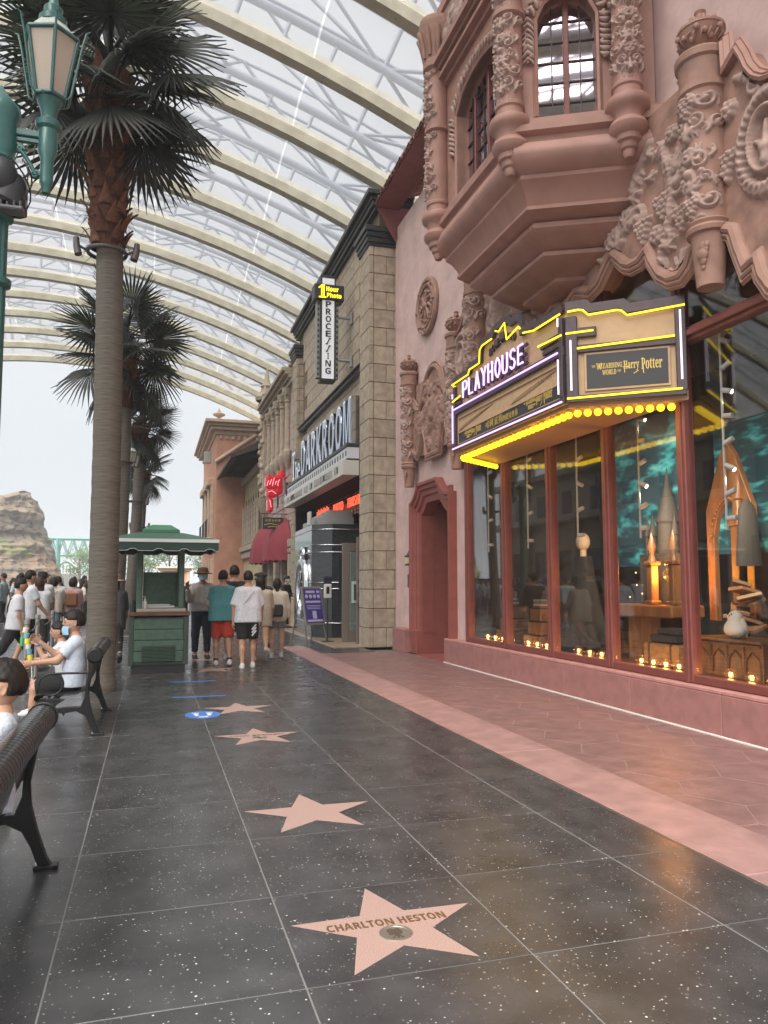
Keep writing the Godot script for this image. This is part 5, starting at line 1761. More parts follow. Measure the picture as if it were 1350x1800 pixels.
# ---------------------------------------------------------------- sandstone photo shop
func photo_shop() -> void:
	var st := []
	for k in 4:
		var f: float = [1.0, 0.93, 1.06, 0.97][k]
		st.append(mat("sandstone%d" % k, lin(0.47 * f, 0.39 * f, 0.3 * f), 0.85, {"var": 0.22, "scale": 0.6, "kind": "stone%d" % k, "bump": 0.4, "bfreq": 0.05}))
	var joint := mat("stone_joint", lin(0.15, 0.11, 0.075), 0.9)
	var blk := mat("cornice_black", lin(0.032, 0.035, 0.04), 0.45, {"var": 0.2, "scale": 0.6})
	var chrome := mat("chrome", lin(0.72, 0.74, 0.78), 0.16, {"metal": 1.0})
	var T := thing("photo_shop", "sandstone block photo shop with black cornice next to the theatre", "building", V(5.3, 0, -22.8))
	var O := -T.position
	var CH := 0.452
	var ZN := -17.45; var ZF := -28.2
	var b := nb()
	# core behind the stone faces
	b.box(O + V(7.6, 7.8, (ZN + ZF) * 0.5 - 0.02), V(4.92, 6.0, ZN - ZF - 0.06))
	b.box(O + V(5.37, 5.2, ZN - 0.45), V(0.92, 10.0, 0.8)); b.box(O + V(5.37, 5.2, ZF + 0.45), V(0.92, 10.0, 0.8))
	b.box(O + V(7.8, 2.5, ZN - 0.3), V(4.2, 5.0, 0.5)); b.box(O + V(7.8, 2.5, ZF + 0.3), V(4.2, 5.0, 0.5)); b.box(O + V(9.9, 2.5, -22.8), V(0.3, 5.0, 10.4))
	part("core_wall", b, joint, T)
	var shape := {}
	var blockf := func(w: float, dpt: float, h: float):
		var key := "%d_%d_%d" % [int(w * 200), int(dpt * 200), int(h * 200)]
		if not shape.has(key):
			var q := nb()
			q.box(Vector3.ZERO, V(dpt - 0.012, h - 0.014, w - 0.014), 0.008)
			shape[key] = q.mesh()
		return shape[key]
	# piers: each course is one wide block or two, turned corner
	for pz in [[ZN, -1.0], [ZF, 1.0]]:
		var courses := 22
		for c in courses:
			var y := CH * (c + 0.5)
			var z0: float = pz[0]
			var dirn: float = pz[1]
			var first := 0.42 if c % 2 == 0 else 0.62
			var cuts := [0.0, first, 0.9]
			for k in 2:
				var w: float = cuts[k + 1] - cuts[k]
				var m := part("block", blockf.call(w, 0.12, CH), st[rn.randi() % 4], T)
				m.position = O + V(4.93 + (0.0 if k == 0 else 0.002), y, z0 + dirn * (cuts[k] + w * 0.5))
			if dirn < 0:
				var sx := [0.06, 0.38, 0.72] if c % 2 == 0 else [0.06, 0.58, 0.72]
				for k in 2:
					var w: float = sx[k + 1] - sx[k]
					var q := part("block", blockf.call(0.12, w, CH), st[rn.randi() % 4], T)
					q.position = O + V(4.93 + sx[k] + w * 0.5, y, ZN - 0.062)
			else:
				var q := part("block", blockf.call(0.12, 0.3, CH), st[rn.randi() % 4], T)
				q.position = O + V(5.14, y, ZF + 0.84)
	# wall between the piers, above the entrance; slots beside the piers
	for c in range(11, 24):
		var y := CH * (c + 0.5)
		var z := ZN - 0.9
		var off := 0.45 if c % 2 else 0.0
		var zz := z + off
		while zz > ZF + 0.9:
			var a := minf(zz, z); var e := maxf(zz - 0.95, ZF + 0.9)
			zz -= 0.95
			if a - e < 0.08: continue
			var mid := (a + e) * 0.5
			var slot := (mid > ZN - 1.55 or mid < ZF + 1.55) and c > 14 and c < 21
			var m := part("block", blockf.call(a - e, 0.1, CH), st[rn.randi() % 4], T)
			m.position = O + V(5.15 + (0.22 if slot else 0.0), y, mid)
	# cornices
	var prof := [Vector2(0.5, -0.05), Vector2(0.5, 0.1), Vector2(0.44, 0.1), Vector2(0.42, 0.16), Vector2(0.3, 0.17), Vector2(0.24, 0.24), Vector2(0.1, 0.26), Vector2(0.08, 0.3), Vector2(0.0, 0.3), Vector2(0.0, -0.4)]
	b = nb()
	for e in [[10.64, 0.1, 0.06], [10.74, 0.16, 0.12], [10.86, 0.2, 0.12], [10.98, 0.3, 0.13]]:
		b.box(O + V(5.55 - e[1] * 0.5, e[0] + e[2] * 0.5, (ZN + ZF) * 0.5), V(0.9 + e[1], e[2] - 0.002, ZN - ZF + e[1] * 1.4 - 0.1), 0.012)
	part("cornice", b, blk, T)
	for pz in [ZN - 0.45, ZF + 0.45]:
		b = nb()
		for e in [[9.72, 0.04, 0.09], [9.81, 0.1, 0.13], [9.94, 0.16, 0.12], [10.06, 0.24, 0.14]]:
			b.box(O + V(5.23 - e[1] * 0.25, e[0] + e[2] * 0.5, pz), V(0.74 + e[1] * 0.5, e[2] - 0.002, 0.9 + e[1]), 0.012)
		part("pier_cap", b, blk, T)
	b = nb()
	b.box(O + V(5.05, 7.0, (ZN + ZF) * 0.5), V(0.16, 0.12, 8.9), 0.02); b.box(O + V(5.02, 7.07, (ZN + ZF) * 0.5), V(0.24, 0.05, 8.9), 0.015)
	part("string_course", b, blk, T)
	# parapet stone above the wall ends
	# ledge, film strip and band under the letters
	b = nb()
	b.box(O + V(4.85, 4.93, -22.8), V(0.62, 0.1, 8.94), 0.015)
	part("sign_ledge", b, blk, T)
	b = nb()
	b.box(O + V(4.72, 4.73, -22.8), V(0.3, 0.28, 8.92))
	part("film_strip", b, mat("film_white", lin(0.55, 0.57, 0.6), 0.4), T)
	var hole := nb()
	hole.box(Vector3.ZERO, V(0.012, 0.13, 0.1), 0.004)
	var hm := hole.mesh()
	for k in 30:
		part("sprocket_hole", hm, blk, T).position = O + V(4.567, 4.73, -18.5 - k * 0.297)
	b = nb()
	b.box(O + V(4.72, 4.58, -22.8), V(0.32, 0.02, 8.93)); b.box(O + V(4.72, 4.885, -22.8), V(0.32, 0.02, 8.93))
	part("film_edge", b, blk, T)
	var band := mat("band_pale", lin(0.5, 0.49, 0.45), 0.35)
	b = nb()
	b.box(O + V(4.66, 4.36, -22.8), V(0.42, 0.38, 8.92), 0.01)
	part("sign_band", b, band, T)
	b = nb()
	# worn relief letters, no longer legible
	var zz2 := -18.9
	while zz2 > -27:
		var h := rn.randf_range(0.17, 0.2)
		for s in [[0, 0, 0.03, h], [0.045, rn.randf_range(-0.06, 0.06), 0.07, 0.03], [0.1 * float(rn.randi() % 2), 0, 0.03, h]]:
			b.box(O + V(4.44, 4.36 + s[1], zz2 - s[0]), V(0.03, s[3], s[2]), 0.004)
		zz2 -= 0.19 if rn.randf() > 0.12 else 0.5
	part("band_letters", b, mat("band_relief", lin(0.42, 0.41, 0.38), 0.3, {"metal": 0.5}), T)
	# chrome letters
	var names := thing("shop_name_letters", "row of large chrome letters standing on the photo shop's ledge", "sign letters", V(4.85, 4.98, -22.8))
	var NO := -names.position
	b = nb()
	var word := "DARKROOM"
	var ws := [0.82, 0.86, 0.82, 0.84, 0.82, 0.86, 0.86, 1.0]
	var z := -25.35
	for i in 8:
		var q := nb()
		fit(q, word[i], sansb, wall_xf(NO + V(4.82, 0, 0)), z, 4.985, ws[i] * 0.86, 1.26, 0.22)
		part("letter", q, chrome, names)
		q = nb()
		fit(q, word[i], sansb, wall_xf(NO + V(4.705, 0, 0)), z + ws[i] * 0.055, 5.05, ws[i] * 0.75, 1.13, 0.015)
		part("letter_face", q, mat("letter_blue_grey", lin(0.3, 0.34, 0.42), 0.12, {"metal": 0.9}), names)
		z += ws[i] * 1.01
	z = -27.0
	for e in [["T", 0.62, 1.0], ["h", 0.42, 0.72], ["e", 0.42, 0.6]]:
		var q := nb()
		fit(q, e[0], serif, wall_xf(NO + V(4.8, 0, 0)), z, 4.985 + (0.12 if e[0] == "T" else 0.0), e[1], e[2], 0.22)
		part("letter", q, chrome, names)
		z += e[1] * 1.04
	# recessed entrance
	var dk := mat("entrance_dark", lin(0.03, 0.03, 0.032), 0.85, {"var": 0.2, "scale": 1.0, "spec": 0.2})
	var tiles := mat("entrance_tile", lin(0.05, 0.05, 0.055), 0.18, {"var": 0.3, "scale": 1.5})
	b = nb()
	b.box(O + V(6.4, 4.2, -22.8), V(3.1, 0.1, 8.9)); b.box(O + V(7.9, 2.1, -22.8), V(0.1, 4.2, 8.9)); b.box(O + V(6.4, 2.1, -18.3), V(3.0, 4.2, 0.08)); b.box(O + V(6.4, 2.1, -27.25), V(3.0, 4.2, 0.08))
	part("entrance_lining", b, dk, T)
	b = nb()
	b.box(O + V(5.72, 3.72, -22.7), V(0.1, 0.85, 8.6))
	part("tiled_fascia", b, tiles, T)
	b = nb()
	for k in 24:
		b.box(O + V(5.665, 3.72, -18.5 - k * 0.35), V(0.02, 0.85, 0.012))
	for y in [3.5, 3.78, 4.06]: b.box(O + V(5.665, y, -22.7), V(0.02, 0.012, 8.6))
	part("tile_joints", b, mat("tile_joint", lin(0.12, 0.12, 0.13), 0.5), T)
	var red := mat("neon_red", lin(0.8, 0.1, 0.05), 0.4, {"emit": lin(1.0, 0.09, 0.04), "energy": 0.8})
	var ns := thing("red_neon_words", "red neon words above the photo shop entrance", "neon sign", V(5.5, 3.6, -22.4))
	b = nb()
	var NX := wall_xf(-ns.position + V(5.5, 0, 0))
	fit(b, "FINISHING", sans, NX, -22.0, 3.72, 1.9, 0.27, 0.02)
	fit(b, "PHOTO", sans, NX, -23.9, 3.72, 1.3, 0.27, 0.02)
	for k in 9: b.box(NX * V(-26.4 + k * 0.22, 3.87, 0), V(0.03, 0.34 if k % 2 else 0.22, 0.07))
	part("neon_word", b, red, ns)
	b = nb()
	b.box(NX * V(-23.2, 3.66, -0.03), V(0.03, 0.03, 7.0)); b.box(NX * V(-23.2, 4.08, -0.03), V(0.03, 0.03, 7.0))
	part("neon_rail", b, blk, ns)
	for e in [-21.2, -23.4]:
		var l := OmniLight3D.new()
		l.name = "neon_glow"; l.light_color = Color(1, 0.25, 0.15); l.light_energy = 0.003; l.light_size = 0.2; l.shadow_enabled = true; l.omni_range = 5
		ns.add_child(l, true); l.position = NX * V(e, 3.77, 0.1)
	# warm ceiling lamp inside
	var lp := thing("shop_ceiling_lamp", "small warm lamp glowing deep inside the photo shop", "lamp", V(7.0, 2.55, -20.2))
	b = nb()
	b.ball(Vector3.ZERO, V(0.16, 0.05, 0.16), 12, 6)
	part("lamp_bulb", b, mat("lamp_warm", lin(1, 0.7, 0.3), 0.5, {"emit": lin(1, 0.6, 0.2), "energy": 3.2}), lp)
	b = nb()
	b.tube([V(0, 0.05, 0), V(0, 1.5, 0)], 0.01, 5)
	part("stem", b, blk, lp)
	var l2 := OmniLight3D.new()
	l2.name = "lamp_glow"; l2.light_color = Color(1, 0.75, 0.45); l2.light_energy = 0.4; l2.light_size = 0.12; l2.shadow_enabled = true; l2.omni_range = 9
	lp.add_child(l2); l2.position = V(0, -0.02, 0)
	# ticket booth
	var bt := thing("ticket_booth", "dark glossy ticket booth with chrome bands at the photo shop entrance", "booth", V(5.2, 0.02, -22.3))
	var BO := -bt.position
	var gl := mat("booth_tile", lin(0.055, 0.06, 0.066), 0.1, {"var": 0.3, "scale": 1.4})
	var plan := PackedVector2Array([Vector2(4.35, -24.3), Vector2(4.22, -21.0), Vector2(4.7, -20.55), Vector2(5.9, -20.5), Vector2(6.4, -21.0), Vector2(6.4, -24.3)])
	var UPX := Transform3D(Basis(V(1, 0, 0), V(0, 0, 1), V(0, 1, 0)), BO)
	b = nb(); b.xf = UPX
	b.prism(plan, 0.02, 3.12)
	part("booth_wall", b, gl, bt)
	for y in [0.42, 1.35, 1.52, 2.35, 2.55, 2.98]:
		b = nb()
		var pth := []
		for p in plan: pth.append(BO + V(p.x, y, p.y))
		b.tube([pth[0] + V(-0.01, 0, 0), pth[1] + V(-0.01, 0, 0.0), pth[2] + V(-0.01, 0, 0.01), pth[3] + V(0, 0, 0.01)], 0.016, 6)
		part("chrome_band", b, chrome, bt)
	var grey := mat("booth_grey", lin(0.3, 0.29, 0.275), 0.5)
	var steps := [[3.12, 3.34, 0.0], [3.34, 3.48, 0.35], [3.48, 3.58, 0.8]]
	for k in 3:
		b = nb(); b.xf = UPX
		b.prism(PackedVector2Array([Vector2(4.5 + steps[k][2] * 0.4, -23.8 + steps[k][2]), Vector2(4.42 + steps[k][2] * 0.4, -21.15 - steps[k][2] * 0.4), Vector2(5.4, -20.9 - steps[k][2] * 0.4), Vector2(5.7, -23.8 + steps[k][2])]), steps[k][0], steps[k][1] - 0.003)
		part("stepped_top", b, grey, bt)
	b = nb()
	b.box(BO + V(4.25, 3.32, -21.5), V(0.08, 0.4, 0.3), 0.02)
	part("top_fin", b, mat("fin_pale", lin(0.5, 0.5, 0.47), 0.4), bt)
	b = nb()
	var ring := []
	for i in 33:
		var a := TAU * i / 32.0
		ring.append(BO + V(4.22, 1.35 + sin(a) * 0.78, -22.2 + cos(a) * 0.62))
	b.tube(ring, 0.13, 10, false)
	ring = []
	for i in 25:
		var a := TAU * i / 24.0
		ring.append(BO + V(4.2, 2.3 + sin(a) * 0.2, -22.2 + cos(a) * 0.22))
	b.tube(ring, 0.07, 8, false)
	part("chrome_lens_ring", b, chrome, bt)
	b = nb()
	b.box(BO + V(5.25, 1.6, -20.49), V(0.75, 1.3, 0.03), 0.005)
	part("booth_window", b, mat("booth_glass", lin(0.02, 0.025, 0.025), 0.05), bt)
	# two open glass doors
	var taupe := mat("door_taupe", lin(0.19, 0.155, 0.135), 0.4, {"metal": 0.2})
	var gp := mat("door_glass", Color(0.85, 0.92, 0.9), 0.03, {"alpha": 0.12, "spec": 0.6})
	for e in [[4.62, -19.05, 1.0, 2.5, "taupe framed glass door standing open nearer the ticket booth"], [4.84, -18.45, 1.0, 2.62, "taupe framed glass door with round chrome handles beside the sandstone pier"]]:
		var d := thing("glass_door", e[4], "door", V(e[0], 0.02, e[1]), 0, "open doors of the photo shop")
		var W: float = e[2]; var H: float = e[3]
		b = nb()
		b.box(V(0.09, H * 0.5, 0), V(0.18, H, 0.06), 0.008); b.box(V(W - 0.09, H * 0.5, 0), V(0.18, H, 0.06), 0.008)
		b.box(V(W * 0.5, H - 0.1, 0), V(W - 0.36, 0.2, 0.058)); b.box(V(W * 0.5, 0.15, 0), V(W - 0.36, 0.3, 0.058))
		part("door_frame", b, taupe, d)
		b = nb()
		b.box(V(W * 0.5, H * 0.5 + 0.05, 0), V(W - 0.36, H - 0.5, 0.01))
		part("door_pane", b, gp, d)
		b = nb()
		for q in [[0.21, 0.5, 0.01, H - 0.5], [W - 0.21, 0.5, 0.01, H - 0.5]]: b.box(V(q[0], H * 0.5 + 0.05, 0.0), V(0.012, H - 0.5, 0.03))
		part("glazing_bead", b, mat("bead_grey", lin(0.3, 0.33, 0.3), 0.4), d)
		if e[1] > -19:
			for k in 5:
				b = nb()
				b.xf = Transform3D(Basis(V(1, 0, 0), V(0, 0, 1), V(0, -1, 0)), V(0.09, 0.95 + k * 0.145, 0.03))
				var R := 0.085 if k % 2 == 0 else 0.06
				b.lathe([Vector2(0, 0.02), Vector2(R * 0.75, 0.025), Vector2(R * 0.8, 0.05), Vector2(R, 0.055), Vector2(R, 0.0)], 18)
				part("round_handle", b, chrome, d)
		else:
			b = nb()
			b.box(V(W * 0.45, 1.25, 0.025), V(0.42, 0.55, 0.01), 0.003)
			part("door_poster", b, mat("poster_mint", lin(0.45, 0.62, 0.55), 0.5), d)
			b = nb()
			b.box(V(W * 0.43, 1.25, 0.033), V(0.26, 0.4, 0.006), 0.002)
			part("poster_photo", b, mat("poster_photo", lin(0.18, 0.12, 0.09), 0.5, {"var": 0.6, "scale": 4.0}), d)
	# blade sign
	var bs := thing("blade_sign", "tall vertical blade sign with black letters on white and a yellow neon head", "sign", V(4.9, 6.9, -20.0))
	var SO := -bs.position
	b = nb()
	b.box(SO + V(4.39, 8.37, -20.0), V(0.42, 2.95, 0.3), 0.015)
	part("sign_case", b, blk, bs)
	b = nb()
	b.box(SO + V(4.39, 8.37, -19.845), V(0.33, 2.78, 0.02))
	for k in 9: b.box(SO + V(4.245 + k * 0.036, 8.37, -19.834), V(0.006, 2.78, 0.008))
	part("sign_panel", b, mat("sign_white", lin(0.62, 0.62, 0.64), 0.35, {"emit": lin(0.62, 0.62, 0.66), "energy": 0.176}), bs)
	b = nb()
	var FX := Transform3D(Basis(), SO + V(4.39, 0, -19.825))
	var lets := "PROCE//ING"
	for i in 10:
		var y := 8.95 - i * 0.205
		if lets[i] == "/": strokes(b, FX, -0.08, y, 0.16, [[0.3, 0.0, 0.7, 1.0], [0.3, 0.0, 0.15, 0.05], [0.7, 1.0, 0.85, 0.95]], 0.03, 0.012)
		elif lets[i] == "I": fit(b, "I", sansb, FX, -0.02, y, 0.04, 0.16, 0.012)
		else: fit(b, lets[i], sansb, FX, -0.075, y, 0.15, 0.165, 0.012)
	part("sign_letters", b, blk, bs)
	for sx in [-0.26, 0.26]:
		b = nb()
		b.box(SO + V(4.39 + sx, 8.3, -20.0), V(0.09, 2.6, 0.2), 0.006)
		part("film_edge", b, mat("film_grey", lin(0.25, 0.26, 0.25), 0.5), bs)
		b = nb()
		for k in 17: part("sprocket_hole", one_box(SO + V(4.39 + sx, 7.1 + k * 0.15, -19.897), V(0.045, 0.07, 0.01)), blk, bs)
	b = nb()
	b.box(SO + V(4.41, 9.36, -20.0), V(0.82, 0.44, 0.42), 0.02)
	part("sign_head", b, blk, bs)
	b = nb()
	var HX := Transform3D(Basis(), SO + V(4.41, 9.36, -19.79))
	strokes(b, HX, -0.32, -0.17, 0.34, [[0.1, 0.8, 0.3, 0.95], [0.3, 0.95, 0.3, 0.05], [0.48, 1.0, 0.48, 0.05], [0.3, 0.97, 0.48, 0.97], [0.12, 0.03, 0.62, 0.03]], 0.028, 0.03)
	fit(b, "Hour", sansb, HX, -0.09, 0.02, 0.34, 0.13, 0.025); fit(b, "Photo", sansb, HX, -0.07, -0.15, 0.4, 0.13, 0.025)
	part("neon_words", b, mats["neon_yellow"], bs)
	for y in [7.55, 8.75]:
		b = nb()
		b.tube([SO + V(4.6, y, -20.0), SO + V(5.1, y, -20.0)], 0.04, 8); b.box(SO + V(5.06, y, -20.0), V(0.06, 0.34, 0.16), 0.01)
		part("bracket", b, mat("bracket_grey", lin(0.3, 0.3, 0.28), 0.5), bs)
	# board stand and thermometer post
	var af := thing("board_stand", "purple notice board on a grey folding stand by the photo shop", "notice board", V(3.98, 0.0, -19.75), 0.5)
	b = nb()
	for sx in [-0.33, 0.33]:
		b.tube([V(sx, 0, 0.22), V(sx * 0.82, 1.42, -0.08)], 0.02, 6); b.tube([V(sx, 0, -0.4), V(sx * 0.82, 1.4, -0.1)], 0.016, 6)
	part("legs", b, mat("stand_grey", lin(0.14, 0.13, 0.11), 0.5), af)
	var AX := Transform3D(Basis(V(1, 0, 0), V(0, cos(0.21), -sin(0.21)), V(0, sin(0.21), cos(0.21))), V(0, 0.92, 0.06))
	b = nb(); b.xf = AX
	b.box(V(0, 0, 0), V(0.66, 1.0, 0.03), 0.008)
	part("board_frame", b, mat("frame_grey", lin(0.24, 0.23, 0.2), 0.5), af)
	b = nb(); b.xf = AX
	b.box(V(0, 0, 0.018), V(0.57, 0.9, 0.006))
	part("board_print", b, mat("print_purple", lin(0.055, 0.04, 0.25), 0.4), af)
	b = nb(); b.xf = AX
	for q in [[-0.06, 0.36, 0.3, 0.06], [0.2, 0.36, 0.1, 0.06], [0, 0.1, 0.5, 0.05], [0, 0.0, 0.46, 0.014], [0, -0.04, 0.46, 0.014], [0, -0.08, 0.44, 0.014], [0, -0.39, 0.5, 0.05], [0, -0.24, 0.13, 0.2]]: b.box(V(q[0], q[1], 0.023), V(q[2], q[3], 0.003))
	for k in 4: b.ball(V(-0.2 + k * 0.135, 0.24, 0.022), V(0.05, 0.05, 0.004), 12, 6)
	part("print_marks", b, mat("print_lilac", lin(0.5, 0.48, 0.75), 0.4), af)
	var tp := thing("scanner_post", "slim black post with a white handset scanner beside the notice board", "scanner", V(4.3, 0.02, -19.3))
	b = nb()
	b.tube([V(0, 0, 0), V(0, 1.1, 0)], 0.02, 6); b.box(V(0, 0.01, 0), V(0.3, 0.02, 0.3), 0.005)
	part("post", b, blk, tp)
	b = nb()
	b.box(V(0, 1.28, 0.02), V(0.2, 0.36, 0.05), 0.02)
	part("handset", b, mat("plastic_white", lin(0.6, 0.6, 0.57), 0.4), tp)
	b = nb()
	b.box(V(0, 1.3, 0.048), V(0.08, 0.18, 0.006)); b.box(V(0, 1.55, 0.0), V(0.22, 0.2, 0.05), 0.03)
	part("screen", b, mat("screen_dark", lin(0.02, 0.02, 0.05), 0.2), tp)
	# little wall lamp and plate next to the portal
	var wl := thing("wall_lantern", "small cream wall lantern with dark cap beside the theatre portal", "lantern", V(5.5, 2.0, -16.35))
	b = nb()
	b.box(V(0, 0.0, 0), V(0.12, 0.14, 0.2), 0.01)
	part("lantern_glass", b, mat("lantern_cream", lin(0.6, 0.5, 0.33), 0.4), wl)
	b = nb()
	b.box(V(0, 0.1, 0), V(0.14, 0.04, 0.24), 0.01); b.box(V(0, -0.09, 0), V(0.13, 0.03, 0.22), 0.01); b.at(V(0, 0.12, 0)); b.lathe([Vector2(0.06, 0), Vector2(0.02, 0.08), Vector2(0.0, 0.12)], 8)
	part("lantern_cap", b, blk, wl)
	b = nb()
	b.box(V(5.51, 1.55, -16.3), V(0.06, 0.3, 0.22), 0.01)
	solo("meter_box", b, mat("meter_box", lin(0.09, 0.07, 0.05), 0.5), "small dark metal box under the wall lantern", "box")

# ---------------------------------------------------------------- shops farther down the street
func far_buildings() -> void:
	var pinkb := mat("pale_pink_stone", lin(0.52, 0.39, 0.37), 0.85, {"var": 0.2, "scale": 0.6, "kind": "pk"})
	var pinkb2 := mat("pale_pink_stone_b", lin(0.45, 0.335, 0.32), 0.85, {"var": 0.2, "scale": 0.6, "kind": "pk"})
	var buff := mat("buff_stone", lin(0.5, 0.41, 0.315), 0.8, {"var": 0.25, "scale": 0.6, "kind": "bf"})
	var dk := mat("window_dark", lin(0.03, 0.035, 0.04), 0.12)
	var T := thing("arcaded_building", "pale pink stone building with a carved upper arcade and red awnings", "building", V(6, 0, -33.2))
	var O := -T.position
	var b := nb()
	b.box(O + V(7.7, 5.0, -32.2), V(5.2, 10.0, 7.9))
	part("wall", b, mat("pink_joint_stone", lin(0.26, 0.19, 0.175), 0.9), T)
	# rough stone courses on the street face, 0.3 m high
	var sh := []
	for w in [0.5, 0.62, 0.75]:
		var q := nb()
		q.box(Vector3.ZERO, V(0.08, 0.285, w - 0.015), 0.015)
		sh.append(q.mesh())
	for c in range(11, 22):
		var z := -28.35 - (0.3 if c % 2 else 0.0)
		while z > -35.8:
			var k := rn.randi() % 3
			var w: float = [0.5, 0.62, 0.75][k]
			part("stone", sh[k], pinkb if rn.randf() < 0.6 else pinkb2, T).position = O + V(5.09 + rn.randf_range(-0.012, 0.012), 0.3 * (c + 0.5), z - w * 0.5)
			z -= w
	b = nb()
	b.box(O + V(5.06, 8.0, -32.2), V(0.12, 2.8, 7.8))
	part("upper_wall", b, pinkb, T)
	# arcade columns
	for k in 5:
		var z := -29.4 - k * 1.2
		b = nb()
		b.at(O + V(4.92, 0, z))
		b.lathe([Vector2(0.2, 6.5), Vector2(0.2, 6.6), Vector2(0.14, 6.66), Vector2(0.12, 6.75), Vector2(0.12, 8.5), Vector2(0.17, 8.56), Vector2(0.13, 8.62), Vector2(0.22, 8.9), Vector2(0.25, 9.0), Vector2(0.25, 9.1)], 12)
		for i in 6: b.ball(V(cos(i * 1.05) * 0.2, 8.82, sin(i * 1.05) * 0.2), 0.07, 6, 4)
		b.lathe([Vector2(0.0, 5.9), Vector2(0.08, 6.0), Vector2(0.14, 6.25), Vector2(0.22, 6.4), Vector2(0.22, 6.5)], 10)
		part("arcade_column", b, buff, T)
		if k < 4:
			b = nb()
			b.box(O + V(5.0, 7.6, z - 0.575), V(0.06, 1.9, 0.62), 0.01)
			var f := part("arcade_window", b, dk, T)
	for e in [-30.2, -32.5]:
		b = nb()
		b.box(O + V(5.05, 5.1, e), V(0.12, 0.75, 0.4), 0.01)
		part("small_window", b, dk, T)
	b = nb()
	for e in [[9.1, 0.1, 0.16], [9.26, 0.2, 0.12], [9.38, 0.34, 0.12], [9.5, 0.46, 0.14]]: b.box(O + V(5.2 - e[1] * 0.5, e[0] + e[2] * 0.5, -31.9), V(0.5 + e[1], e[2] - 0.002, 7.2), 0.01)
	part("cornice", b, buff, T)
	# roof tiles along the edge
	var tile := nb()
	tile.tube([V(-0.1, 0, 0), V(0.9, 0.35, 0)], 0.1, 7)
	var tm := tile.mesh()
	for k in 27: part("roof_tile", tm, mats["roof_tile"], T).position = O + V(4.9, 9.7, -28.5 - k * 0.26)
	# carved turret at the far corner
	b = nb()
	b.box(O + V(4.98, 7.7, -35.6), V(0.5, 4.6, 1.0), 0.05)
	for k in 5: b.box(O + V(4.7, 6.2 + k * 0.85, -35.6), V(0.12, 0.3, 0.9), 0.04)
	for k in 12: b.ball(O + V(4.72, 5.7 + k * 0.38, -35.2 - 0.35 * float(k % 3)), 0.14, 7, 5)
	b.at(O + V(4.95, 10.0, -35.6))
	b.lathe([Vector2(0.5, 0.0), Vector2(0.55, 0.15), Vector2(0.4, 0.25), Vector2(0.25, 0.6), Vector2(0.32, 0.7), Vector2(0.15, 0.9), Vector2(0.05, 1.5), Vector2(0, 1.6)], 10)
	b.at(O + V(4.8, 9.8, -35.1)); b.lathe([Vector2(0.2, 0), Vector2(0.1, 0.3), Vector2(0.15, 0.4), Vector2(0, 0.9)], 8)
	b.at(O + V(5.0, 5.4, -35.6)); b.lathe([Vector2(0.0, -1.0), Vector2(0.15, -0.9), Vector2(0.4, -0.4), Vector2(0.55, 0.0)], 10)
	part("carved_turret", b, buff, T)
	# ground floor: pilasters, lintel, dark openings
	b = nb()
	b.box(O + V(5.02, 3.0, -32.1), V(0.3, 0.3, 7.6), 0.03); b.box(O + V(4.98, 2.72, -32.1), V(0.22, 0.16, 7.6), 0.02)
	for k in 5: b.box(O + V(5.0, 1.3, -28.7 - k * 1.75), V(0.25, 2.6, 0.42), 0.03)
	part("shopfront_stone", b, buff, T)
	b = nb()
	for k in 4: b.box(O + V(5.08, 1.3, -29.6 - k * 1.75), V(0.06, 2.55, 1.2))
	part("shop_opening", b, dk, T)
	# awnings
	var aw := mat("awning_red", lin(0.26, 0.03, 0.045), 0.8, {"var": 0.15, "scale": 0.5, "rim": 0.2})
	for e in [[-30.3, "red quarter-dome awning nearer the photo shop"], [-34.6, "red quarter-dome awning nearer the yellow building"]]:
		var a := thing("awning", e[1], "awning", V(5.0, 2.55, e[0]), 0, "red dome awnings")
		b = nb()
		var ribs := 9
		for k in ribs - 1:
			var rows := []
			for j in 9:
				var f := j / 8.0
				var row := PackedVector3Array()
				for q in 4:
					var t := (k + q / 3.0) / (ribs - 1)
					var an := PI * t
					var sag := 1.0 - 0.03 * sin(PI * q / 3.0)
					var rr := cos(f * PI / 2) * sag
					row.append(V(-sin(an) * rr * 0.85, 0.0 + sin(f * PI / 2) * 1.55, -cos(an) * rr * 1.5))
				rows.append(row)
			b.grid(rows)
		part("canopy_cloth", b, aw, a)
		b = nb()
		var row1 := PackedVector3Array(); var row2 := PackedVector3Array()
		for i in 41:
			var an := PI * i / 40.0
			row1.append(V(-sin(an) * 0.85, 0.0, -cos(an) * 1.5)); row2.append(V(-sin(an) * 0.86, -0.16 - 0.05 * absf(sin(i * PI / 4.0)), -cos(an) * 1.51))
		b.grid([row1, row2])
		part("valance", b, aw, a)
	# red sign and hanging board
	var rs := thing("red_shop_sign", "tall glossy red sculpted sign on the pale pink stone wall", "sign", V(4.9, 4.4, -30.6))
	b = nb()
	var redm := mat("sign_red", lin(0.45, 0.01, 0.02), 0.2, {"coat": 0.8, "emit": lin(0.8, 0.01, 0.02), "energy": 0.096})
	for e in [[-0.36, 1.12, 0.62, 0.55], [-0.12, 1.02, 0.3, 0.8], [-0.42, 0.66, 0.42, 0.34], [-0.3, 0.62, 0.3, 0.22], [-0.46, 0.2, 0.24, 0.62]]: b.box(V(e[0], e[1], 0.03 * e[2]), V(e[2], e[3], 0.45 - 0.1 * e[3]), 0.09)
	b.tube([V(-0.02, 1.3, 0), V(-0.02, 1.6, 0)], [0.17, 0.14], 12)
	part("sign_body", b, redm, rs)
	var np := mat("neon_pink", lin(0.9, 0.4, 0.5), 0.4, {"emit": lin(1.0, 0.3, 0.4), "energy": 0.5})
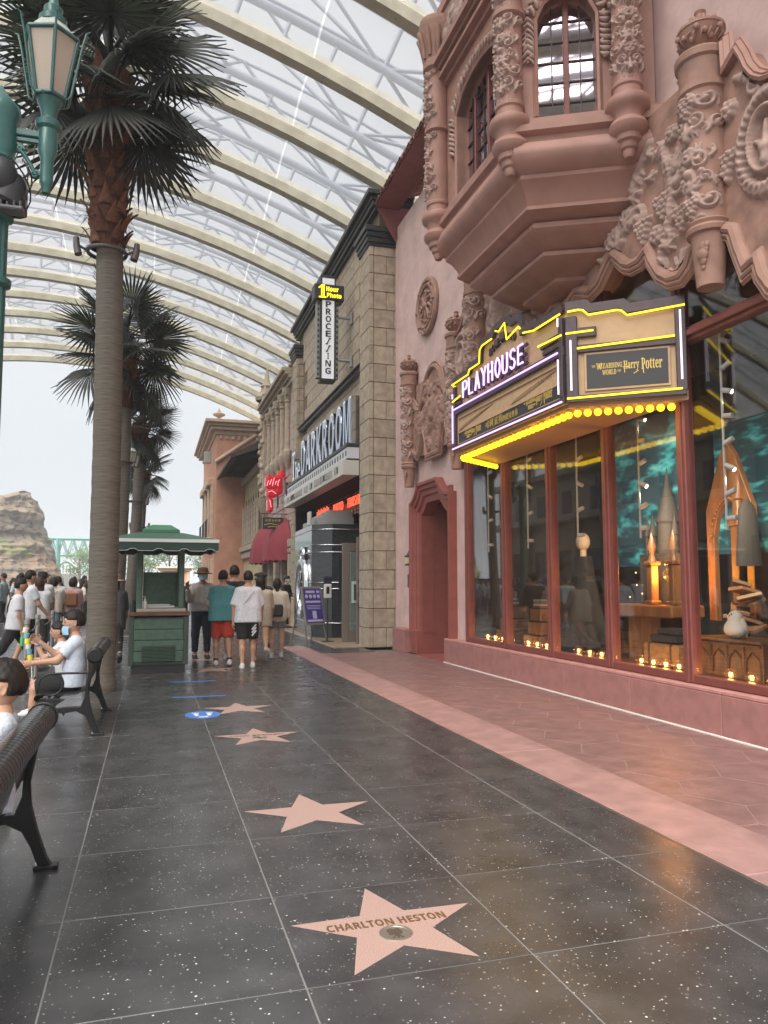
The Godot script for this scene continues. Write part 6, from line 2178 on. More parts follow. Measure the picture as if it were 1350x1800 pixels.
	var stk := [[V(-0.56, 0.7, 0.24), V(-0.42, 0.76, 0.25), V(-0.25, 0.64, 0.24)], [V(-0.5, 0.4, 0.23), V(-0.44, 0.1, 0.23)]]
	for k in 5: stk.append([V(-0.62 + k * 0.11, 0.95 + 0.05 * (k % 2), 0.24), V(-0.58 + k * 0.1, 1.1, 0.25), V(-0.55 + k * 0.11, 1.16 + 0.06 * (k % 3), 0.24)])
	for q in stk:
		b = nb()
		b.tube(q, 0.014, 5)
		part("neon_stroke", b, np, rs)
	var hs := thing("hanging_board", "small black hanging board with gold writing in front of the red awnings", "sign", V(4.95, 3.55, -29.6))
	b = nb()
	b.tube([V(0.05, 0.62, 0), V(-1.0, 0.62, 0)], 0.02, 6)
	for x in [-0.2, -0.85]: b.tube([V(x, 0.62, 0), V(x, 0.5, 0)], 0.01, 4)
	part("bracket", b, mats["cornice_black"], hs)
	b = nb()
	b.box(V(-0.53, 0.25, 0), V(0.8, 0.46, 0.05), 0.008)
	part("board", b, mats["sign_black"], hs)
	b = nb()
	var HX := Transform3D(Basis(), V(-0.53, 0.25, 0.027))
	for k in 5: strokes(b, HX, -0.3 + k * 0.125, 0.06, 0.1, CJK[[2, 5, 7, 4, 8][k]], 0.01, 0.004)
	b.xf = HX
	b.tube([V(-0.34, -0.06, 0), V(-0.1, -0.01, 0.004), V(0.15, -0.06, 0.004), V(0.34, -0.1, 0)], 0.012, 4); b.tube([V(-0.2, -0.15, 0), V(0.0, -0.12, 0.004), V(0.25, -0.15, 0)], 0.012, 4)
	part("gold_writing", b, mats["sign_gold"], hs)
	# yellow building with a dark timber eave
	var Y := thing("yellow_building", "pale yellow building under a deep dark timber eave", "building", V(6, 0, -41.2))
	O = -Y.position
	var yel := mat("yellow_stucco", lin(0.52, 0.43, 0.24), 0.85, {"var": 0.15, "scale": 0.3, "kind": "y"})
	b = nb()
	b.box(O + V(7.4, 4.0, -40.35), V(4.8, 8.0, 8.2))
	part("wall", b, yel, Y)
	b = nb()
	b.box(O + V(4.92, 7.2, -40.4), V(0.3, 0.35, 8.0), 0.04); b.box(O + V(4.9, 3.35, -40.4), V(0.4, 0.3, 8.0), 0.04); b.box(O + V(4.94, 3.0, -40.4), V(0.25, 0.35, 8.0), 0.04)
	part("string_course", b, buff, Y)
	for k in 7:
		b = nb()
		var z := -37.3 - k * 1.0
		var pl := PackedVector2Array([Vector2(-0.3, 3.7), Vector2(0.3, 3.7), Vector2(0.3, 5.6), Vector2(0.0, 6.1), Vector2(-0.3, 5.6)])
		b.xf = wall_xf(O + V(4.99, 0, z))
		b.prism(pl, -0.02, 0.02)
		var w := part("window", b, dk, Y)
		b = nb()
		b.tube([O + V(4.9, 3.6, z - 0.45), O + V(4.9, 5.7, z - 0.45)], 0.09, 8)
		part("window_column", b, buff, Y)
	var tim := mat("dark_timber", lin(0.055, 0.04, 0.032), 0.7, {"var": 0.3, "scale": 0.6})
	b = nb()
	b.xf = Transform3D(Basis(V(0, 0, 1), V(0, 1, 0), V(-1, 0, 0)), O)
	b.xf = Transform3D(Basis(V(1, 0, 0), V(0, 1, 0), V(0, 0, 1)), O + V(0, 0, -44.4))
	b.prism(PackedVector2Array([Vector2(3.4, 7.35), Vector2(3.4, 7.5), Vector2(8.5, 10.4), Vector2(9.5, 10.4), Vector2(9.5, 10.0), Vector2(5.0, 8.0)]), 0.0, 8.1)
	part("eave", b, tim, Y)
	for k in 11:
		b = nb()
		b.box(O + V(4.3, 7.55, -36.6 - k * 0.72), V(1.5, 0.14, 0.12), 0.01)
		part("rafter", b, tim, Y)
	# terracotta tower block
	var E := thing("terracotta_building", "tall terracotta building with cream cornice standing into the far street", "building", V(8, 0, -50))
	O = -E.position
	var ter := mat("terracotta_stucco", lin(0.58, 0.29, 0.2), 0.85, {"var": 0.14, "scale": 0.2, "kind": "t"})
	var cre := mat("cream_trim", lin(0.6, 0.45, 0.33), 0.8, {"var": 0.15, "scale": 0.4})
	b = nb()
	b.box(O + V(8.4, 5.0, -50.2), V(10.1, 10.0, 11.4))
	part("wall", b, ter, E)
	b = nb()
	for e in [[10.0, 0.1, 0.25], [10.25, 0.35, 0.2], [10.45, 0.5, 0.16], [10.61, 0.68, 0.2]]: b.box(O + V(8.4, e[0] + e[2] * 0.5, -50.2), V(10.1 + e[1] * 2, e[2] - 0.002, 11.4 + e[1] * 2), 0.03)
	part("cornice", b, cre, E)
	for k in 12:
		b = nb()
		b.box(O + V(3.6 + k * 0.34, 9.85, -44.45), V(0.16, 0.22, 0.12), 0.03)
		part("dentil", b, cre, E)
	b = nb()
	b.at(O + V(3.5, 10.8, -45.0))
	b.lathe([Vector2(0.1, 0), Vector2(0.09, 0.3), Vector2(0.34, 0.42), Vector2(0.36, 0.5), Vector2(0.14, 0.6), Vector2(0.06, 0.75), Vector2(0, 0.9)], 10)
	part("finial", b, cre, E)
	# street side: tall framed windows with a balcony
	for k in 3:
		var z := -46.5 - k * 2.8
		b = nb()
		b.box(O + V(3.33, 5.8, z), V(0.08, 2.6, 1.3))
		var w := part("window", b, dk, E)
		b = nb()
		b.box(O + V(3.2, 7.4, z), V(0.5, 0.45, 2.0), 0.05); b.box(O + V(3.25, 5.6, z - 0.85), V(0.2, 3.2, 0.3), 0.03); b.box(O + V(3.25, 5.6, z + 0.85), V(0.2, 3.2, 0.3), 0.03); b.box(O + V(3.15, 4.0, z), V(0.45, 0.3, 2.0), 0.05)
		part("window_surround", b, cre, w)
		b = nb()
		for i in 9: b.box(O + V(2.98, 4.65, z - 0.8 + i * 0.2), V(0.03, 1.0, 0.03))
		b.box(O + V(2.98, 5.17, z), V(0.05, 0.05, 1.8)); b.box(O + V(2.98, 4.17, z), V(0.05, 0.05, 1.8))
		part("balcony_rail", b, mats["cornice_black"], w)
	for k in 5: part("pilaster", one_box(O + V(3.3, 1.6, -45.4 - k * 2.0), V(0.16, 2.6, 0.4), 0.03), cre, E)
	# sloping coping of the lower roof against the near face
	b = nb()
	b.tube([O + V(3.3, 8.4, -44.4), O + V(5.6, 10.1, -44.4)], 0.12, 6)
	part("sloping_coping", b, cre, E)
	b = nb()
	b.box(O + V(2.98, 8.9, -46.2), V(0.4, 0.7, 0.25), 0.04)
	part("projecting_sign", b, mat("sign_faded", lin(0.35, 0.38, 0.36), 0.5), E)

# ---------------------------------------------------------------- far background
func backdrop() -> void:
	# rock mountain
	var b := nb()
	var n1 := noise(0.09, 5, FastNoiseLite.TYPE_SIMPLEX_SMOOTH, 3)
	var n2 := noise(0.03, 3, FastNoiseLite.TYPE_SIMPLEX_SMOOTH, 5)
	var xr := func(y: float) -> float:
		var k := [[0.0, -11.4], [2.6, -12.0], [5.5, -13.2], [7.5, -14.0], [10.0, -14.9], [13.0, -15.7], [14.2, -16.4]]
		for i in 6:
			if y <= k[i + 1][0]: return lerpf(k[i][1], k[i + 1][1], (y - k[i][0]) / (k[i + 1][0] - k[i][0]))
		return -16.6
	var NU := 150; var NV := 90
	var rows := []
	for j in NV + 1:
		var row := PackedVector3Array()
		for i in NU + 1:
			var a := lerpf(-0.6, PI + 0.3, float(i) / NU)
			var top := 13.2 + 1.2 * exp(-pow((a - 0.45) / 0.3, 2.0)) - 0.7 * smoothstep(0.9, 1.5, a) + 0.8 * n2.get_noise_2d(i * 2.0, 7.0)
			var y := top * j / NV
			var R: float = xr.call(y) + 26.0
			R -= 0.35 * (y / 14.0)
			var dir := V(cos(a), 0, sin(a) * 0.75)
			var q := dir * R
			var d := n1.get_noise_3d(q.x * 1.3, y * 3.2, q.z * 1.3) * 0.9 + n2.get_noise_3d(q.x, y * 0.7, q.z) * 2.2
			d += 0.6 * n1.get_noise_3d(q.x * 0.6, y * 9.0, q.z * 0.6) + 1.3 * (0.35 - absf(n1.get_noise_3d(q.x * 2.2, y * 2.0, q.z * 2.2))) + 0.9 * n1.get_noise_3d(q.x * 5.0, y * 5.0, q.z * 5.0) - 0.9 * smoothstep(0.3, 0.55, absf(n2.get_noise_3d(q.x * 3.0, y * 0.5, q.z * 3.0)))
			if a < 0.35: d *= 0.45
			row.append(V(-26, 0, -118) + dir * (R + d) + V(0, y - 0.3, 0))
		rows.append(row)
	for j in NV:
		for i in NU: b.quad(rows[j][i], rows[j][i + 1], rows[j + 1][i + 1], rows[j + 1][i])
	var cap := PackedVector3Array()
	for i in NU + 1: cap.append(V(-26, 12.0, -118))
	b.grid([rows[NV], cap])
	for p in b.v:
		var g := n1.get_noise_3d(p.x * 0.5, p.y * 0.9, p.z * 0.5)
		var h := n1.get_noise_3d(p.x * 0.7 + 50, p.y * 3.0, p.z * 0.7)
		var c := Color(0.30, 0.22, 0.14).lerp(Color(0.15, 0.125, 0.1), smoothstep(-0.3, 0.3, h))
		c = c.lerp(Color(0.38, 0.22, 0.13), smoothstep(0.15, 0.5, n2.get_noise_3d(p.x * 2.0, p.y * 4.0, p.z * 2.0)) * 0.7)
		c = c.lerp(Color(0.17, 0.21, 0.07), smoothstep(0.02, 0.14, g))
		b.col.append(c)
	var rm := mat("rock", Color(1, 1, 1), 0.95, {"var": 0.3, "scale": 0.15, "bump": 8.0, "bfreq": 0.06})
	rm.vertex_color_use_as_albedo = true
	solo("rock_mountain", b, rm, "craggy brown artificial rock mountain with mossy patches in the distance", "rock")
	# steel trestle of a ride
	var green := mat("trestle_green", lin(0.10, 0.26, 0.22), 0.6)
	var T := thing("ride_trestle", "green steel lattice trestle of a ride behind the rock", "trestle", V(-14, 0, -140))
	b = nb()
	for z in [0.0, -3.0]:
		b.tube([V(-6, 9.0, z), V(8, 9.0, z)], 0.16, 5); b.tube([V(-6, 6.2, z), V(8, 6.2, z)], 0.13, 5)
		for k in 8:
			var x := -5.0 + k * 1.7
			b.tube([V(x, 6.2, z), V(x + 0.85, 9.0, z)], 0.1, 4); b.tube([V(x + 0.85, 9.0, z), V(x + 1.7, 6.2, z)], 0.1, 4)
	part("lattice_bridge", b, green, T)
	for x in [-2.6, -1.4, 4.2]:
		b = nb()
		b.tube([V(x, 0, 0), V(x, 9.0, 0)], 0.25, 6); b.tube([V(x, 0, -3), V(x, 9.0, -3)], 0.25, 6)
		for k in 4: b.tube([V(x, k * 2.0, 0), V(x, k * 2.0 + 2.0, -3)], 0.09, 4)
		part("trestle_leg", b, green, T)
	b = nb()
	for k in 16:
		b.tube([V(-1.0 + 0.55 * k, 4.5 + 0.6 * sin(k * 0.9), -1), V(-0.4 + 0.55 * k, 4.5 + 0.6 * sin(k * 0.9 + 0.9), -1)], 0.16, 5)
		b.tube([V(-1.0 + 0.55 * k, 0, -1), V(-1.0 + 0.55 * k, 4.5, -1)], 0.07, 4)
	part("ride_track", b, green, T)
	b = nb()
	b.box(V(-12.4, 1.5, -128), V(3.6, 3.0, 3.0), 0.1)
	solo("pale_hut", b, mat("hut_pale", lin(0.4, 0.4, 0.38), 0.8, {"var": 0.2, "scale": 0.3}), "pale grey hut beneath the green trestle", "hut")
	# trees far down the street
	var leafm := [mat("leaf_a", lin(0.07, 0.115, 0.05), 0.7, {"back": lin(0.2, 0.3, 0.1)}), mat("leaf_b", lin(0.055, 0.09, 0.045), 0.7, {"back": lin(0.2, 0.3, 0.1)})]
	var spots := [[-1.0, -96.0, 6.5], [2.0, -100.0, 7.5], [-5.5, -104.0, 6.0], [6.5, -98.0, 6.0], [-9.5, -112.0, 6.5], [11, -105, 8.0]]
	for k in spots.size():
		var t := thing("broadleaf_tree", ["round green tree seen left of the kiosk post", "taller green tree seen beneath the kiosk roof", "hazy green tree right of the green trestle", "green tree beside the terracotta building", "hazy green tree under the trestle", "green tree rising behind the terracotta building"][k], "tree", V(spots[k][0], 0, spots[k][1]), 0, "trees at the end of the street")
		var H: float = spots[k][2]
		b = nb()
		b.tube([V(0, 0, 0), V(0.1, H * 0.4, 0), V(0.0, H * 0.75, 0.1)], [0.22, 0.16, 0.06], 7)
		for i in 5: b.tube([V(0.08, H * (0.35 + 0.06 * i), 0), V(cos(i * 2.4) * 1.1, H * (0.55 + 0.06 * i), sin(i * 2.4) * 1.1)], [0.08, 0.03], 5)
		part("trunk", b, mat("bark", lin(0.12, 0.09, 0.065), 0.9), t)
		b = nb()
		for c in 26:
			var cc := V(rn.randf_range(-1, 1), rn.randf_range(-0.8, 1), rn.randf_range(-1, 1))
			if cc.length() > 1.1: cc *= 0.7
			cc = V(cc.x * H * 0.34, H * 0.66 + cc.y * H * 0.3, cc.z * H * 0.34)
			for i in 42:
				var p := cc + V(rn.randfn(0, 0.42), rn.randfn(0, 0.34), rn.randfn(0, 0.42))
				var u := V(rn.randf_range(-1, 1), rn.randf_range(-0.6, 0.6), rn.randf_range(-1, 1)).normalized() * 0.17
				var w := u.cross(V(rn.randf_range(-1, 1), 1, rn.randf_range(-1, 1))).normalized() * 0.1
				b.quad(p - u, p + w, p + u, p - w)
		part("crown", b, leafm[k % 2], t)
	# small gatehouse at the end
	var g := thing("gatehouse", "small terracotta gatehouse with cream cornice at the street's far end", "building", V(2.2, 0, -80))
	b = nb()
	b.box(V(0, 1.35, 0), V(2.6, 2.7, 2.0))
	part("wall", b, mats["terracotta_stucco"], g)
	b = nb()
	b.box(V(0, 2.8, 0), V(3.2, 0.16, 2.6), 0.04); b.box(V(0, 3.02, 0), V(3.6, 0.2, 3.0), 0.05)
	for x in [-1.25, 1.25]: b.box(V(x, 1.35, 1.0), V(0.3, 2.7, 0.2), 0.03)
	part("cornice", b, mats["cream_trim"], g)
	b = nb()
	b.box(V(0.2, 1.6, 1.01), V(0.7, 1.1, 0.06), 0.01)
	part("blue_panel", b, mat("panel_blue", lin(0.05, 0.15, 0.55), 0.4), g)
	b = nb()
	b.box(V(-11.3, 0.95, -45), V(6.4, 1.7, 0.12), 0.01)
	solo("blue_hoarding", b, mat("hoarding_blue", lin(0.035, 0.09, 0.34), 0.5, {"var": 0.1, "scale": 0.4}), "long blue hoarding behind the crowd at the left", "hoarding")
	# cream building across the street, mirrored in the shop window
	var C := thing("opposite_building", "cream columned building across the street", "building", V(-19.5, 0, -46))
	var cr := mat("opposite_cream", lin(0.45, 0.42, 0.36), 0.8, {"var": 0.12, "scale": 0.2})
	b = nb()
	b.box(V(-2, 5.0, 0), V(4.5, 10.0, 36))
	part("wall", b, cr, C)
	for k in 9:
		b = nb()
		b.at(V(0.7, 0, -16 + k * 4.0))
		b.lathe([Vector2(0.5, 0), Vector2(0.5, 0.4), Vector2(0.38, 0.5), Vector2(0.34, 5.6), Vector2(0.5, 5.9), Vector2(0.5, 6.1)], 14)
		part("column", b, cr, C)
		b = nb()
		b.box(V(0.27, 7.6, -16 + k * 4.0 + 2.0), V(0.06, 1.8, 1.4), 0.01); b.box(V(0.27, 2.2, -16 + k * 4.0 + 2.0), V(0.06, 3.6, 2.4), 0.01)
		part("window", b, mats["window_dark"], C)
	b = nb()
	b.box(V(0.5, 6.35, 0), V(1.6, 0.5, 36.4), 0.06); b.box(V(0.4, 9.9, 0), V(1.2, 0.5, 36.6), 0.06)
	part("cornice", b, cr, C)
	# crowd beyond recognition
	b = nb()
	var cols := [Color(0.6, 0.6, 0.6), Color(0.05, 0.05, 0.055), Color(0.5, 0.4, 0.36), Color(0.1, 0.14, 0.3), Color(0.42, 0.12, 0.1), Color(0.66, 0.64, 0.6), Color(0.25, 0.33, 0.36)]
	for k in 84:
		var z := rn.randf_range(-27, -46)
		var x := z * rn.randf_range(0.075, 0.235)
		if k > 62: z = rn.randf_range(-52, -75); x = rn.randf_range(-6.0, 2.2)
		var s := rn.randf_range(0.9, 1.06)
		var c1: Color = cols[rn.randi() % 7]; var c2: Color = cols[[1, 1, 3, 1, 0][rn.randi() % 5]]
		var yw := rn.randf_range(0, TAU)
		b.xf = Transform3D(Basis(Vector3.UP, yw).scaled(V(s, s, s)), V(x, 0, z))
		var mark := func(c: Color): while b.col.size() < b.v.size(): b.col.append(c)
		var st := rn.randf_range(-0.2, 0.2)
		b.tube([V(-0.08, 0.02, st), V(-0.085, 0.45, -0.03), V(-0.09, 0.88, 0)], [0.05, 0.06, 0.085], 7); b.tube([V(0.08, 0.02, -st), V(0.085, 0.45, -0.03), V(0.09, 0.88, 0)], [0.05, 0.06, 0.085], 7)
		mark.call(c2)
		b.tube([V(0, 0.82, 0), V(0, 1.05, 0), V(0, 1.3, 0), V(0, 1.42, 0), V(0, 1.48, 0)], [0.16, 0.15, 0.19, 0.15, 0.06], 10, true, 0.65, V(0, 0, 1))
		for sx in [-1.0, 1.0]: b.tube([V(sx * 0.19, 1.4, 0), V(sx * 0.25, 1.15, 0.02)], [0.06, 0.05], 6)
		mark.call(c1)
		for sx in [-1.0, 1.0]: b.tube([V(sx * 0.25, 1.16, 0.02), V(sx * 0.24, 0.88, -0.1)], [0.042, 0.03], 6)
		b.tube([V(0, 1.44, 0), V(0, 1.56, 0)], 0.05, 6); b.ball(V(0, 1.62, -0.01), V(0.078, 0.11, 0.095), 9, 7)
		mark.call(Color(0.42, 0.25, 0.17))
		b.ball(V(0, 1.655, 0.012), V(0.088, 0.1, 0.1), 9, 7)
		if k % 3 == 0: b.tube([V(0, 1.62, 0.07), V(0, 1.35, 0.12)], [0.08, 0.06], 7)
		mark.call(Color(0.02, 0.017, 0.015))
	b.xf = Transform3D()
	var cm := mat("crowd", Color(1, 1, 1), 0.8)
	cm.vertex_color_use_as_albedo = true
	var crowd := MeshInstance3D.new()
	crowd.name = "distant_crowd"
	crowd.mesh = b.mesh(); crowd.material_override = cm
	add_child(crowd)
	crowd.set_meta("kind", "stuff"); crowd.set_meta("label", "dense crowd of visitors far down the street"); crowd.set_meta("category", "crowd")

# ---------------------------------------------------------------- palms
func frond_mesh(sd: int, droop: float) -> ArrayMesh:
	var r := RandomNumberGenerator.new()
	r.seed = sd
	var b := nb()
	var pl := 0.85
	b.tube([V(0, 0, 0), V(pl * 0.5, 0.04, 0), V(pl, 0.0, 0)], [0.035, 0.02, 0.014], 5, true, 1.6)
	var N := 34
	var span := 2.5
	var pts := []
	for i in N + 1:
		pts.append(lerpf(-span, span, float(i) / N))
	for i in N:
		var a0: float = pts[i]; var a1: float = pts[i + 1]
		var am := (a0 + a1) * 0.5
		var L := (1.0 - 0.18 * pow(absf(am) / span, 2.0)) * r.randf_range(0.92, 1.05)
		var rows := []
		for j in 7:
			var f := j / 6.0
			var rad := 0.02 + L * f
			var wid := 1.0 if f < 0.5 else 1.0 - pow((f - 0.5) / 0.5, 1.15)
			var half := (a1 - a0) * 0.46 * wid * (0.5 / maxf(f, 0.5))
			var dr := -droop * f * f * 0.5 - 0.12 * absf(am) * f
			if f > 0.65: dr -= r.randf_range(0.0, 0.07) * (f - 0.65) * 3.0
			var row := PackedVector3Array()
			for s in [-1.0, 0.0, 1.0]:
				var a: float = am + half * s
				row.append(V(pl + cos(a) * rad, dr + (0.014 + 0.02 * f * wid if s == 0.0 else 0.0), sin(a) * rad))
			rows.append(row)
		b.grid(rows)
	return b.mesh()

func palms() -> void:
	var fr := []
	for k in 4: fr.append(frond_mesh(40 + k, [0.05, 0.15, 0.3, 0.5][k]))
	var leaf := mat("palm_leaf", lin(0.014, 0.017, 0.014), 0.5, {"back": lin(0.03, 0.04, 0.02)})
	var leaf2 := mat("palm_leaf_dark", lin(0.011, 0.0125, 0.011), 0.55, {"back": lin(0.03, 0.04, 0.02)})
	var bark := mat("palm_bark", lin(0.195, 0.17, 0.142), 0.85, {"var": 0.35, "scale": 0.9, "stretch": V(0.5, 5.0, 0.5), "kind": "palm", "bump": 0.8, "bfreq": 0.04})
	var bootm := mat("palm_boot", lin(0.21, 0.085, 0.045), 0.85, {"var": 0.45, "scale": 2.0, "kind": "boot"})
	var fibre := mat("palm_fibre", lin(0.13, 0.05, 0.03), 0.95, {"var": 0.4, "scale": 3.0, "kind": "boot"})
	var metal := mat("clamp_grey", lin(0.12, 0.11, 0.105), 0.5, {"metal": 0.5})
	var list := [
		[V(-0.66, 0, -11.6), V(-0.8, 9.1, -11.6), 0.2, 1.03, 31, "tall fan palm nearest the benches with a rust-brown skirt under its crown"],
		[V(-0.79, 0, -18.0), V(-0.72, 6.75, -18.0), 0.185, 0.88, 27, "second fan palm, rising behind the green kiosk"],
		[V(-0.68, 0, -25.0), V(-0.45, 6.5, -25.0), 0.17, 0.68, 26, "third fan palm down the row, right of the second palm's trunk"],
		[V(-0.72, 0, -32.0), V(-0.4, 6.0, -32.0), 0.17, 0.68, 24, "farthest fan palm of the row, low above the kiosk roof"]]
	for pi in list.size():
		var e = list[pi]
		var T := thing("fan_palm", e[5], "palm tree", e[0], 0, "fan palms along the street")
		var top: Vector3 = e[1] - e[0]
		var r: float = e[2]
		var b := nb()
		var rows := []
		for j in 140:
			var f := j / 139.0
			var c := top * f + V(0.05 * sin(f * PI), 0, 0)
			var rr := r * (1.12 if f < 0.015 else lerpf(1.02, 0.9, f)) * (1.0 + 0.012 * sin(f * 260.0 + sin(f * 31.0)) + 0.01 * sin(f * 97.0))
			var row := PackedVector3Array()
			for i in 20:
				var a := TAU * i / 20
				row.append(c + V(cos(a), 0, sin(a)) * rr)
			rows.append(row)
		b.grid(rows, true)
		part("trunk", b, bark, T)
		# skirt of leaf boots
		var y0 := top.y * 0.70 if pi == 0 else top.y * 0.8
		b = nb()
		rows = []
		for j in 12:
			var f := j / 11.0
			var row := PackedVector3Array()
			var rr := lerpf(r * 1.1, r * 1.6, pow(f, 0.7))
			for i in 16:
				var a := TAU * i / 16
				row.append(top * lerpf(y0 / top.y, 1.0, f) + V(cos(a), 0, sin(a)) * rr * (1.0 + 0.06 * sin(i * 5.0 + j * 3.0)))
			rows.append(row)
		b.grid(rows, true)
		part("fibre_sleeve", b, fibre, T)
		var boot := nb()
		var br := []
		for j in 6:
			var f := j / 5.0
			var row := PackedVector3Array()
			for i in 5:
				var s := (i / 4.0 - 0.5) * 2.0
				row.append(V(0.03 + 0.1 * f * f + 0.03 * (1.0 - s * s), 0.3 * f, s * 0.11 * (1.0 - f) + 0.004 * s))
			br.append(row)
		boot.grid(br)
		var bm := boot.mesh()
		var n := 84 if pi == 0 else 40
		for k in n:
			var f := float(k) / n
			var a := k * 2.39996
			var y := lerpf(y0, top.y * 0.99, f)
			var rr := lerpf(r * 1.05, r * 1.55, pow(f, 0.7)) - 0.02
			var o := part("leaf_boot", bm, bootm if k % 3 else fibre, T)
			o.basis = Basis(Vector3.UP, -a) * Basis(Vector3(0, 0, 1), rn.randf_range(-0.35, 0.15)) * Basis.from_scale(Vector3.ONE * rn.randf_range(0.7, 1.15) * r / 0.2)
			o.position = V(top.x * y / top.y, y, top.z * y / top.y) + V(cos(a), 0, sin(a)) * rr
		if pi == 0:
			b = nb()
			for k in 70:
				var a := rn.randf_range(0, TAU); var y := rn.randf_range(y0 - 0.1, y0 + 1.9)
				var p := V(top.x * y / top.y, y, 0) + V(cos(a), 0, sin(a)) * r * 1.2
				var d := V(cos(a), rn.randf_range(-0.9, 0.2), sin(a))
				b.tube([p, p + d * 0.12, p + d * 0.2 + V(0, -0.12, 0)], [0.006, 0.004, 0.002], 3)
			part("loose_fibres", b, fibre, T).set_meta("kind", "stuff")
		# fronds
		var nf: int = e[4]
		for k in nf:
			var f := (k + 0.5) / nf
			var az := k * 2.39996 + rn.randf_range(-0.2, 0.2)
			var el := lerpf(-0.95, 1.2, pow(f, 0.85)) + rn.randf_range(-0.12, 0.12)
			var kind := 3 if el < -0.4 else (2 if el < 0.1 else (1 if el < 0.6 else 0))
			var o := part("frond", fr[kind], leaf if rn.randf() < 0.6 else leaf2, T)
			var sc: float = e[3] * rn.randf_range(0.88, 1.08)
			o.basis = Basis(Vector3.UP, az) * Basis(Vector3(0, 0, 1), el) * Basis(Vector3(1, 0, 0), rn.randf_range(-0.95, 0.95)) * Basis.from_scale(V(sc, sc, sc))
			o.position = top + V(0, lerpf(-0.35, 0.35, f), 0)
		# clamp with small floodlights
		var yc := top.y * 0.695 if pi == 0 else top.y * 0.62
		b = nb()
		var rp := []
		for i in 21: rp.append(V(top.x * yc / top.y, yc, 0) + V(cos(TAU * i / 20), 0, sin(TAU * i / 20)) * (r * 1.35))
		b.tube(rp, 0.03, 6, false)
		for sx in [-1.0, 1.0]: b.tube([V(top.x * yc / top.y + sx * r * 1.3, yc, 0), V(top.x * yc / top.y + sx * r * 2.0, yc + 0.05, 0.06)], 0.018, 6)
		part("clamp_ring", b, metal, T)
		for sx in [-1.0, 1.0]:
			b = nb()
			var c := V(top.x * yc / top.y + sx * r * 2.05, yc + 0.03, 0.06)
			b.tube([c + V(sx * 0.01, 0.13, 0), c, c + V(-sx * 0.03, -0.13, 0.02)], [0.04, 0.05, 0.055], 10)
			part("floodlight", b, metal, T)

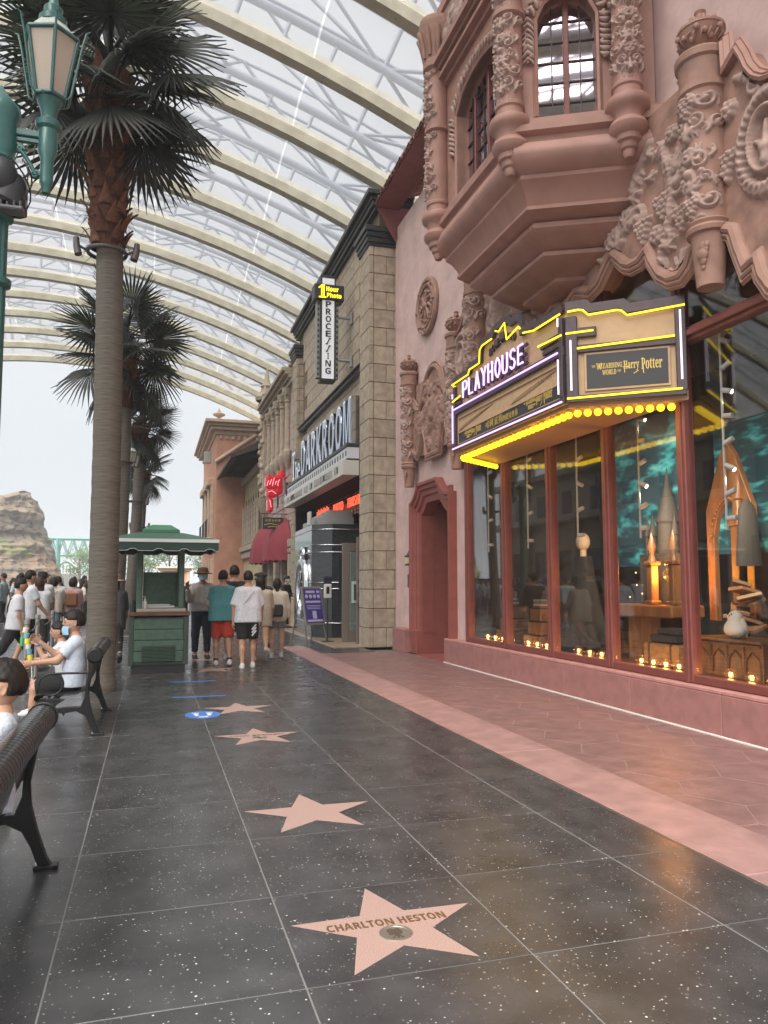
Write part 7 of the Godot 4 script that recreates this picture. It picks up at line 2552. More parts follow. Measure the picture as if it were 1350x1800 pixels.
# ---------------------------------------------------------------- lamps, kiosk, benches, odds and ends
func lamp_post(pos: Vector3, label: String, clump: bool) -> void:
	var g := mat("lamp_green", lin(0.035, 0.135, 0.125), 0.35, {"var": 0.12, "scale": 2.0, "coat": 0.3})
	var pane := mat("lamp_pane", lin(0.62, 0.53, 0.45), 0.35, {"back": lin(0.9, 0.8, 0.7)})
	var T := thing("street_lamp", label, "street lamp", pos, 0, "green lamp posts along the street")
	var b := nb()
	# fluted shaft
	var rows := []
	for j in 2:
		var row := PackedVector3Array()
		for i in 48:
			var a := TAU * i / 48
			row.append(V(cos(a), 0, sin(a)) * (lerpf(0.095, 0.075, j) + 0.006 * cos(a * 12.0)) + V(0, lerpf(0.7, 4.65, j), 0))
		rows.append(row)
	b.grid(rows, true)
	part("shaft", b, g, T)
	b = nb()
	b.lathe([Vector2(0.26, 0), Vector2(0.26, 0.12), Vector2(0.2, 0.18), Vector2(0.19, 0.5), Vector2(0.23, 0.55), Vector2(0.14, 0.64), Vector2(0.1, 0.74)], 20)
	part("base", b, g, T)
	b = nb()
	for y in [3.55, 4.02]:
		b = nb()
		b.lathe([Vector2(0.08, y - 0.06), Vector2(0.115, y - 0.04), Vector2(0.12, y), Vector2(0.08, y + 0.02)], 20)
		part("collar", b, g, T)
	b = nb()
	b.lathe([Vector2(0.08, 4.35), Vector2(0.11, 4.4), Vector2(0.1, 4.44), Vector2(0.115, 4.5), Vector2(0.115, 4.66), Vector2(0.135, 4.72), Vector2(0.13, 4.78), Vector2(0.06, 4.86), Vector2(0.0, 4.95)], 20)
	part("capital", b, g, T)
	for s in [-1.0, 1.0]:
		var A := thing_part("lamp_arm", T)
		A.rotation.y = 0.0 if s > 0 else PI
		b = nb()
		b.box(V(0.2, 4.62, 0), V(0.24, 0.05, 0.05), 0.006); b.box(V(0.2, 4.57, 0), V(0.22, 0.03, 0.035), 0.004)
		part("bracket", b, g, A)
		b = nb()
		var sc := []
		for i in 26:
			var t := i / 25.0
			sc.append(V(0.12 + 0.03 * cos(t * 5.5) * (1.0 - t), 4.5 + 0.03 * sin(t * 5.5) * (1.0 - t), 0) if t < 0.4 else V(lerpf(0.12, 0.24, (t - 0.4) / 0.6), 4.5 - 0.17 * pow((t - 0.4) / 0.6, 1.5), 0))
		b.tube(sc, 0.016, 6)
		for c in [[0.13, 4.5], [0.235, 4.33]]:
			var ring := []
			for i in 15: ring.append(V(c[0] + cos(i * 0.5) * (0.035 - i * 0.0018), c[1] + sin(i * 0.5) * (0.035 - i * 0.0018), 0))
			b.tube(ring, 0.013, 6)
		part("scroll", b, g, A)
		b = nb()
		b.at(V(0.31, 0, 0))
		b.lathe([Vector2(0, 4.2), Vector2(0.03, 4.205), Vector2(0.035, 4.26), Vector2(0.045, 4.28), Vector2(0.045, 4.45), Vector2(0.065, 4.5), Vector2(0.065, 4.66), Vector2(0.085, 4.68), Vector2(0.09, 4.72), Vector2(0.05, 4.75), Vector2(0.055, 4.8), Vector2(0.085, 4.88), Vector2(0.11, 4.9)], 10)
		part("lamp_stem", b, g, A)
		# six-sided lantern
		var L := thing_part("lantern", T)
		L.position = V(0.31 * s, 4.9, 0)
		var r0 := 0.105; var r1 := 0.185; var h := 0.44
		b = nb()
		for k in 6:
			var a := TAU * k / 6 + 0.3; var c := TAU * (k + 1) / 6 + 0.3
			b.quad(V(cos(a) * r0, 0, sin(a) * r0) * 0.97, V(cos(c) * r0, 0, sin(c) * r0) * 0.97, V(cos(c) * r1 * 0.97, h, sin(c) * r1 * 0.97), V(cos(a) * r1 * 0.97, h, sin(a) * r1 * 0.97))
		part("lantern_panes", b, pane, L)
		b = nb()
		for k in 6:
			var a := TAU * k / 6 + 0.3; var c := TAU * (k + 1) / 6 + 0.3
			var d := V(cos(a), 0, sin(a))
			b.tube([d * r0, d * r1 + V(0, h, 0)], 0.013, 5)
			b.tube([d * r1 + V(0, h, 0), V(cos(c) * r1, h, sin(c) * r1)], 0.016, 5); b.tube([d * r0, V(cos(c) * r0, 0, sin(c) * r0)], 0.016, 5)
			b.tube([d * (r0 + 0.01) + V(0, -0.01, 0), d * (r0 + 0.045) + V(0, 0.02, 0), d * (r1 + 0.03) + V(0, h * 0.85, 0), d * (r1 + 0.06) + V(0, h + 0.05, 0), d * (r1 + 0.085) + V(0, h + 0.06, 0)], [0.004, 0.009, 0.009, 0.008, 0.004], 5)
		part("lantern_frame", b, g, L)
		b = nb()
		b.lathe([Vector2(r1 * 0.95, h + 0.01), Vector2(0.085, h + 0.13)], 6, 0.3, TAU + 0.3)
		part("lantern_roof", b, mat("lamp_roof", lin(0.42, 0.45, 0.42), 0.4), L)
		b = nb()
		b.lathe([Vector2(0.09, h + 0.12), Vector2(0.095, h + 0.16), Vector2(0.06, h + 0.19), Vector2(0.065, h + 0.24), Vector2(0.035, h + 0.27), Vector2(0.02, h + 0.38), Vector2(0, h + 0.55)], 14)
		part("finial", b, g, L)
	if clump:
		# loudspeakers strapped to the post
		var S := thing("loudspeaker_cluster", "dark netted loudspeakers strapped to the near lamp post", "loudspeaker", pos + V(0, 4.1, 0))
		var dk := mat("speaker_dark", lin(0.025, 0.026, 0.03), 0.5)
		b = nb()
		b.xf = Transform3D(Basis(V(0, 0, 1), -0.35), V(0.1, 0.06, 0.05))
		b.lathe([Vector2(0.05, 0.12), Vector2(0.09, 0.06), Vector2(0.12, -0.02), Vector2(0.15, -0.1), Vector2(0.13, -0.12), Vector2(0.0, -0.06)], 16)
		b.xf = Transform3D(Basis(V(0, 0, 1), -0.2), V(0.03, 0.12, 0.1))
		b.ball(V(0, 0, 0), V(0.12, 0.15, 0.11), 14, 10)
		part("speaker_shell", b, dk, S)
		b = nb()
		b.xf = Transform3D()
		for k in 8:
			var pth := []
			for i in 9:
				var t := i / 8.0
				pth.append(V(0.1 + 0.12 * sin(t * 3.0 + k), 0.25 - 0.35 * t, 0.08 + 0.1 * cos(t * 4.0 + k * 1.7)))
			b.tube(pth, 0.006, 4)
		part("cables", b, dk, S)
		b = nb()
		b.box(V(0.1, -0.1, 0.12), V(0.2, 0.03, 0.12), 0.01)
		for k in 5: b.tube([V(0.02 + k * 0.04, -0.08, 0.16), V(0.02 + k * 0.04, -0.05, 0.17)], 0.009, 6)
		part("mount_plate", b, mat("speaker_grey", lin(0.12, 0.12, 0.13), 0.5), S)

func thing_part(called: String, parent: Node3D) -> Node3D:
	var o := Node3D.new()
	o.name = called
	parent.add_child(o, true)
	return o

func bench(pos: Vector3, L: float, label: String) -> void:
	var m := mat("bench_black", lin(0.011, 0.011, 0.012), 0.36, {"spec": 0.5})
	var steel := mat("bench_slat", lin(0.016, 0.016, 0.017), 0.28, {"spec": 0.6})
	var T := thing("bench", label, "bench", pos, 0, "black slatted benches")
	# slat profile from the top roll down the back, over the seat, round the front roll
	var prof := []
	for i in 13: prof.append(Vector2(-0.04 + cos(-1.9 + i * 0.42) * 0.072, 0.785 + sin(-1.9 + i * 0.42) * 0.072))
	for q in [[-0.105, 0.74], [-0.1, 0.65], [-0.105, 0.55], [-0.125, 0.47], [-0.165, 0.425], [-0.22, 0.405], [-0.35, 0.4], [-0.48, 0.41], [-0.55, 0.415]]: prof.append(Vector2(q[0], q[1]))
	for i in 9: prof.append(Vector2(-0.555 + cos(1.5 + i * 0.42) * 0.035, 0.38 + sin(1.5 + i * 0.42) * 0.035))
	var W := 0.046
	var b := nb()
	var r1 := PackedVector3Array(); var r2 := PackedVector3Array(); var r3 := PackedVector3Array(); var r4 := PackedVector3Array()
	for i in prof.size():
		var d: Vector2 = (prof[mini(i + 1, prof.size() - 1)] - prof[maxi(i - 1, 0)]).normalized()
		var n := Vector2(-d.y, d.x) * 0.004
		r1.append(V(prof[i].x, prof[i].y, W * 0.5)); r2.append(V(prof[i].x, prof[i].y, -W * 0.5))
		r3.append(V(prof[i].x + n.x, prof[i].y + n.y, -W * 0.5)); r4.append(V(prof[i].x + n.x, prof[i].y + n.y, W * 0.5))
	b.grid([r1, r2]); b.grid([r2, r3]); b.grid([r3, r4]); b.grid([r4, r1])
	var sm := b.mesh()
	var n := int(L / 0.054)
	for k in n: part("slat", sm, steel, T).position = V(0, 0, -(k + 0.5) * L / n)
	b = nb()
	b.tube([V(-0.04, 0.785, 0.01), V(-0.04, 0.785, -L - 0.01)], 0.064, 16)
	b.tube([V(-0.15, 0.44, 0), V(-0.15, 0.44, -L)], 0.015, 6); b.tube([V(-0.45, 0.39, 0), V(-0.45, 0.39, -L)], 0.015, 6)
	part("rail", b, m, T)
	for e in [0.0, -L]:
		b = nb()
		var s := 0.03
		var zf: float = e
		b.xf = Transform3D(Basis(), V(0, 0, zf))
		# back post flaring to its foot, front leg, arch between them
		b.prism(PackedVector2Array([Vector2(-0.085, 0.8), Vector2(-0.03, 0.78), Vector2(-0.06, 0.6), Vector2(-0.085, 0.45), Vector2(-0.075, 0.33), Vector2(-0.04, 0.2), Vector2(0.01, 0.06), Vector2(0.045, 0.0), Vector2(-0.03, 0.0), Vector2(-0.075, 0.12), Vector2(-0.12, 0.2), Vector2(-0.2, 0.245), Vector2(-0.3, 0.23), Vector2(-0.31, 0.2), Vector2(-0.33, 0.23), Vector2(-0.43, 0.24), Vector2(-0.5, 0.18), Vector2(-0.56, 0.06), Vector2(-0.62, 0.0), Vector2(-0.68, 0.0), Vector2(-0.6, 0.12), Vector2(-0.545, 0.26), Vector2(-0.53, 0.385), Vector2(-0.3, 0.365), Vector2(-0.45, 0.27), Vector2(-0.3, 0.29), Vector2(-0.16, 0.29), Vector2(-0.125, 0.38), Vector2(-0.12, 0.5), Vector2(-0.1, 0.62)]), -s * 0.5, s * 0.5, 0.006)
		part("end_frame", b, m, T)
		b = nb()
		b.xf = Transform3D(Basis(), V(0, 0, zf))
		b.box(V(0.005, 0.012, 0), V(0.12, 0.022, 0.07), 0.004)
		part("foot_plate", b, m, T)
		part("foot_plate", one_box(V(-0.65, 0.012, zf), V(0.12, 0.022, 0.07), 0.004), m, T)
		b = nb()
		b.xf = Transform3D(Basis(), V(0, 0, zf))
		b.tube([V(-0.01 - 0.03, 0.02, 0.0), V(-0.04, 0.05, 0.0)], [0.014, 0.01], 8)
		part("anchor_bolt", b, mat("bolt_steel", lin(0.5, 0.5, 0.5), 0.25, {"metal": 1.0}), T)
		b = nb()
		b.xf = Transform3D(Basis(), V(0, 0, zf))
		var ring := []
		for i in 25: ring.append(V(-0.44 + cos(TAU * i / 24) * 0.11, 0.51 + sin(TAU * i / 24) * 0.105, 0))
		b.tube(ring, 0.01, 6, false)
		b.tube([V(-0.1, 0.615, 0), V(-0.44, 0.615, 0)], 0.012, 6)
		part("arm_ring", b, m, T)
		b = nb()
		b.xf = Transform3D(Basis(V(0, 0, 1), V(1, 0, 0), V(0, 1, 0)), V(-0.04, 0.785, zf))
		b.xf = Transform3D(Basis(), V(-0.04, 0.785, zf))
		var sg := 1.0 if e == 0.0 else -1.0
		b.tube([V(0, 0, -0.03 * sg), V(0, 0, 0.018 * sg), V(0, 0, 0.026 * sg)], [0.078, 0.078, 0.06], 20)
		part("roll_cap", b, m, T)

func street_things() -> void:
	lamp_post(V(-1.09, 0, -5.6), "green lamp post with frosted lanterns at the top left corner", true)
	lamp_post(V(-1.0, 0, -23.6), "green lamp post between the second and third palms", false)
	bench(V(-0.5, 0, -2.85), 1.7, "black slatted bench nearest the camera")
	bench(V(-0.48, 0, -8.27), 1.55, "black slatted bench at the foot of the tall palm")
	# kiosk
	var gr := mat("kiosk_green", lin(0.07, 0.135, 0.095), 0.55, {"var": 0.2, "scale": 1.2, "kind": "k"})
	var gd := mat("kiosk_frame", lin(0.035, 0.055, 0.042), 0.5)
	var rf := mat("kiosk_roof", lin(0.055, 0.15, 0.105), 0.5, {"var": 0.15, "scale": 0.8})
	var wh := mat("kiosk_trim", lin(0.62, 0.66, 0.65), 0.5)
	var dkc := mat("valance_dark", lin(0.015, 0.045, 0.036), 0.7)
	var wood := mat("counter_wood", lin(0.17, 0.075, 0.05), 0.45, {"var": 0.35, "scale": 1.5, "stretch": V(0.3, 2, 2), "kind": "w"})
	var K := thing("green_kiosk", "green timber vending kiosk with canvas roof in the middle of the street", "kiosk", V(0.14, 0, -14.2))
	var b := nb()
	b.box(V(0, 0.08, 0), V(0.86, 0.16, 1.3), 0.006)
	part("plinth", b, mat("kick_black", lin(0.02, 0.02, 0.02), 0.5), K)
	b = nb()
	b.box(V(0, 0.54, 0), V(0.9, 0.78, 1.36))
	part("carcass", b, gd, K)
	for sx in [-0.44, 0.44]:
		for sz in [-0.66, 0.66]:
			b = nb()
			b.box(V(sx, 0.55, sz), V(0.08, 0.82, 0.08), 0.006)
			part("corner_post", b, gd, K)
	for k in 4:
		b = nb()
		b.box(V(0, 0.28 + k * 0.18, 0.685), V(0.8, 0.174, 0.03), 0.01)
		part("plank", b, gr, K)
		for sx in [-1.0, 1.0]:
			b = nb()
			b.box(V(sx * 0.452, 0.28 + k * 0.18, 0), V(0.03, 0.174, 1.22), 0.01)
			part("side_plank", b, gr, K)
	b = nb()
	b.box(V(0.0, 0.33, 0.703), V(0.54, 0.26, 0.012))
	part("grille_back", b, mat("grille_black", lin(0.012, 0.014, 0.012), 0.6), K)
	for k in 11:
		b = nb()
		b.xf = Transform3D(Basis(V(1, 0, 0), 0.5), V(0.0, 0.215 + k * 0.023, 0.712))
		b.box(Vector3.ZERO, V(0.53, 0.004, 0.018))
		part("louvre", b, gr, K)
	b = nb()
	b.box(V(0, 0.985, 0), V(1.0, 0.06, 1.5), 0.01)
	part("counter", b, wood, K)
	b = nb()
	b.box(V(0.03, 1.045, -0.02), V(0.8, 0.055, 1.3), 0.008)
	part("counter_tray", b, mat("tray_grey", lin(0.33, 0.29, 0.26), 0.5), K)
	b = nb()
	b.box(V(0, 1.095, 0.1), V(0.5, 0.03, 0.5), 0.006); b.box(V(-0.05, 1.13, 0.25), V(0.44, 0.015, 0.2))
	part("price_tray", b, wh, K)
	for sx in [-0.34, 0.35]:
		for sz in [-0.55, 0.55]:
			b = nb()
			b.box(V(sx, 1.58, sz), V(0.085, 1.05, 0.085), 0.008)
			part("roof_post", b, gd if sx > 0 and sz < 0 else gr, K)
	b = nb()
	b.box(V(0.02, 1.4, -0.6), V(0.62, 0.6, 0.04), 0.006)
	for k in 7: b.box(V(-0.24 + k * 0.087, 1.4, -0.578), V(0.006, 0.58, 0.01))
	part("back_panel", b, gr, K)
	# canvas roof: hipped, white band, scalloped valance, small cap
	var hx := 0.92; var hz := 1.05
	b = nb()
	for s in [[V(-hx, 2.22, hz), V(hx, 2.22, hz), V(0.36, 2.37, 0.4), V(-0.36, 2.37, 0.4)], [V(hx, 2.22, hz), V(hx, 2.22, -hz), V(0.36, 2.37, -0.4), V(0.36, 2.37, 0.4)], [V(hx, 2.22, -hz), V(-hx, 2.22, -hz), V(-0.36, 2.37, -0.4), V(0.36, 2.37, -0.4)], [V(-hx, 2.22, -hz), V(-hx, 2.22, hz), V(-0.36, 2.37, 0.4), V(-0.36, 2.37, -0.4)]]:
		b.quad(s[0], s[1], s[2], s[3])
	b.box(V(0, 2.2, 0), V(hx * 2 - 0.02, 0.03, hz * 2 - 0.02))
	part("canvas_roof", b, rf, K)
	b = nb()
	for s in [[0, hz, 2 * hx + 0.02, 0.015], [0, -hz, 2 * hx + 0.02, 0.015]]: b.box(V(0, 2.2, s[1]), V(s[2], 0.055, s[3]))
	for s in [-hx, hx]: b.box(V(s, 2.2, 0), V(0.015, 0.055, 2 * hz))
	part("white_band", b, wh, K)
	b = nb()
	var vb := nb()
	for side in 4:
		var half := hx if side % 2 == 0 else hz
		var out := hz if side % 2 == 0 else hx
		var X := Transform3D(Basis(Vector3.UP, side * PI / 2), Vector3.ZERO)
		var m := 56
		var lower := []
		for i in m + 1:
			var t := float(i) / m
			var x := lerpf(-half, half, t)
			var ph := fmod(t * 4.5 + 0.25, 1.0)
			var low := 2.03 + (0.035 if ph > 0.25 and ph < 0.55 else 0.0)
			if absf(ph - 0.25) < 0.06: low = 2.03 + 0.035 * clampf((ph - 0.19) / 0.12, 0, 1)
			if absf(ph - 0.55) < 0.06: low = 2.03 + 0.035 * clampf((0.61 - ph) / 0.12, 0, 1)
			lower.append(V(x, low, out))
		b.xf = X; vb.xf = X
		for i in m: b.quad(lower[i], lower[i + 1], V(lower[i + 1].x, 2.175, out - 0.004), V(lower[i].x, 2.175, out - 0.004))
		vb.tube(lower, 0.004, 4)
	part("valance", b, dkc, K)
	part("valance_piping", vb, wh, K)
	b = nb()
	b.box(V(0, 2.395, 0), V(0.62, 0.05, 0.72), 0.01)
	for s in [[V(-0.31, 2.42, 0.36), V(0.31, 2.42, 0.36), V(0.16, 2.52, 0.16), V(-0.16, 2.52, 0.16)], [V(0.31, 2.42, 0.36), V(0.31, 2.42, -0.36), V(0.16, 2.52, -0.16), V(0.16, 2.52, 0.16)], [V(0.31, 2.42, -0.36), V(-0.31, 2.42, -0.36), V(-0.16, 2.52, -0.16), V(0.16, 2.52, -0.16)], [V(-0.31, 2.42, -0.36), V(-0.31, 2.42, 0.36), V(-0.16, 2.52, 0.16), V(-0.16, 2.52, -0.16)], [V(-0.16, 2.52, 0.16), V(0.16, 2.52, 0.16), V(0.16, 2.52, -0.16), V(-0.16, 2.52, -0.16)]]: b.quad(s[0], s[1], s[2], s[3])
	part("roof_cap", b, mat("kiosk_cap", lin(0.07, 0.21, 0.13), 0.5), K)
	# on the counter
	var sb := thing("sanitiser_bottle", "white pump bottle on the kiosk counter", "bottle", V(-0.1, 1.073, -13.72))
	b = nb()
	b.lathe([Vector2(0, 0), Vector2(0.035, 0), Vector2(0.037, 0.02), Vector2(0.036, 0.11), Vector2(0.015, 0.135), Vector2(0.013, 0.15), Vector2(0, 0.15)], 14)
	part("bottle_body", b, mat("bottle_white", lin(0.6, 0.62, 0.62), 0.3), sb)
	b = nb()
	b.tube([V(0, 0.15, 0), V(0, 0.2, 0), V(-0.04, 0.2, 0)], 0.007, 6); b.lathe([Vector2(0, 0.15), Vector2(0.016, 0.15), Vector2(0.016, 0.17), Vector2(0, 0.17)], 10)
	part("pump", b, mats["bottle_white"], sb)
	var bb := thing("dark_jar", "dark jar at the left end of the kiosk counter", "jar", V(-0.29, 1.016, -13.75))
	b = nb()
	b.lathe([Vector2(0, 0), Vector2(0.05, 0), Vector2(0.052, 0.15), Vector2(0.035, 0.17), Vector2(0.035, 0.2), Vector2(0, 0.2)], 14)
	part("jar_body", b, mat("jar_dark", lin(0.02, 0.025, 0.02), 0.25), bb)
	# queue posts
	var stl := mat("post_steel", lin(0.45, 0.44, 0.43), 0.25, {"metal": 0.9})
	var qp := [[-1.62, -11.6], [-1.72, -13.4], [-1.7, -15.2]]
	for k in 3:
		var t := thing("queue_post", ["steel queue post nearest the seated boys", "steel queue post behind the first one", "farthest steel queue post beside the palm"][k], "queue post", V(qp[k][0], 0, qp[k][1]), 0, "steel queue posts")
		b = nb()
		b.lathe([Vector2(0, 0), Vector2(0.15, 0), Vector2(0.15, 0.015), Vector2(0.05, 0.03), Vector2(0.034, 0.04), Vector2(0.034, 0.93), Vector2(0.042, 0.94), Vector2(0.042, 1.0), Vector2(0, 1.01)], 16)
		part("post", b, stl, t)
		if k < 2:
			b = nb()
			var p := []
			for i in 9: p.append(V(lerpf(0, qp[k + 1][0] - qp[k][0], i / 8.0), 0.9 - 0.1 * sin(PI * i / 8.0), lerpf(0, qp[k + 1][1] - qp[k][1], i / 8.0)))
			b.tube(p, 0.012, 6)
			part("rope", b, mat("rope_grey", lin(0.12, 0.13, 0.15), 0.8), t)

# ---------------------------------------------------------------- people
# bones: [a, b, radius a, radius b, flat end at b]; planes: Plane, keeps the side below
func skin_field(b: B, bones: Array, cell: float, k: float, planes := []) -> void:
	var lo := V(1e9, 1e9, 1e9); var hi := -lo
	for q in bones:
		var m := maxf(q[2], q[3]) + k + cell * 2.0
		lo = lo.min(q[0] - Vector3.ONE * m).min(q[1] - Vector3.ONE * m); hi = hi.max(q[0] + Vector3.ONE * m).max(q[1] + Vector3.ONE * m)
	var nx := int((hi.x - lo.x) / cell) + 2; var ny := int((hi.y - lo.y) / cell) + 2; var nz := int((hi.z - lo.z) / cell) + 2
	var f := PackedFloat32Array()
	f.resize(nx * ny * nz)
	f.fill(1e3)
	for q in bones:
		var a: Vector3 = q[0]; var c: Vector3 = q[1]
		var ra: float = q[2]; var rb: float = q[3]
		var flat: bool = q.size() > 4 and q[4]
		var m := maxf(ra, rb) + k + cell * 1.5
		var l0 := ((a.min(c) - Vector3.ONE * m - lo) / cell).floor(); var h0 := ((a.max(c) + Vector3.ONE * m - lo) / cell).ceil()
		var ac := c - a
		var L2 := maxf(ac.length_squared(), 1e-9)
		var un := ac / sqrt(L2)
		for z in range(maxi(0, int(l0.z)), mini(nz, int(h0.z) + 1)):
			for y in range(maxi(0, int(l0.y)), mini(ny, int(h0.y) + 1)):
				var row := (z * ny + y) * nx
				for x in range(maxi(0, int(l0.x)), mini(nx, int(h0.x) + 1)):
					var p := lo + Vector3(x, y, z) * cell
					var t := clampf((p - a).dot(ac) / L2, 0.0, 1.0)
					var d := (p - a - ac * t).length() - lerpf(ra, rb, t)
					if flat: d = maxf(d, (p - c).dot(un))
					var o := f[row + x]
					var hh := maxf(k - absf(o - d), 0.0) / k
					f[row + x] = minf(o, d) - hh * hh * k * 0.25
	for pl in planes:
		for z in nz:
			for y in ny:
				var row := (z * ny + y) * nx
				for x in nx:
					var d: float = pl.distance_to(lo + Vector3(x, y, z) * cell)
					if d > f[row + x]: f[row + x] = d
	# surface nets
	var id := {}
	var base := b.v.size()
	var offs := [0, 1, nx, nx + 1, nx * ny, nx * ny + 1, nx * ny + nx, nx * ny + nx + 1]
	for z in nz - 1:
		for y in ny - 1:
			var row := (z * ny + y) * nx
			for x in nx - 1:
				var i0 := row + x
				var s0 := f[i0] < 0.0
				var mixed := false
				for q in range(1, 8):
					if (f[i0 + offs[q]] < 0.0) != s0: mixed = true; break
				if not mixed: continue
				var sum := Vector3.ZERO
				var cnt := 0
				for e in [[0, 1], [0, 2], [0, 4], [1, 3], [1, 5], [2, 3], [2, 6], [3, 7], [4, 5], [4, 6], [5, 7], [6, 7]]:
					var fa := f[i0 + offs[e[0]]]; var fb := f[i0 + offs[e[1]]]
					if (fa < 0.0) != (fb < 0.0):
						var t := fa / (fa - fb)
						var pa := Vector3(e[0] & 1, (e[0] >> 1) & 1, e[0] >> 2); var pb := Vector3(e[1] & 1, (e[1] >> 1) & 1, e[1] >> 2)
						sum += pa.lerp(pb, t)
						cnt += 1
				id[i0] = b.v.size()
				b.v.append(lo + (Vector3(x, y, z) + sum / cnt) * cell)
				b.n.append(Vector3.ZERO)
	var ax := [1, nx, nx * ny]
	for i0 in id:
		for d in 3:
			var u: int = ax[(d + 1) % 3]; var w: int = ax[(d + 2) % 3]
			var fa := f[i0]; var fb := f[i0 + ax[d]]
			if (fa < 0.0) == (fb < 0.0): continue
			if not (id.has(i0 - u) and id.has(i0 - w) and id.has(i0 - u - w)): continue
			var q := [id[i0], id[i0 - u], id[i0 - u - w], id[i0 - w]]
			if fa < 0.0: q.reverse()
			var m: Vector3 = (b.v[q[2]] - b.v[q[0]]).cross(b.v[q[1]] - b.v[q[3]])
			for t in 4: b.n[q[t]] += m
			for t in [0, 1, 2, 0, 2, 3]: b.ix.append(q[t])
	for i in range(base, b.v.size()): b.n[i] = b.n[i].normalized()

func head_shape(b: B, X: Transform3D, s: float, fine: bool) -> void:
	# skull, brow, nose, lips, chin; looks along -z; s is the head's height
	var nu := 44 if fine else 18; var nv := 34 if fine else 14
	var rows := []
	for j in nv + 1:
		var t := PI * j / nv
		var row := PackedVector3Array()
		for i in nu:
			var a := TAU * i / nu
			var d := V(sin(t) * sin(a), cos(t), -sin(t) * cos(a))
			var p := V(d.x * 0.36, d.y * 0.5, d.z * 0.43)
			if d.y < 0.0:
				p.x *= 1.0 - 0.28 * pow(-d.y, 1.4); p.z *= 1.0 - 0.1 * -d.y
				if d.z > 0: p.z *= 1.0 - 0.35 * pow(-d.y, 1.0)
			if d.z < 0.0:
				var fx := p.x / 0.36
				var fr := -d.z
				p.z -= 0.075 * exp(-pow(fx / 0.16, 2.0)) * exp(-pow((p.y + 0.08) / 0.075, 2.0)) * fr     # nose
				p.z -= 0.03 * exp(-pow(fx / 0.12, 2.0)) * exp(-pow((p.y - 0.0) / 0.09, 2.0)) * fr
				p.z += 0.035 * exp(-pow((absf(fx) - 0.42) / 0.2, 2.0)) * exp(-pow((p.y - 0.01) / 0.06, 2.0)) * fr   # eye sockets
				p.z -= 0.022 * exp(-pow(fx / 0.6, 2.0)) * exp(-pow((p.y - 0.1) / 0.05, 2.0)) * fr
				p.z -= 0.028 * exp(-pow(fx / 0.3, 2.0)) * exp(-pow((p.y + 0.22) / 0.035, 2.0)) * fr    # lips
				p.z -= 0.02 * exp(-pow(fx / 0.3, 2.0)) * exp(-pow((p.y + 0.285) / 0.03, 2.0)) * fr
				p.z -= 0.03 * exp(-pow(fx / 0.3, 2.0)) * exp(-pow((p.y + 0.41) / 0.07, 2.0)) * fr      # chin
			row.append(X * (p * s))
		rows.append(row)
	b.grid(rows, true)
	for sx in [-1.0, 1.0]:
		var c := V(sx * 0.355, -0.03, 0.03)
		var er := []
		for j in 5:
			var row := PackedVector3Array()
			var rr: float = [0.0, 0.055, 0.085, 0.09, 0.05][j]
			for i in 10:
				var a := TAU * i / 10
				row.append(X * ((c + V(sx * [0.02, 0.02, 0.04, 0.02, -0.03][j], sin(a) * rr * 1.35, cos(a) * rr * 0.8)) * s))
			er.append(row)
		b.grid(er, true)

func hair_shape(b: B, X: Transform3D, s: float, fine: bool, style: String) -> void:
	var nu := 60 if fine else 22; var nv := 34 if fine else 14
	var nz := noise(1.0, 3, FastNoiseLite.TYPE_SIMPLEX_SMOOTH, 9)
	var rows := []
	for j in nv + 1:
		var t := PI * j / nv
		var row := PackedVector3Array()
		for i in nu:
			var a := TAU * i / nu
			var d := V(sin(t) * sin(a), cos(t), -sin(t) * cos(a))
			var front := smoothstep(-0.2, 0.8, -d.z)
			var line := lerpf(-0.3, 0.42, front)                   # hairline height by direction
			if absf(d.x) > 0.55 and d.z < 0.25: line = lerpf(line, 0.24, smoothstep(0.5, 0.8, absf(d.x)))
			if style != "short": line = lerpf(-0.9, 0.4, front)
			var cover := smoothstep(line - 0.08, line + 0.05, d.y)
			var r := lerpf(0.86, 1.13, cover)
			r += cover * (0.07 * nz.get_noise_3d(d.x * 5.0, d.y * 2.0, d.z * 5.0) + 0.06 * nz.get_noise_3d(d.x * 16.0, d.y * 3.0, d.z * 16.0))
			if style == "short": r += 0.05 * cover * maxf(0.0, d.y)
			var p := V(d.x * 0.36, d.y * 0.5, d.z * 0.43) * r
			if d.y < 0.0:
				p.x *= 1.0 - 0.28 * pow(-d.y, 1.4) * (1.0 if style == "short" else 0.2)
				if d.z > 0 and style == "short": p.z *= 1.0 - 0.35 * -d.y
			row.append(X * (p * s))
		rows.append(row)
	b.grid(rows, true)
	if style == "long" or style == "tail":
		var L := 1.75 if style == "long" else 1.2
		var w := 0.4 if style == "long" else 0.2
		var hr := []
		for j in 12:
			var f := j / 11.0
			var row := PackedVector3Array()
			for i in 22:
				var a := TAU * i / 22
				var ww := w * (1.0 - 0.25 * f * f) * (1.0 + 0.06 * nz.get_noise_2d(i * 3.0, f * 2.0))
				row.append(X * (V(cos(a) * ww, 0.1 - L * f + 0.05 * sin(i * 2.6) * f, 0.2 + 0.12 * f + sin(a) * 0.2 * (1.0 - 0.3 * f)) * s))
			hr.append(row)
		b.grid(hr, true)

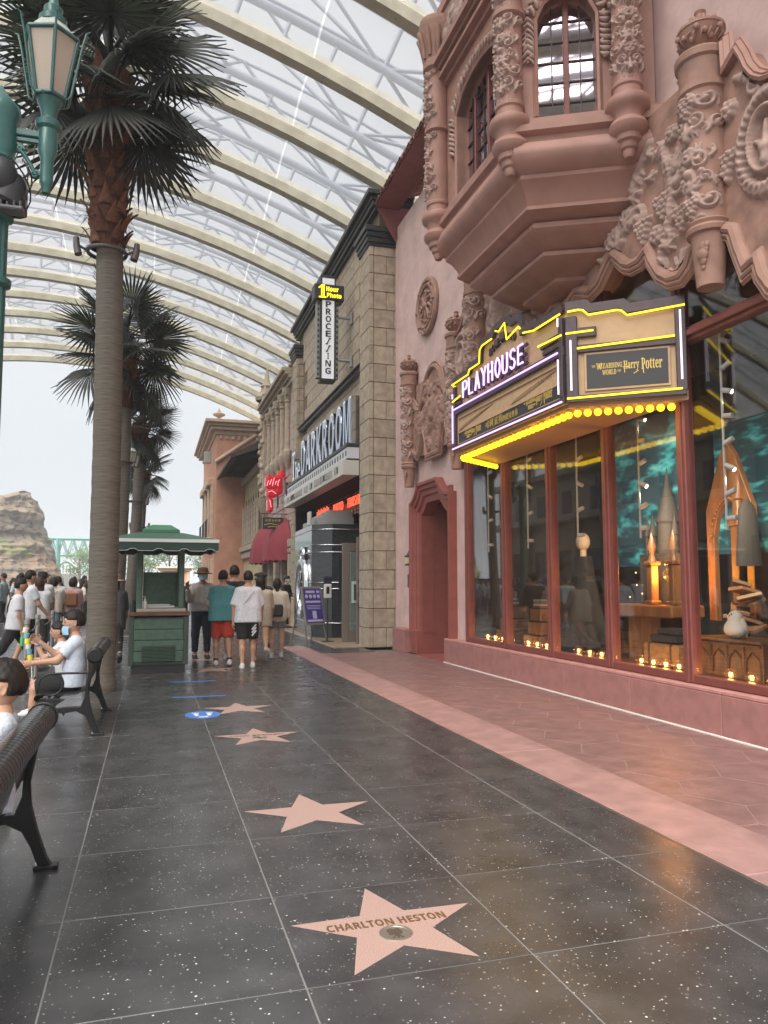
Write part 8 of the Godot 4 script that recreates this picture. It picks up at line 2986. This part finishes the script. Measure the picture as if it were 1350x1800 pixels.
func hand_shape(b: B, wrist: Vector3, dirn: Vector3, inward: Vector3, s: float, curl: float) -> void:
	# palm and five fingers; dirn points from wrist to knuckles, inward is where the palm faces, s the hand's length
	var d := dirn.normalized()
	var pn := (inward - d * inward.dot(d)).normalized()
	var w := d.cross(pn)
	b.tube([wrist - d * s * 0.06, wrist + d * s * 0.1, wrist + d * s * 0.35, wrist + d * s * 0.52], [s * 0.16, s * 0.19, s * 0.235, s * 0.2], 10, true, 0.48, pn)
	var lens := [0.4, 0.46, 0.43, 0.34]
	for k in 4:
		var o := wrist + d * s * 0.5 + w * s * (0.16 - 0.107 * k)
		var p := [o]
		var ang := 0.15
		for q in 3:
			ang += curl * [0.7, 1.0, 0.8][q]
			o += (d * cos(ang) + pn * sin(ang)) * s * lens[k] * [0.42, 0.33, 0.25][q]
			p.append(o)
		b.tube(p, [s * 0.052, s * 0.05, s * 0.044, s * 0.03], 7)
	var t0 := wrist + d * s * 0.16 + w * s * 0.15
	b.tube([t0, t0 + (w * 0.7 + d * 0.6 + pn * 0.3) * s * 0.2, t0 + (w * 0.6 + d * 0.95 + pn * 0.5) * s * 0.33], [s * 0.065, s * 0.056, s * 0.036], 7)

func mix_dir(pitch: float, side: float) -> Vector3:
	# straight down turned forwards (-z) by pitch and outwards (+x) by side
	return V(sin(side), -cos(pitch) * cos(side), -sin(pitch) * cos(side))

# o: h, legs [[pitch, knee], [pitch, knee]] (left, right), arms [[pitch, side, elbow, inward], ...], lean, seat, look [yaw, pitch], and clothes
func person(label: String, pos: Vector3, yaw: float, o: Dictionary) -> Node3D:
	var H: float = o.get("h", 1.7)
	var fine: bool = o.get("fine", false)
	var cell := 0.0125 if fine else 0.022
	var T := thing("person", label, "person", pos, yaw, o.get("group", ""))
	var hipy: float = o.get("seat", -1.0)
	var legs: Array = o.get("legs", [[0.3, 0.25], [-0.22, 0.2]])
	var TH := 0.245 * H; var SH := 0.235 * H
	if hipy < 0.0:
		var low := 0.0
		for l in legs: low = maxf(low, TH * cos(l[0]) + SH * cos(l[0] - l[1]))
		hipy = low + 0.045 * H
	var hip := V(0, hipy, 0)
	var lean: float = o.get("lean", 0.03)
	var UP := Transform3D(Basis(V(1, 0, 0), -lean), hip)      # upper body frame
	var U := func(x: float, y: float, z := 0.0): return UP * (V(x, y - 0.52, z) * H)
	var fat: float = o.get("fat", 1.0)
	var torso := [[U.call(-0.058, 0.775), U.call(0.058, 0.775), 0.048 * H, 0.048 * H], [U.call(-0.05, 0.715), U.call(0.05, 0.715), 0.05 * H, 0.05 * H], [U.call(-0.04, 0.62), U.call(0.04, 0.62), 0.05 * H * fat, 0.05 * H * fat], [U.call(-0.046, 0.545), U.call(0.046, 0.545), 0.058 * H * fat, 0.058 * H * fat], [U.call(0, 0.78), U.call(0, 0.875, -0.012), 0.05 * H, 0.031 * H]]
	var body := torso.duplicate()
	var knees := []; var ankles := []
	for k in 2:
		var sx := -1.0 if k == 0 else 1.0
		var h0 := hip + V(sx * 0.05 * H, -0.005 * H, 0)
		var kn: Vector3 = h0 + mix_dir(legs[k][0], sx * o.get("spread", 0.04)) * TH
		var an: Vector3 = kn + mix_dir(legs[k][0] - legs[k][1], 0.0) * SH
		knees.append(kn); ankles.append(an)
		body.append([h0, kn, 0.053 * H * fat, 0.036 * H]); body.append([kn, an, 0.034 * H, 0.021 * H])
		body.append([kn.lerp(an, 0.3) + V(0, 0, 0.008 * H), kn.lerp(an, 0.45), 0.033 * H, 0.026 * H])
		body.append([an, an + V(0, -0.022, -0.06) * H, 0.022 * H, 0.018 * H])
	var arms: Array = o.get("arms", [[-0.3, 0.2, 0.3, 0.0], [0.3, 0.2, 0.4, 0.0]])
	var sh := []; var el := []; var wr := []
	for k in 2:
		var sx := -1.0 if k == 0 else 1.0
		var s0: Vector3 = U.call(sx * 0.1, 0.797)
		var e0: Vector3 = s0 + mix_dir(arms[k][0], sx * arms[k][1]) * 0.165 * H
		var w0: Vector3 = e0 + mix_dir(arms[k][0] + arms[k][2], sx * (arms[k][1] * 0.4 - arms[k][3])) * 0.15 * H
		sh.append(s0); el.append(e0); wr.append(w0)
		body.append([U.call(sx * 0.03, 0.825), s0, 0.034 * H, 0.037 * H])
		body.append([s0, e0, 0.034 * H, 0.026 * H]); body.append([e0, w0, 0.026 * H, 0.017 * H])
	var b := nb()
	skin_field(b, body, cell, 0.02 * H)
	for k in 2:
		var d: Vector3 = (wr[k] - el[k]).normalized()
		var inw := V(1.0 if k == 0 else -1.0, 0, 0)
		if o.has("palms"): inw = o.palms[k]
		hand_shape(b, wr[k], d, inw, 0.105 * H, o.get("curl", 0.35))
	var look: Array = o.get("look", [0.0, 0.0])
	var hs: float = 0.132 * H * o.get("head", 1.08)
	var HX := Transform3D(Basis(Vector3.UP, look[0]) * Basis(V(1, 0, 0), look[1]), U.call(0, 0.932, -0.018))
	head_shape(b, HX, hs, fine)
	var sk: Color = o.get("skin", lin(0.47, 0.27, 0.18))
	part("body", b, mat("skin_" + sk.to_html(), sk, 0.55, {"sss": 0.12}), T)
	# trousers or shorts
	var pc: Color = o.get("trousers", lin(0.02, 0.02, 0.024))
	var pm := mat("cloth_" + pc.to_html(), pc, 0.9, {"var": 0.22, "scale": 3.0, "kind": "cloth", "rim": 0.15, "bump": 0.3, "bfreq": 0.015})
	var pl: float = o.get("leg_len", 0.93)
	if pl > 0.0:
		var bones := [[U.call(-0.045, 0.55), U.call(0.045, 0.55), 0.072 * H * fat, 0.072 * H * fat]]
		for k in 2:
			var sx := -1.0 if k == 0 else 1.0
			var h0 := hip + V(sx * 0.05 * H, 0, 0)
			var kn: Vector3 = knees[k]
			if pl <= 1.0 and pl < 0.55:
				bones.append([h0, h0.lerp(kn, pl * 2.0), 0.066 * H, 0.058 * H, true])
			else:
				bones.append([h0, kn, 0.061 * H * fat, 0.046 * H])
				bones.append([kn, kn.lerp(ankles[k], (pl - 0.5) * 2.0), 0.046 * H, (0.036 if not o.has("tight") else 0.028) * H, true])
		b = nb()
		skin_field(b, bones, cell, 0.018 * H)
		part("trousers" if pl > 0.6 else "shorts", b, pm, T)
	# shirt
	var sc: Color = o.get("shirt", lin(0.7, 0.7, 0.72))
	var sm := mat("cloth_" + sc.to_html(), sc, 0.9, {"var": 0.14, "scale": 3.0, "kind": "cloth", "rim": 0.15, "bump": 0.4, "bfreq": 0.015})
	var hem: float = o.get("hem", 0.485)
	var loose: float = o.get("loose", 1.0)
	var low := minf(hem, 0.53) - 0.01
	var sb := []
	for sx in [-1.0, 0.0, 1.0]:
		sb.append([U.call(sx * 0.062, 0.775 if sx != 0.0 else 0.8), U.call(sx * 0.056 * fat, 0.63), 0.064 * H if sx != 0.0 else 0.054 * H, 0.07 * H * loose * fat])
		sb.append([U.call(sx * 0.056 * fat, 0.63), U.call(sx * 0.056 * fat, low), 0.07 * H * loose * fat, 0.077 * H * loose * fat])
	# folds
	for q in 5: sb.append([U.call(-0.07 + 0.035 * q, 0.6 + 0.02 * (q % 2), 0.068 * loose * fat), U.call(-0.085 + 0.042 * q, low, 0.074 * loose * fat), 0.004 * H, 0.009 * H])
	var sl: float = o.get("sleeve", 0.6)
	for k in 2:
		var sx := -1.0 if k == 0 else 1.0
		sb.append([U.call(sx * 0.035, 0.822), U.call(sx * 0.095, 0.795), 0.034 * H, 0.042 * H])
		if sl <= 1.0: sb.append([sh[k], sh[k].lerp(el[k], sl * 1.15), 0.04 * H, 0.042 * H * loose, true])
		else:
			sb.append([sh[k], el[k], 0.045 * H, 0.036 * H]); sb.append([el[k], el[k].lerp(wr[k], sl - 1.0), 0.036 * H, 0.027 * H, true])
	var upv := UP.basis.y
	var planes := []
	if hem < 0.54: planes.append(Plane(-upv, (-upv).dot(U.call(0, hem))))
	planes.append(Plane(upv, upv.dot(U.call(0, 0.853))))
	b = nb()
	skin_field(b, sb, cell * 0.9, 0.013 * H, planes)
	part("dress" if hem < 0.42 else "shirt", b, sm, T)
	# shoes and socks
	var shc: Color = o.get("shoes", lin(0.6, 0.6, 0.6))
	for k in 2:
		b = nb()
		var an: Vector3 = ankles[k]
		var tp: float = o.get("toe", [0.0, 0.0])[k]
		var fx := Transform3D(Basis(V(1, 0, 0), tp), an)
		var q := func(y: float, z: float): return fx * (V(0, y, z) * H)
		skin_field(b, [[q.call(-0.022, 0.016), q.call(-0.026, -0.05), 0.027 * H, 0.026 * H], [q.call(-0.026, -0.05), q.call(-0.032, -0.1), 0.026 * H, 0.019 * H], [q.call(0.0, 0.01), q.call(-0.015, -0.01), 0.025 * H, 0.028 * H]], cell * 0.55, 0.012 * H, [Plane(-fx.basis.y, (-fx.basis.y).dot(q.call(-0.044, 0.0)))])
		part("shoe", b, mat("shoe_" + shc.to_html(), shc, 0.6), T)
		if o.has("socks"):
			b = nb()
			b.tube([an + V(0, -0.01, 0) * H, an.lerp(knees[k], 0.16)], [0.028 * H, 0.027 * H], 10)
			part("sock", b, mat("sock_" + o.socks.to_html(), o.socks, 0.9), T)
	# hair and hats
	var hc: Color = o.get("hair", lin(0.012, 0.01, 0.009))
	var style: String = o.get("style", "short")
	b = nb()
	hair_shape(b, HX, hs, fine, style)
	part("hair", b, mat("hair_" + hc.to_html(), hc, 0.5, {"spec": 0.35}), T)
	if o.has("hat"):
		b = nb()
		b.xf = HX * Transform3D(Basis(V(1, 0, 0), o.get("hat_tilt", 0.05)), V(0, hs * 0.2, 0))
		if o.hat == "wide": b.lathe([Vector2(hs * 0.78, -hs * 0.05), Vector2(hs * 0.72, -hs * 0.02), Vector2(hs * 0.46, hs * 0.03), Vector2(hs * 0.44, hs * 0.2), Vector2(hs * 0.4, hs * 0.38), Vector2(hs * 0.25, hs * 0.44), Vector2(0, hs * 0.42)], 24)
		elif o.hat == "beret": b.lathe([Vector2(hs * 0.42, 0), Vector2(hs * 0.6, hs * 0.08), Vector2(hs * 0.58, hs * 0.22), Vector2(hs * 0.3, hs * 0.34), Vector2(0, hs * 0.36)], 20)
		else:
			b.lathe([Vector2(hs * 0.44, -hs * 0.02), Vector2(hs * 0.44, hs * 0.14), Vector2(hs * 0.34, hs * 0.34), Vector2(0, hs * 0.4)], 20)
			b.prism(PackedVector2Array([Vector2(-hs * 0.3, 0), Vector2(hs * 0.3, 0), Vector2(hs * 0.2, hs * 0.1), Vector2(-hs * 0.2, hs * 0.1)]), -hs * 0.35, -hs * 0.75)
		var hcx: Color = o.get("hat_color", lin(0.1, 0.05, 0.025))
		part("hat", b, mat("hat_" + hcx.to_html(), hcx, 0.85), T)
	if o.has("mask"):
		b = nb()
		var mr := []
		for j in 7:
			var row := PackedVector3Array()
			for i in 13:
				var a := lerpf(-1.15, 1.15, i / 12.0)
				var y: float = lerpf(-0.36, 0.02, j / 6.0) + (o.mask - 1.0)
				row.append(HX * (V(sin(a) * 0.375, y, -cos(a) * (0.44 + 0.05 * sin(PI * j / 6.0)) - 0.03) * hs))
			mr.append(row)
		b.grid(mr)
		for sx in [-1.0, 1.0]: b.tube([HX * (V(sx * 0.34, -0.05 + (o.mask - 1.0), -0.2) * hs), HX * (V(sx * 0.37, -0.03, 0.06) * hs)], 0.003, 4)
		part("face_mask", b, mat("mask_blue", lin(0.3, 0.5, 0.66), 0.8), T)
	if fine:
		for sx in [-1.0, 1.0]:
			b = nb()
			b.ball(HX * (V(sx * 0.145, 0.0, -0.385) * hs), V(0.035, 0.022, 0.022) * hs * 1.2, 8, 6)
			part("eye", b, mat("eye_dark", lin(0.01, 0.01, 0.01), 0.15), T)
			b = nb()
			b.tube([HX * (V(sx * 0.06, 0.075, -0.425) * hs), HX * (V(sx * 0.14, 0.095, -0.41) * hs), HX * (V(sx * 0.22, 0.075, -0.36) * hs)], [0.008 * hs, 0.014 * hs, 0.006 * hs], 5)
			part("eyebrow", b, mat("hair_brow", lin(0.015, 0.012, 0.01), 0.6), T)
		b = nb()
		b.tube([HX * (V(-0.1, -0.235, -0.42) * hs), HX * (V(0, -0.228, -0.45) * hs), HX * (V(0.1, -0.235, -0.42) * hs)], [0.006 * hs, 0.02 * hs, 0.006 * hs], 6)
		part("lips", b, mat("lips", lin(0.4, 0.16, 0.12), 0.5), T)
	if o.has("strap"):
		b = nb()
		var pth := []
		for q in [[0.06, 0.83, 0.0], [0.05, 0.79, 0.075], [-0.02, 0.7, 0.085], [-0.1, 0.6, 0.07], [-0.12, 0.55, 0.0]]: pth.append(U.call(q[0], q[1], q[2]))
		b.tube(pth, 0.012, 5, true, 0.4)
		part("bag_strap", b, mat("strap_" + o.strap.to_html(), o.strap, 0.7), T)
	if o.has("bag"):
		b = nb()
		var bg: Array = o.bag                                  # [x, y, z, w, h, d, colour]
		b.xf = Transform3D(UP.basis, U.call(bg[0], bg[1], bg[2]))
		b.box(Vector3.ZERO, V(bg[3], bg[4], bg[5]), minf(bg[5], bg[3]) * 0.28)
		part("bag", b, mat("bag_" + bg[6].to_html(), bg[6], 0.6, {"var": 0.2, "scale": 3.0}), T)
	T.set_meta("wr", wr)
	return T

func people() -> void:
	var white := lin(0.68, 0.69, 0.73)
	var black := lin(0.014, 0.014, 0.016)
	# seated boys
	var boy1 := person("boy in a white shirt seated on the near bench at the left edge", V(-0.715, 0, -4.2), PI / 2 + 0.1, {"h": 1.32, "fine": true, "seat": 0.455, "legs": [[1.5, 1.5], [1.5, 1.5]], "arms": [[0.5, 0.1, 0.6, 0.1], [0.5, 0.1, 0.6, 0.1]], "lean": -0.1, "look": [0.0, 0.1], "shirt": lin(0.62, 0.66, 0.74), "trousers": black, "leg_len": 0.5, "head": 1.34, "hair": lin(0.016, 0.011, 0.009), "hem": 0.5})
	var boy2 := person("bigger boy in white shirt on the second bench, blue mask under his chin", V(-0.75, 0, -8.72), PI / 2 + 0.05, {"h": 1.47, "fine": true, "seat": 0.485, "legs": [[1.45, 1.35], [1.5, 1.6]], "arms": [[0.75, 0.08, 0.75, 0.05], [0.9, 0.05, 1.4, 0.25]], "lean": -0.02, "shirt": lin(0.6, 0.65, 0.76), "trousers": black, "leg_len": 0.5, "mask": 0.82, "head": 1.2, "look": [0.0, 0.0], "hem": 0.49, "loose": 1.08})
	# shorts lettering on the near thigh
	var b := nb()
	b.box(V(-0.105, 0.53, -0.24), V(0.004, 0.035, 0.14))
	var boy3 := person("smaller boy with a hand at his mouth on the second bench, behind the bigger boy", V(-0.88, 0, -9.25), PI / 2 - 0.05, {"h": 1.24, "fine": true, "seat": 0.465, "legs": [[1.45, 1.4], [1.45, 1.4]], "arms": [[0.9, 0.1, 1.75, 0.15], [0.7, 0.1, 0.9, 0.1]], "lean": 0.12, "shirt": white, "trousers": black, "leg_len": 0.5, "head": 1.22, "curl": 0.6, "hem": 0.5})
	# his bracelet and the toy
	var wr: Array = boy3.get_meta("wr")
	b = nb()
	b.ball(wr[0] + V(0, -0.015, 0.01), V(0.03, 0.016, 0.03), 12, 6)
	part("bracelet", b, mat("bracelet_blue", lin(0.03, 0.12, 0.4), 0.4), boy3)
	var toy := thing("toy_wand", "yellow and blue banded toy in the smaller boy's hands", "toy", boy3.transform * wr[1])
	for k in 6:
		b = nb()
		b.tube([V(-0.03 - k * 0.014, 0.0 + k * 0.06, 0.02), V(-0.036 - k * 0.01, 0.055 + k * 0.06, 0.02)], [0.026, 0.03], 10)
		part("toy_band", b, mat("toy%d" % (k % 3), lin([0.8, 0.2, 0.65][k % 3], [0.75, 0.4, 0.7][k % 3], [0.05, 0.6, 0.5][k % 3]), 0.5), toy)
	b = nb()
	b.tube([V(0, -0.35, 0.01), V(-0.02, 0.02, 0.02)], 0.008, 6)
	part("toy_stick", b, mat("toy_stick", lin(0.6, 0.6, 0.55), 0.5), toy)
	# walkers at the left
	var man := person("man in white shirt and black trousers striding to the right with a green bottle", V(-2.2, 0, -14.4), -PI / 2 + 0.25, {"h": 1.66, "legs": [[0.55, 0.1], [-0.5, 0.25]], "arms": [[0.15, 0.1, 0.2, 0.0], [0.0, 0.1, 0.25, 0.0]], "lean": 0.06, "shirt": white, "trousers": black, "shoes": lin(0.05, 0.05, 0.055), "look": [0.0, 0.1], "head": 1.05, "fat": 1.05, "toe": [0.15, -0.4], "strap": black, "loose": 1.05})
	wr = man.get_meta("wr")
	b = nb()
	b.lathe([Vector2(0, -0.22), Vector2(0.03, -0.22), Vector2(0.034, -0.2), Vector2(0.034, -0.09), Vector2(0.014, -0.03), Vector2(0.014, 0.0), Vector2(0, 0.0)], 12)
	var bot := solo("drink_bottle", b, mat("bottle_green", lin(0.1, 0.5, 0.2), 0.12, {"coat": 0.5}), "green drink bottle in the striding man's hand", "bottle")
	bot.position = man.transform * (wr[1] + V(0, -0.05, -0.01))
	person("man with dark hair in a white shirt half hidden behind the striding man", V(-2.24, 0, -15.9), -0.9, {"h": 1.74, "shirt": white, "trousers": black, "leg_len": 0.5, "strap": lin(0.3, 0.1, 0.04)})
	person("woman with long brown hair in white shirt and black leggings walking away", V(-2.17, 0, -17.0), 0.1, {"h": 1.62, "shirt": white, "trousers": black, "tight": true, "style": "long", "hair": lin(0.045, 0.02, 0.012), "legs": [[0.3, 0.15], [-0.4, 0.55]], "toe": [0.0, -0.7], "loose": 1.02, "shoes": lin(0.35, 0.33, 0.2)})
	person("man in a black cap and white shirt walking away in front of the brown-haired woman", V(-2.4, 0, -19.2), 0.1, {"h": 1.76, "shirt": white, "trousers": lin(0.03, 0.035, 0.06), "hat": "cap", "hat_color": black})
	person("woman in a cream blouse and blue jeans with a red bag strap walking away", V(-2.26, 0, -20.2), 0.0, {"h": 1.64, "shirt": lin(0.6, 0.55, 0.5), "sleeve": 1.5, "trousers": lin(0.11, 0.17, 0.27), "style": "bob", "strap": lin(0.25, 0.06, 0.05), "legs": [[0.25, 0.1], [-0.3, 0.4]]})
	person("person in pale blue shirt with dark shoulder strap farther up the crowd", V(-2.52, 0, -23.5), 0.0, {"h": 1.68, "shirt": lin(0.5, 0.57, 0.65), "trousers": black, "leg_len": 0.35, "strap": lin(0.05, 0.07, 0.15)})
	person("woman in a pink checked shirt carrying a brown leather backpack", V(-1.86, 0, -20.4), 0.05, {"h": 1.63, "shirt": lin(0.52, 0.33, 0.34), "sleeve": 1.4, "trousers": lin(0.12, 0.17, 0.25), "style": "bob", "bag": [0.0, 0.68, 0.11, 0.27, 0.33, 0.12, lin(0.26, 0.1, 0.035)]})
	person("woman in grey dress and pale hat walking behind the tall palm", V(-0.66, 0, -15.3), 0.1, {"h": 1.64, "shirt": lin(0.075, 0.075, 0.082), "sleeve": 1.15, "hem": 0.39, "trousers": black, "tight": true, "style": "long", "hat": "wide", "hat_color": lin(0.55, 0.43, 0.35), "legs": [[0.25, 0.1], [-0.35, 0.5]], "toe": [0, -0.6], "shoes": lin(0.04, 0.04, 0.04)})
	# around the kiosk
	person("guard in brown hat, blue mask and grey shirt holding up both hands", V(0.98, 0, -16.0), PI + 0.1, {"h": 1.77, "shirt": lin(0.42, 0.4, 0.38), "sleeve": 1.9, "trousers": lin(0.014, 0.02, 0.045), "hat": "wide", "hat_color": lin(0.09, 0.045, 0.02), "mask": 1.0, "arms": [[0.5, 0.35, 2.1, -0.05], [0.5, 0.35, 2.1, -0.05]], "legs": [[0.04, 0.02], [-0.04, 0.02]], "shoes": black, "fat": 1.12, "spread": 0.06, "skin": lin(0.4, 0.22, 0.14), "hem": 0.525, "palms": [V(0.3, 0, -1), V(-0.3, 0, -1)], "curl": 0.15})
	person("person in black standing behind the guard beside the kiosk", V(0.55, 0, -17.2), 0.3, {"h": 1.68, "shirt": lin(0.03, 0.035, 0.035), "trousers": black, "legs": [[0.05, 0.02], [-0.03, 0.02]]})
	person("young man in a teal polo shirt and red shorts walking away", V(1.27, 0, -14.5), 0.05, {"h": 1.72, "shirt": lin(0.09, 0.29, 0.31), "trousers": lin(0.62, 0.055, 0.03), "leg_len": 0.46, "socks": black, "fat": 1.12, "loose": 1.08, "hem": 0.465, "legs": [[0.14, 0.1], [-0.16, 0.18]], "toe": [0.0, -0.2], "arms": [[0.15, 0.26, 0.6, 0.35], [0.2, 0.22, 0.4, 0.15]], "head": 1.06, "look": [-0.3, 0.0]})
	person("young man in a loose white shirt and black shorts with white stripes walking away", V(1.66, 0, -13.95), 0.0, {"h": 1.71, "shirt": lin(0.68, 0.69, 0.76), "trousers": black, "leg_len": 0.44, "loose": 1.18, "hem": 0.47, "sleeve": 0.85, "legs": [[-0.12, 0.08], [0.2, 0.3]], "arms": [[-0.12, 0.27, 0.15, 0.05], [0.12, 0.26, 0.2, 0.05]], "strap": lin(0.3, 0.3, 0.31), "head": 1.04})
	var sp := get_child(get_child_count() - 1)
	b = nb()
	for sx in [-1.0, 1.0]:
		for k in 3:
			b.xf = Transform3D(Basis(V(0, 0, 1), 0.9), V(sx * 0.1, 0.62 + k * 0.055, 0.112 - k * 0.003))
			b.box(Vector3.ZERO, V(0.12, 0.026, 0.006), 0.002)
	part("shorts_stripes", b, mat("stripe_white", lin(0.55, 0.56, 0.58), 0.8), sp)
	person("tall young man in a black shirt walking ahead of the teal shirt", V(1.55, 0, -15.3), 0.0, {"h": 1.84, "shirt": lin(0.018, 0.018, 0.02), "trousers": lin(0.03, 0.03, 0.035), "leg_len": 0.42, "legs": [[0.25, 0.1], [-0.3, 0.4]], "socks": lin(0.55, 0.55, 0.6), "toe": [0, -0.4]})
	person("woman with long black hair in a loose beige hooded dress walking away", V(2.02, 0, -15.0), -0.1, {"h": 1.64, "shirt": lin(0.5, 0.42, 0.33), "sleeve": 1.3, "hem": 0.41, "leg_len": 0.0, "style": "long", "legs": [[0.25, 0.15], [-0.35, 0.7]], "toe": [0, -0.8], "shoes": lin(0.5, 0.47, 0.4), "loose": 1.1, "skin": lin(0.5, 0.31, 0.22)})
	person("girl in beige jacket and denim shorts with a black bag and mint socks", V(2.42, 0, -15.5), -0.15, {"h": 1.58, "shirt": lin(0.53, 0.47, 0.39), "sleeve": 1.9, "trousers": lin(0.16, 0.18, 0.22), "leg_len": 0.28, "style": "tail", "socks": lin(0.3, 0.6, 0.5), "legs": [[0.05, 0.05], [0.15, 0.05]], "arms": [[0.1, 0.2, 0.2, 0], [0.05, 0.25, 0.15, 0]], "bag": [-0.02, 0.6, 0.1, 0.3, 0.24, 0.1, black], "shoes": lin(0.4, 0.4, 0.42), "hem": 0.54, "skin": lin(0.5, 0.31, 0.22), "head": 1.05})
	person("person in a black beret and dark clothes ahead of the beige hooded dress", V(2.25, 0, -16.6), 0.1, {"h": 1.72, "shirt": lin(0.03, 0.03, 0.035), "sleeve": 1.9, "trousers": black, "hat": "beret", "hat_color": black})
	person("attendant in black uniform and blue mask standing by the photo shop's far pier", V(4.28, 0.02, -25.6), PI + 0.9, {"h": 1.7, "shirt": black, "sleeve": 1.9, "trousers": black, "mask": 1.0, "legs": [[0.02, 0], [-0.02, 0]], "arms": [[0.3, 0.05, 1.2, 0.4], [0.3, 0.05, 1.2, 0.4]], "shoes": black})
	person("person in white shirt and dark cap by the arcaded building's door", V(3.9, 0.0, -30.0), PI, {"h": 1.7, "shirt": lin(0.5, 0.5, 0.52), "trousers": black, "hat": "cap", "hat_color": black})
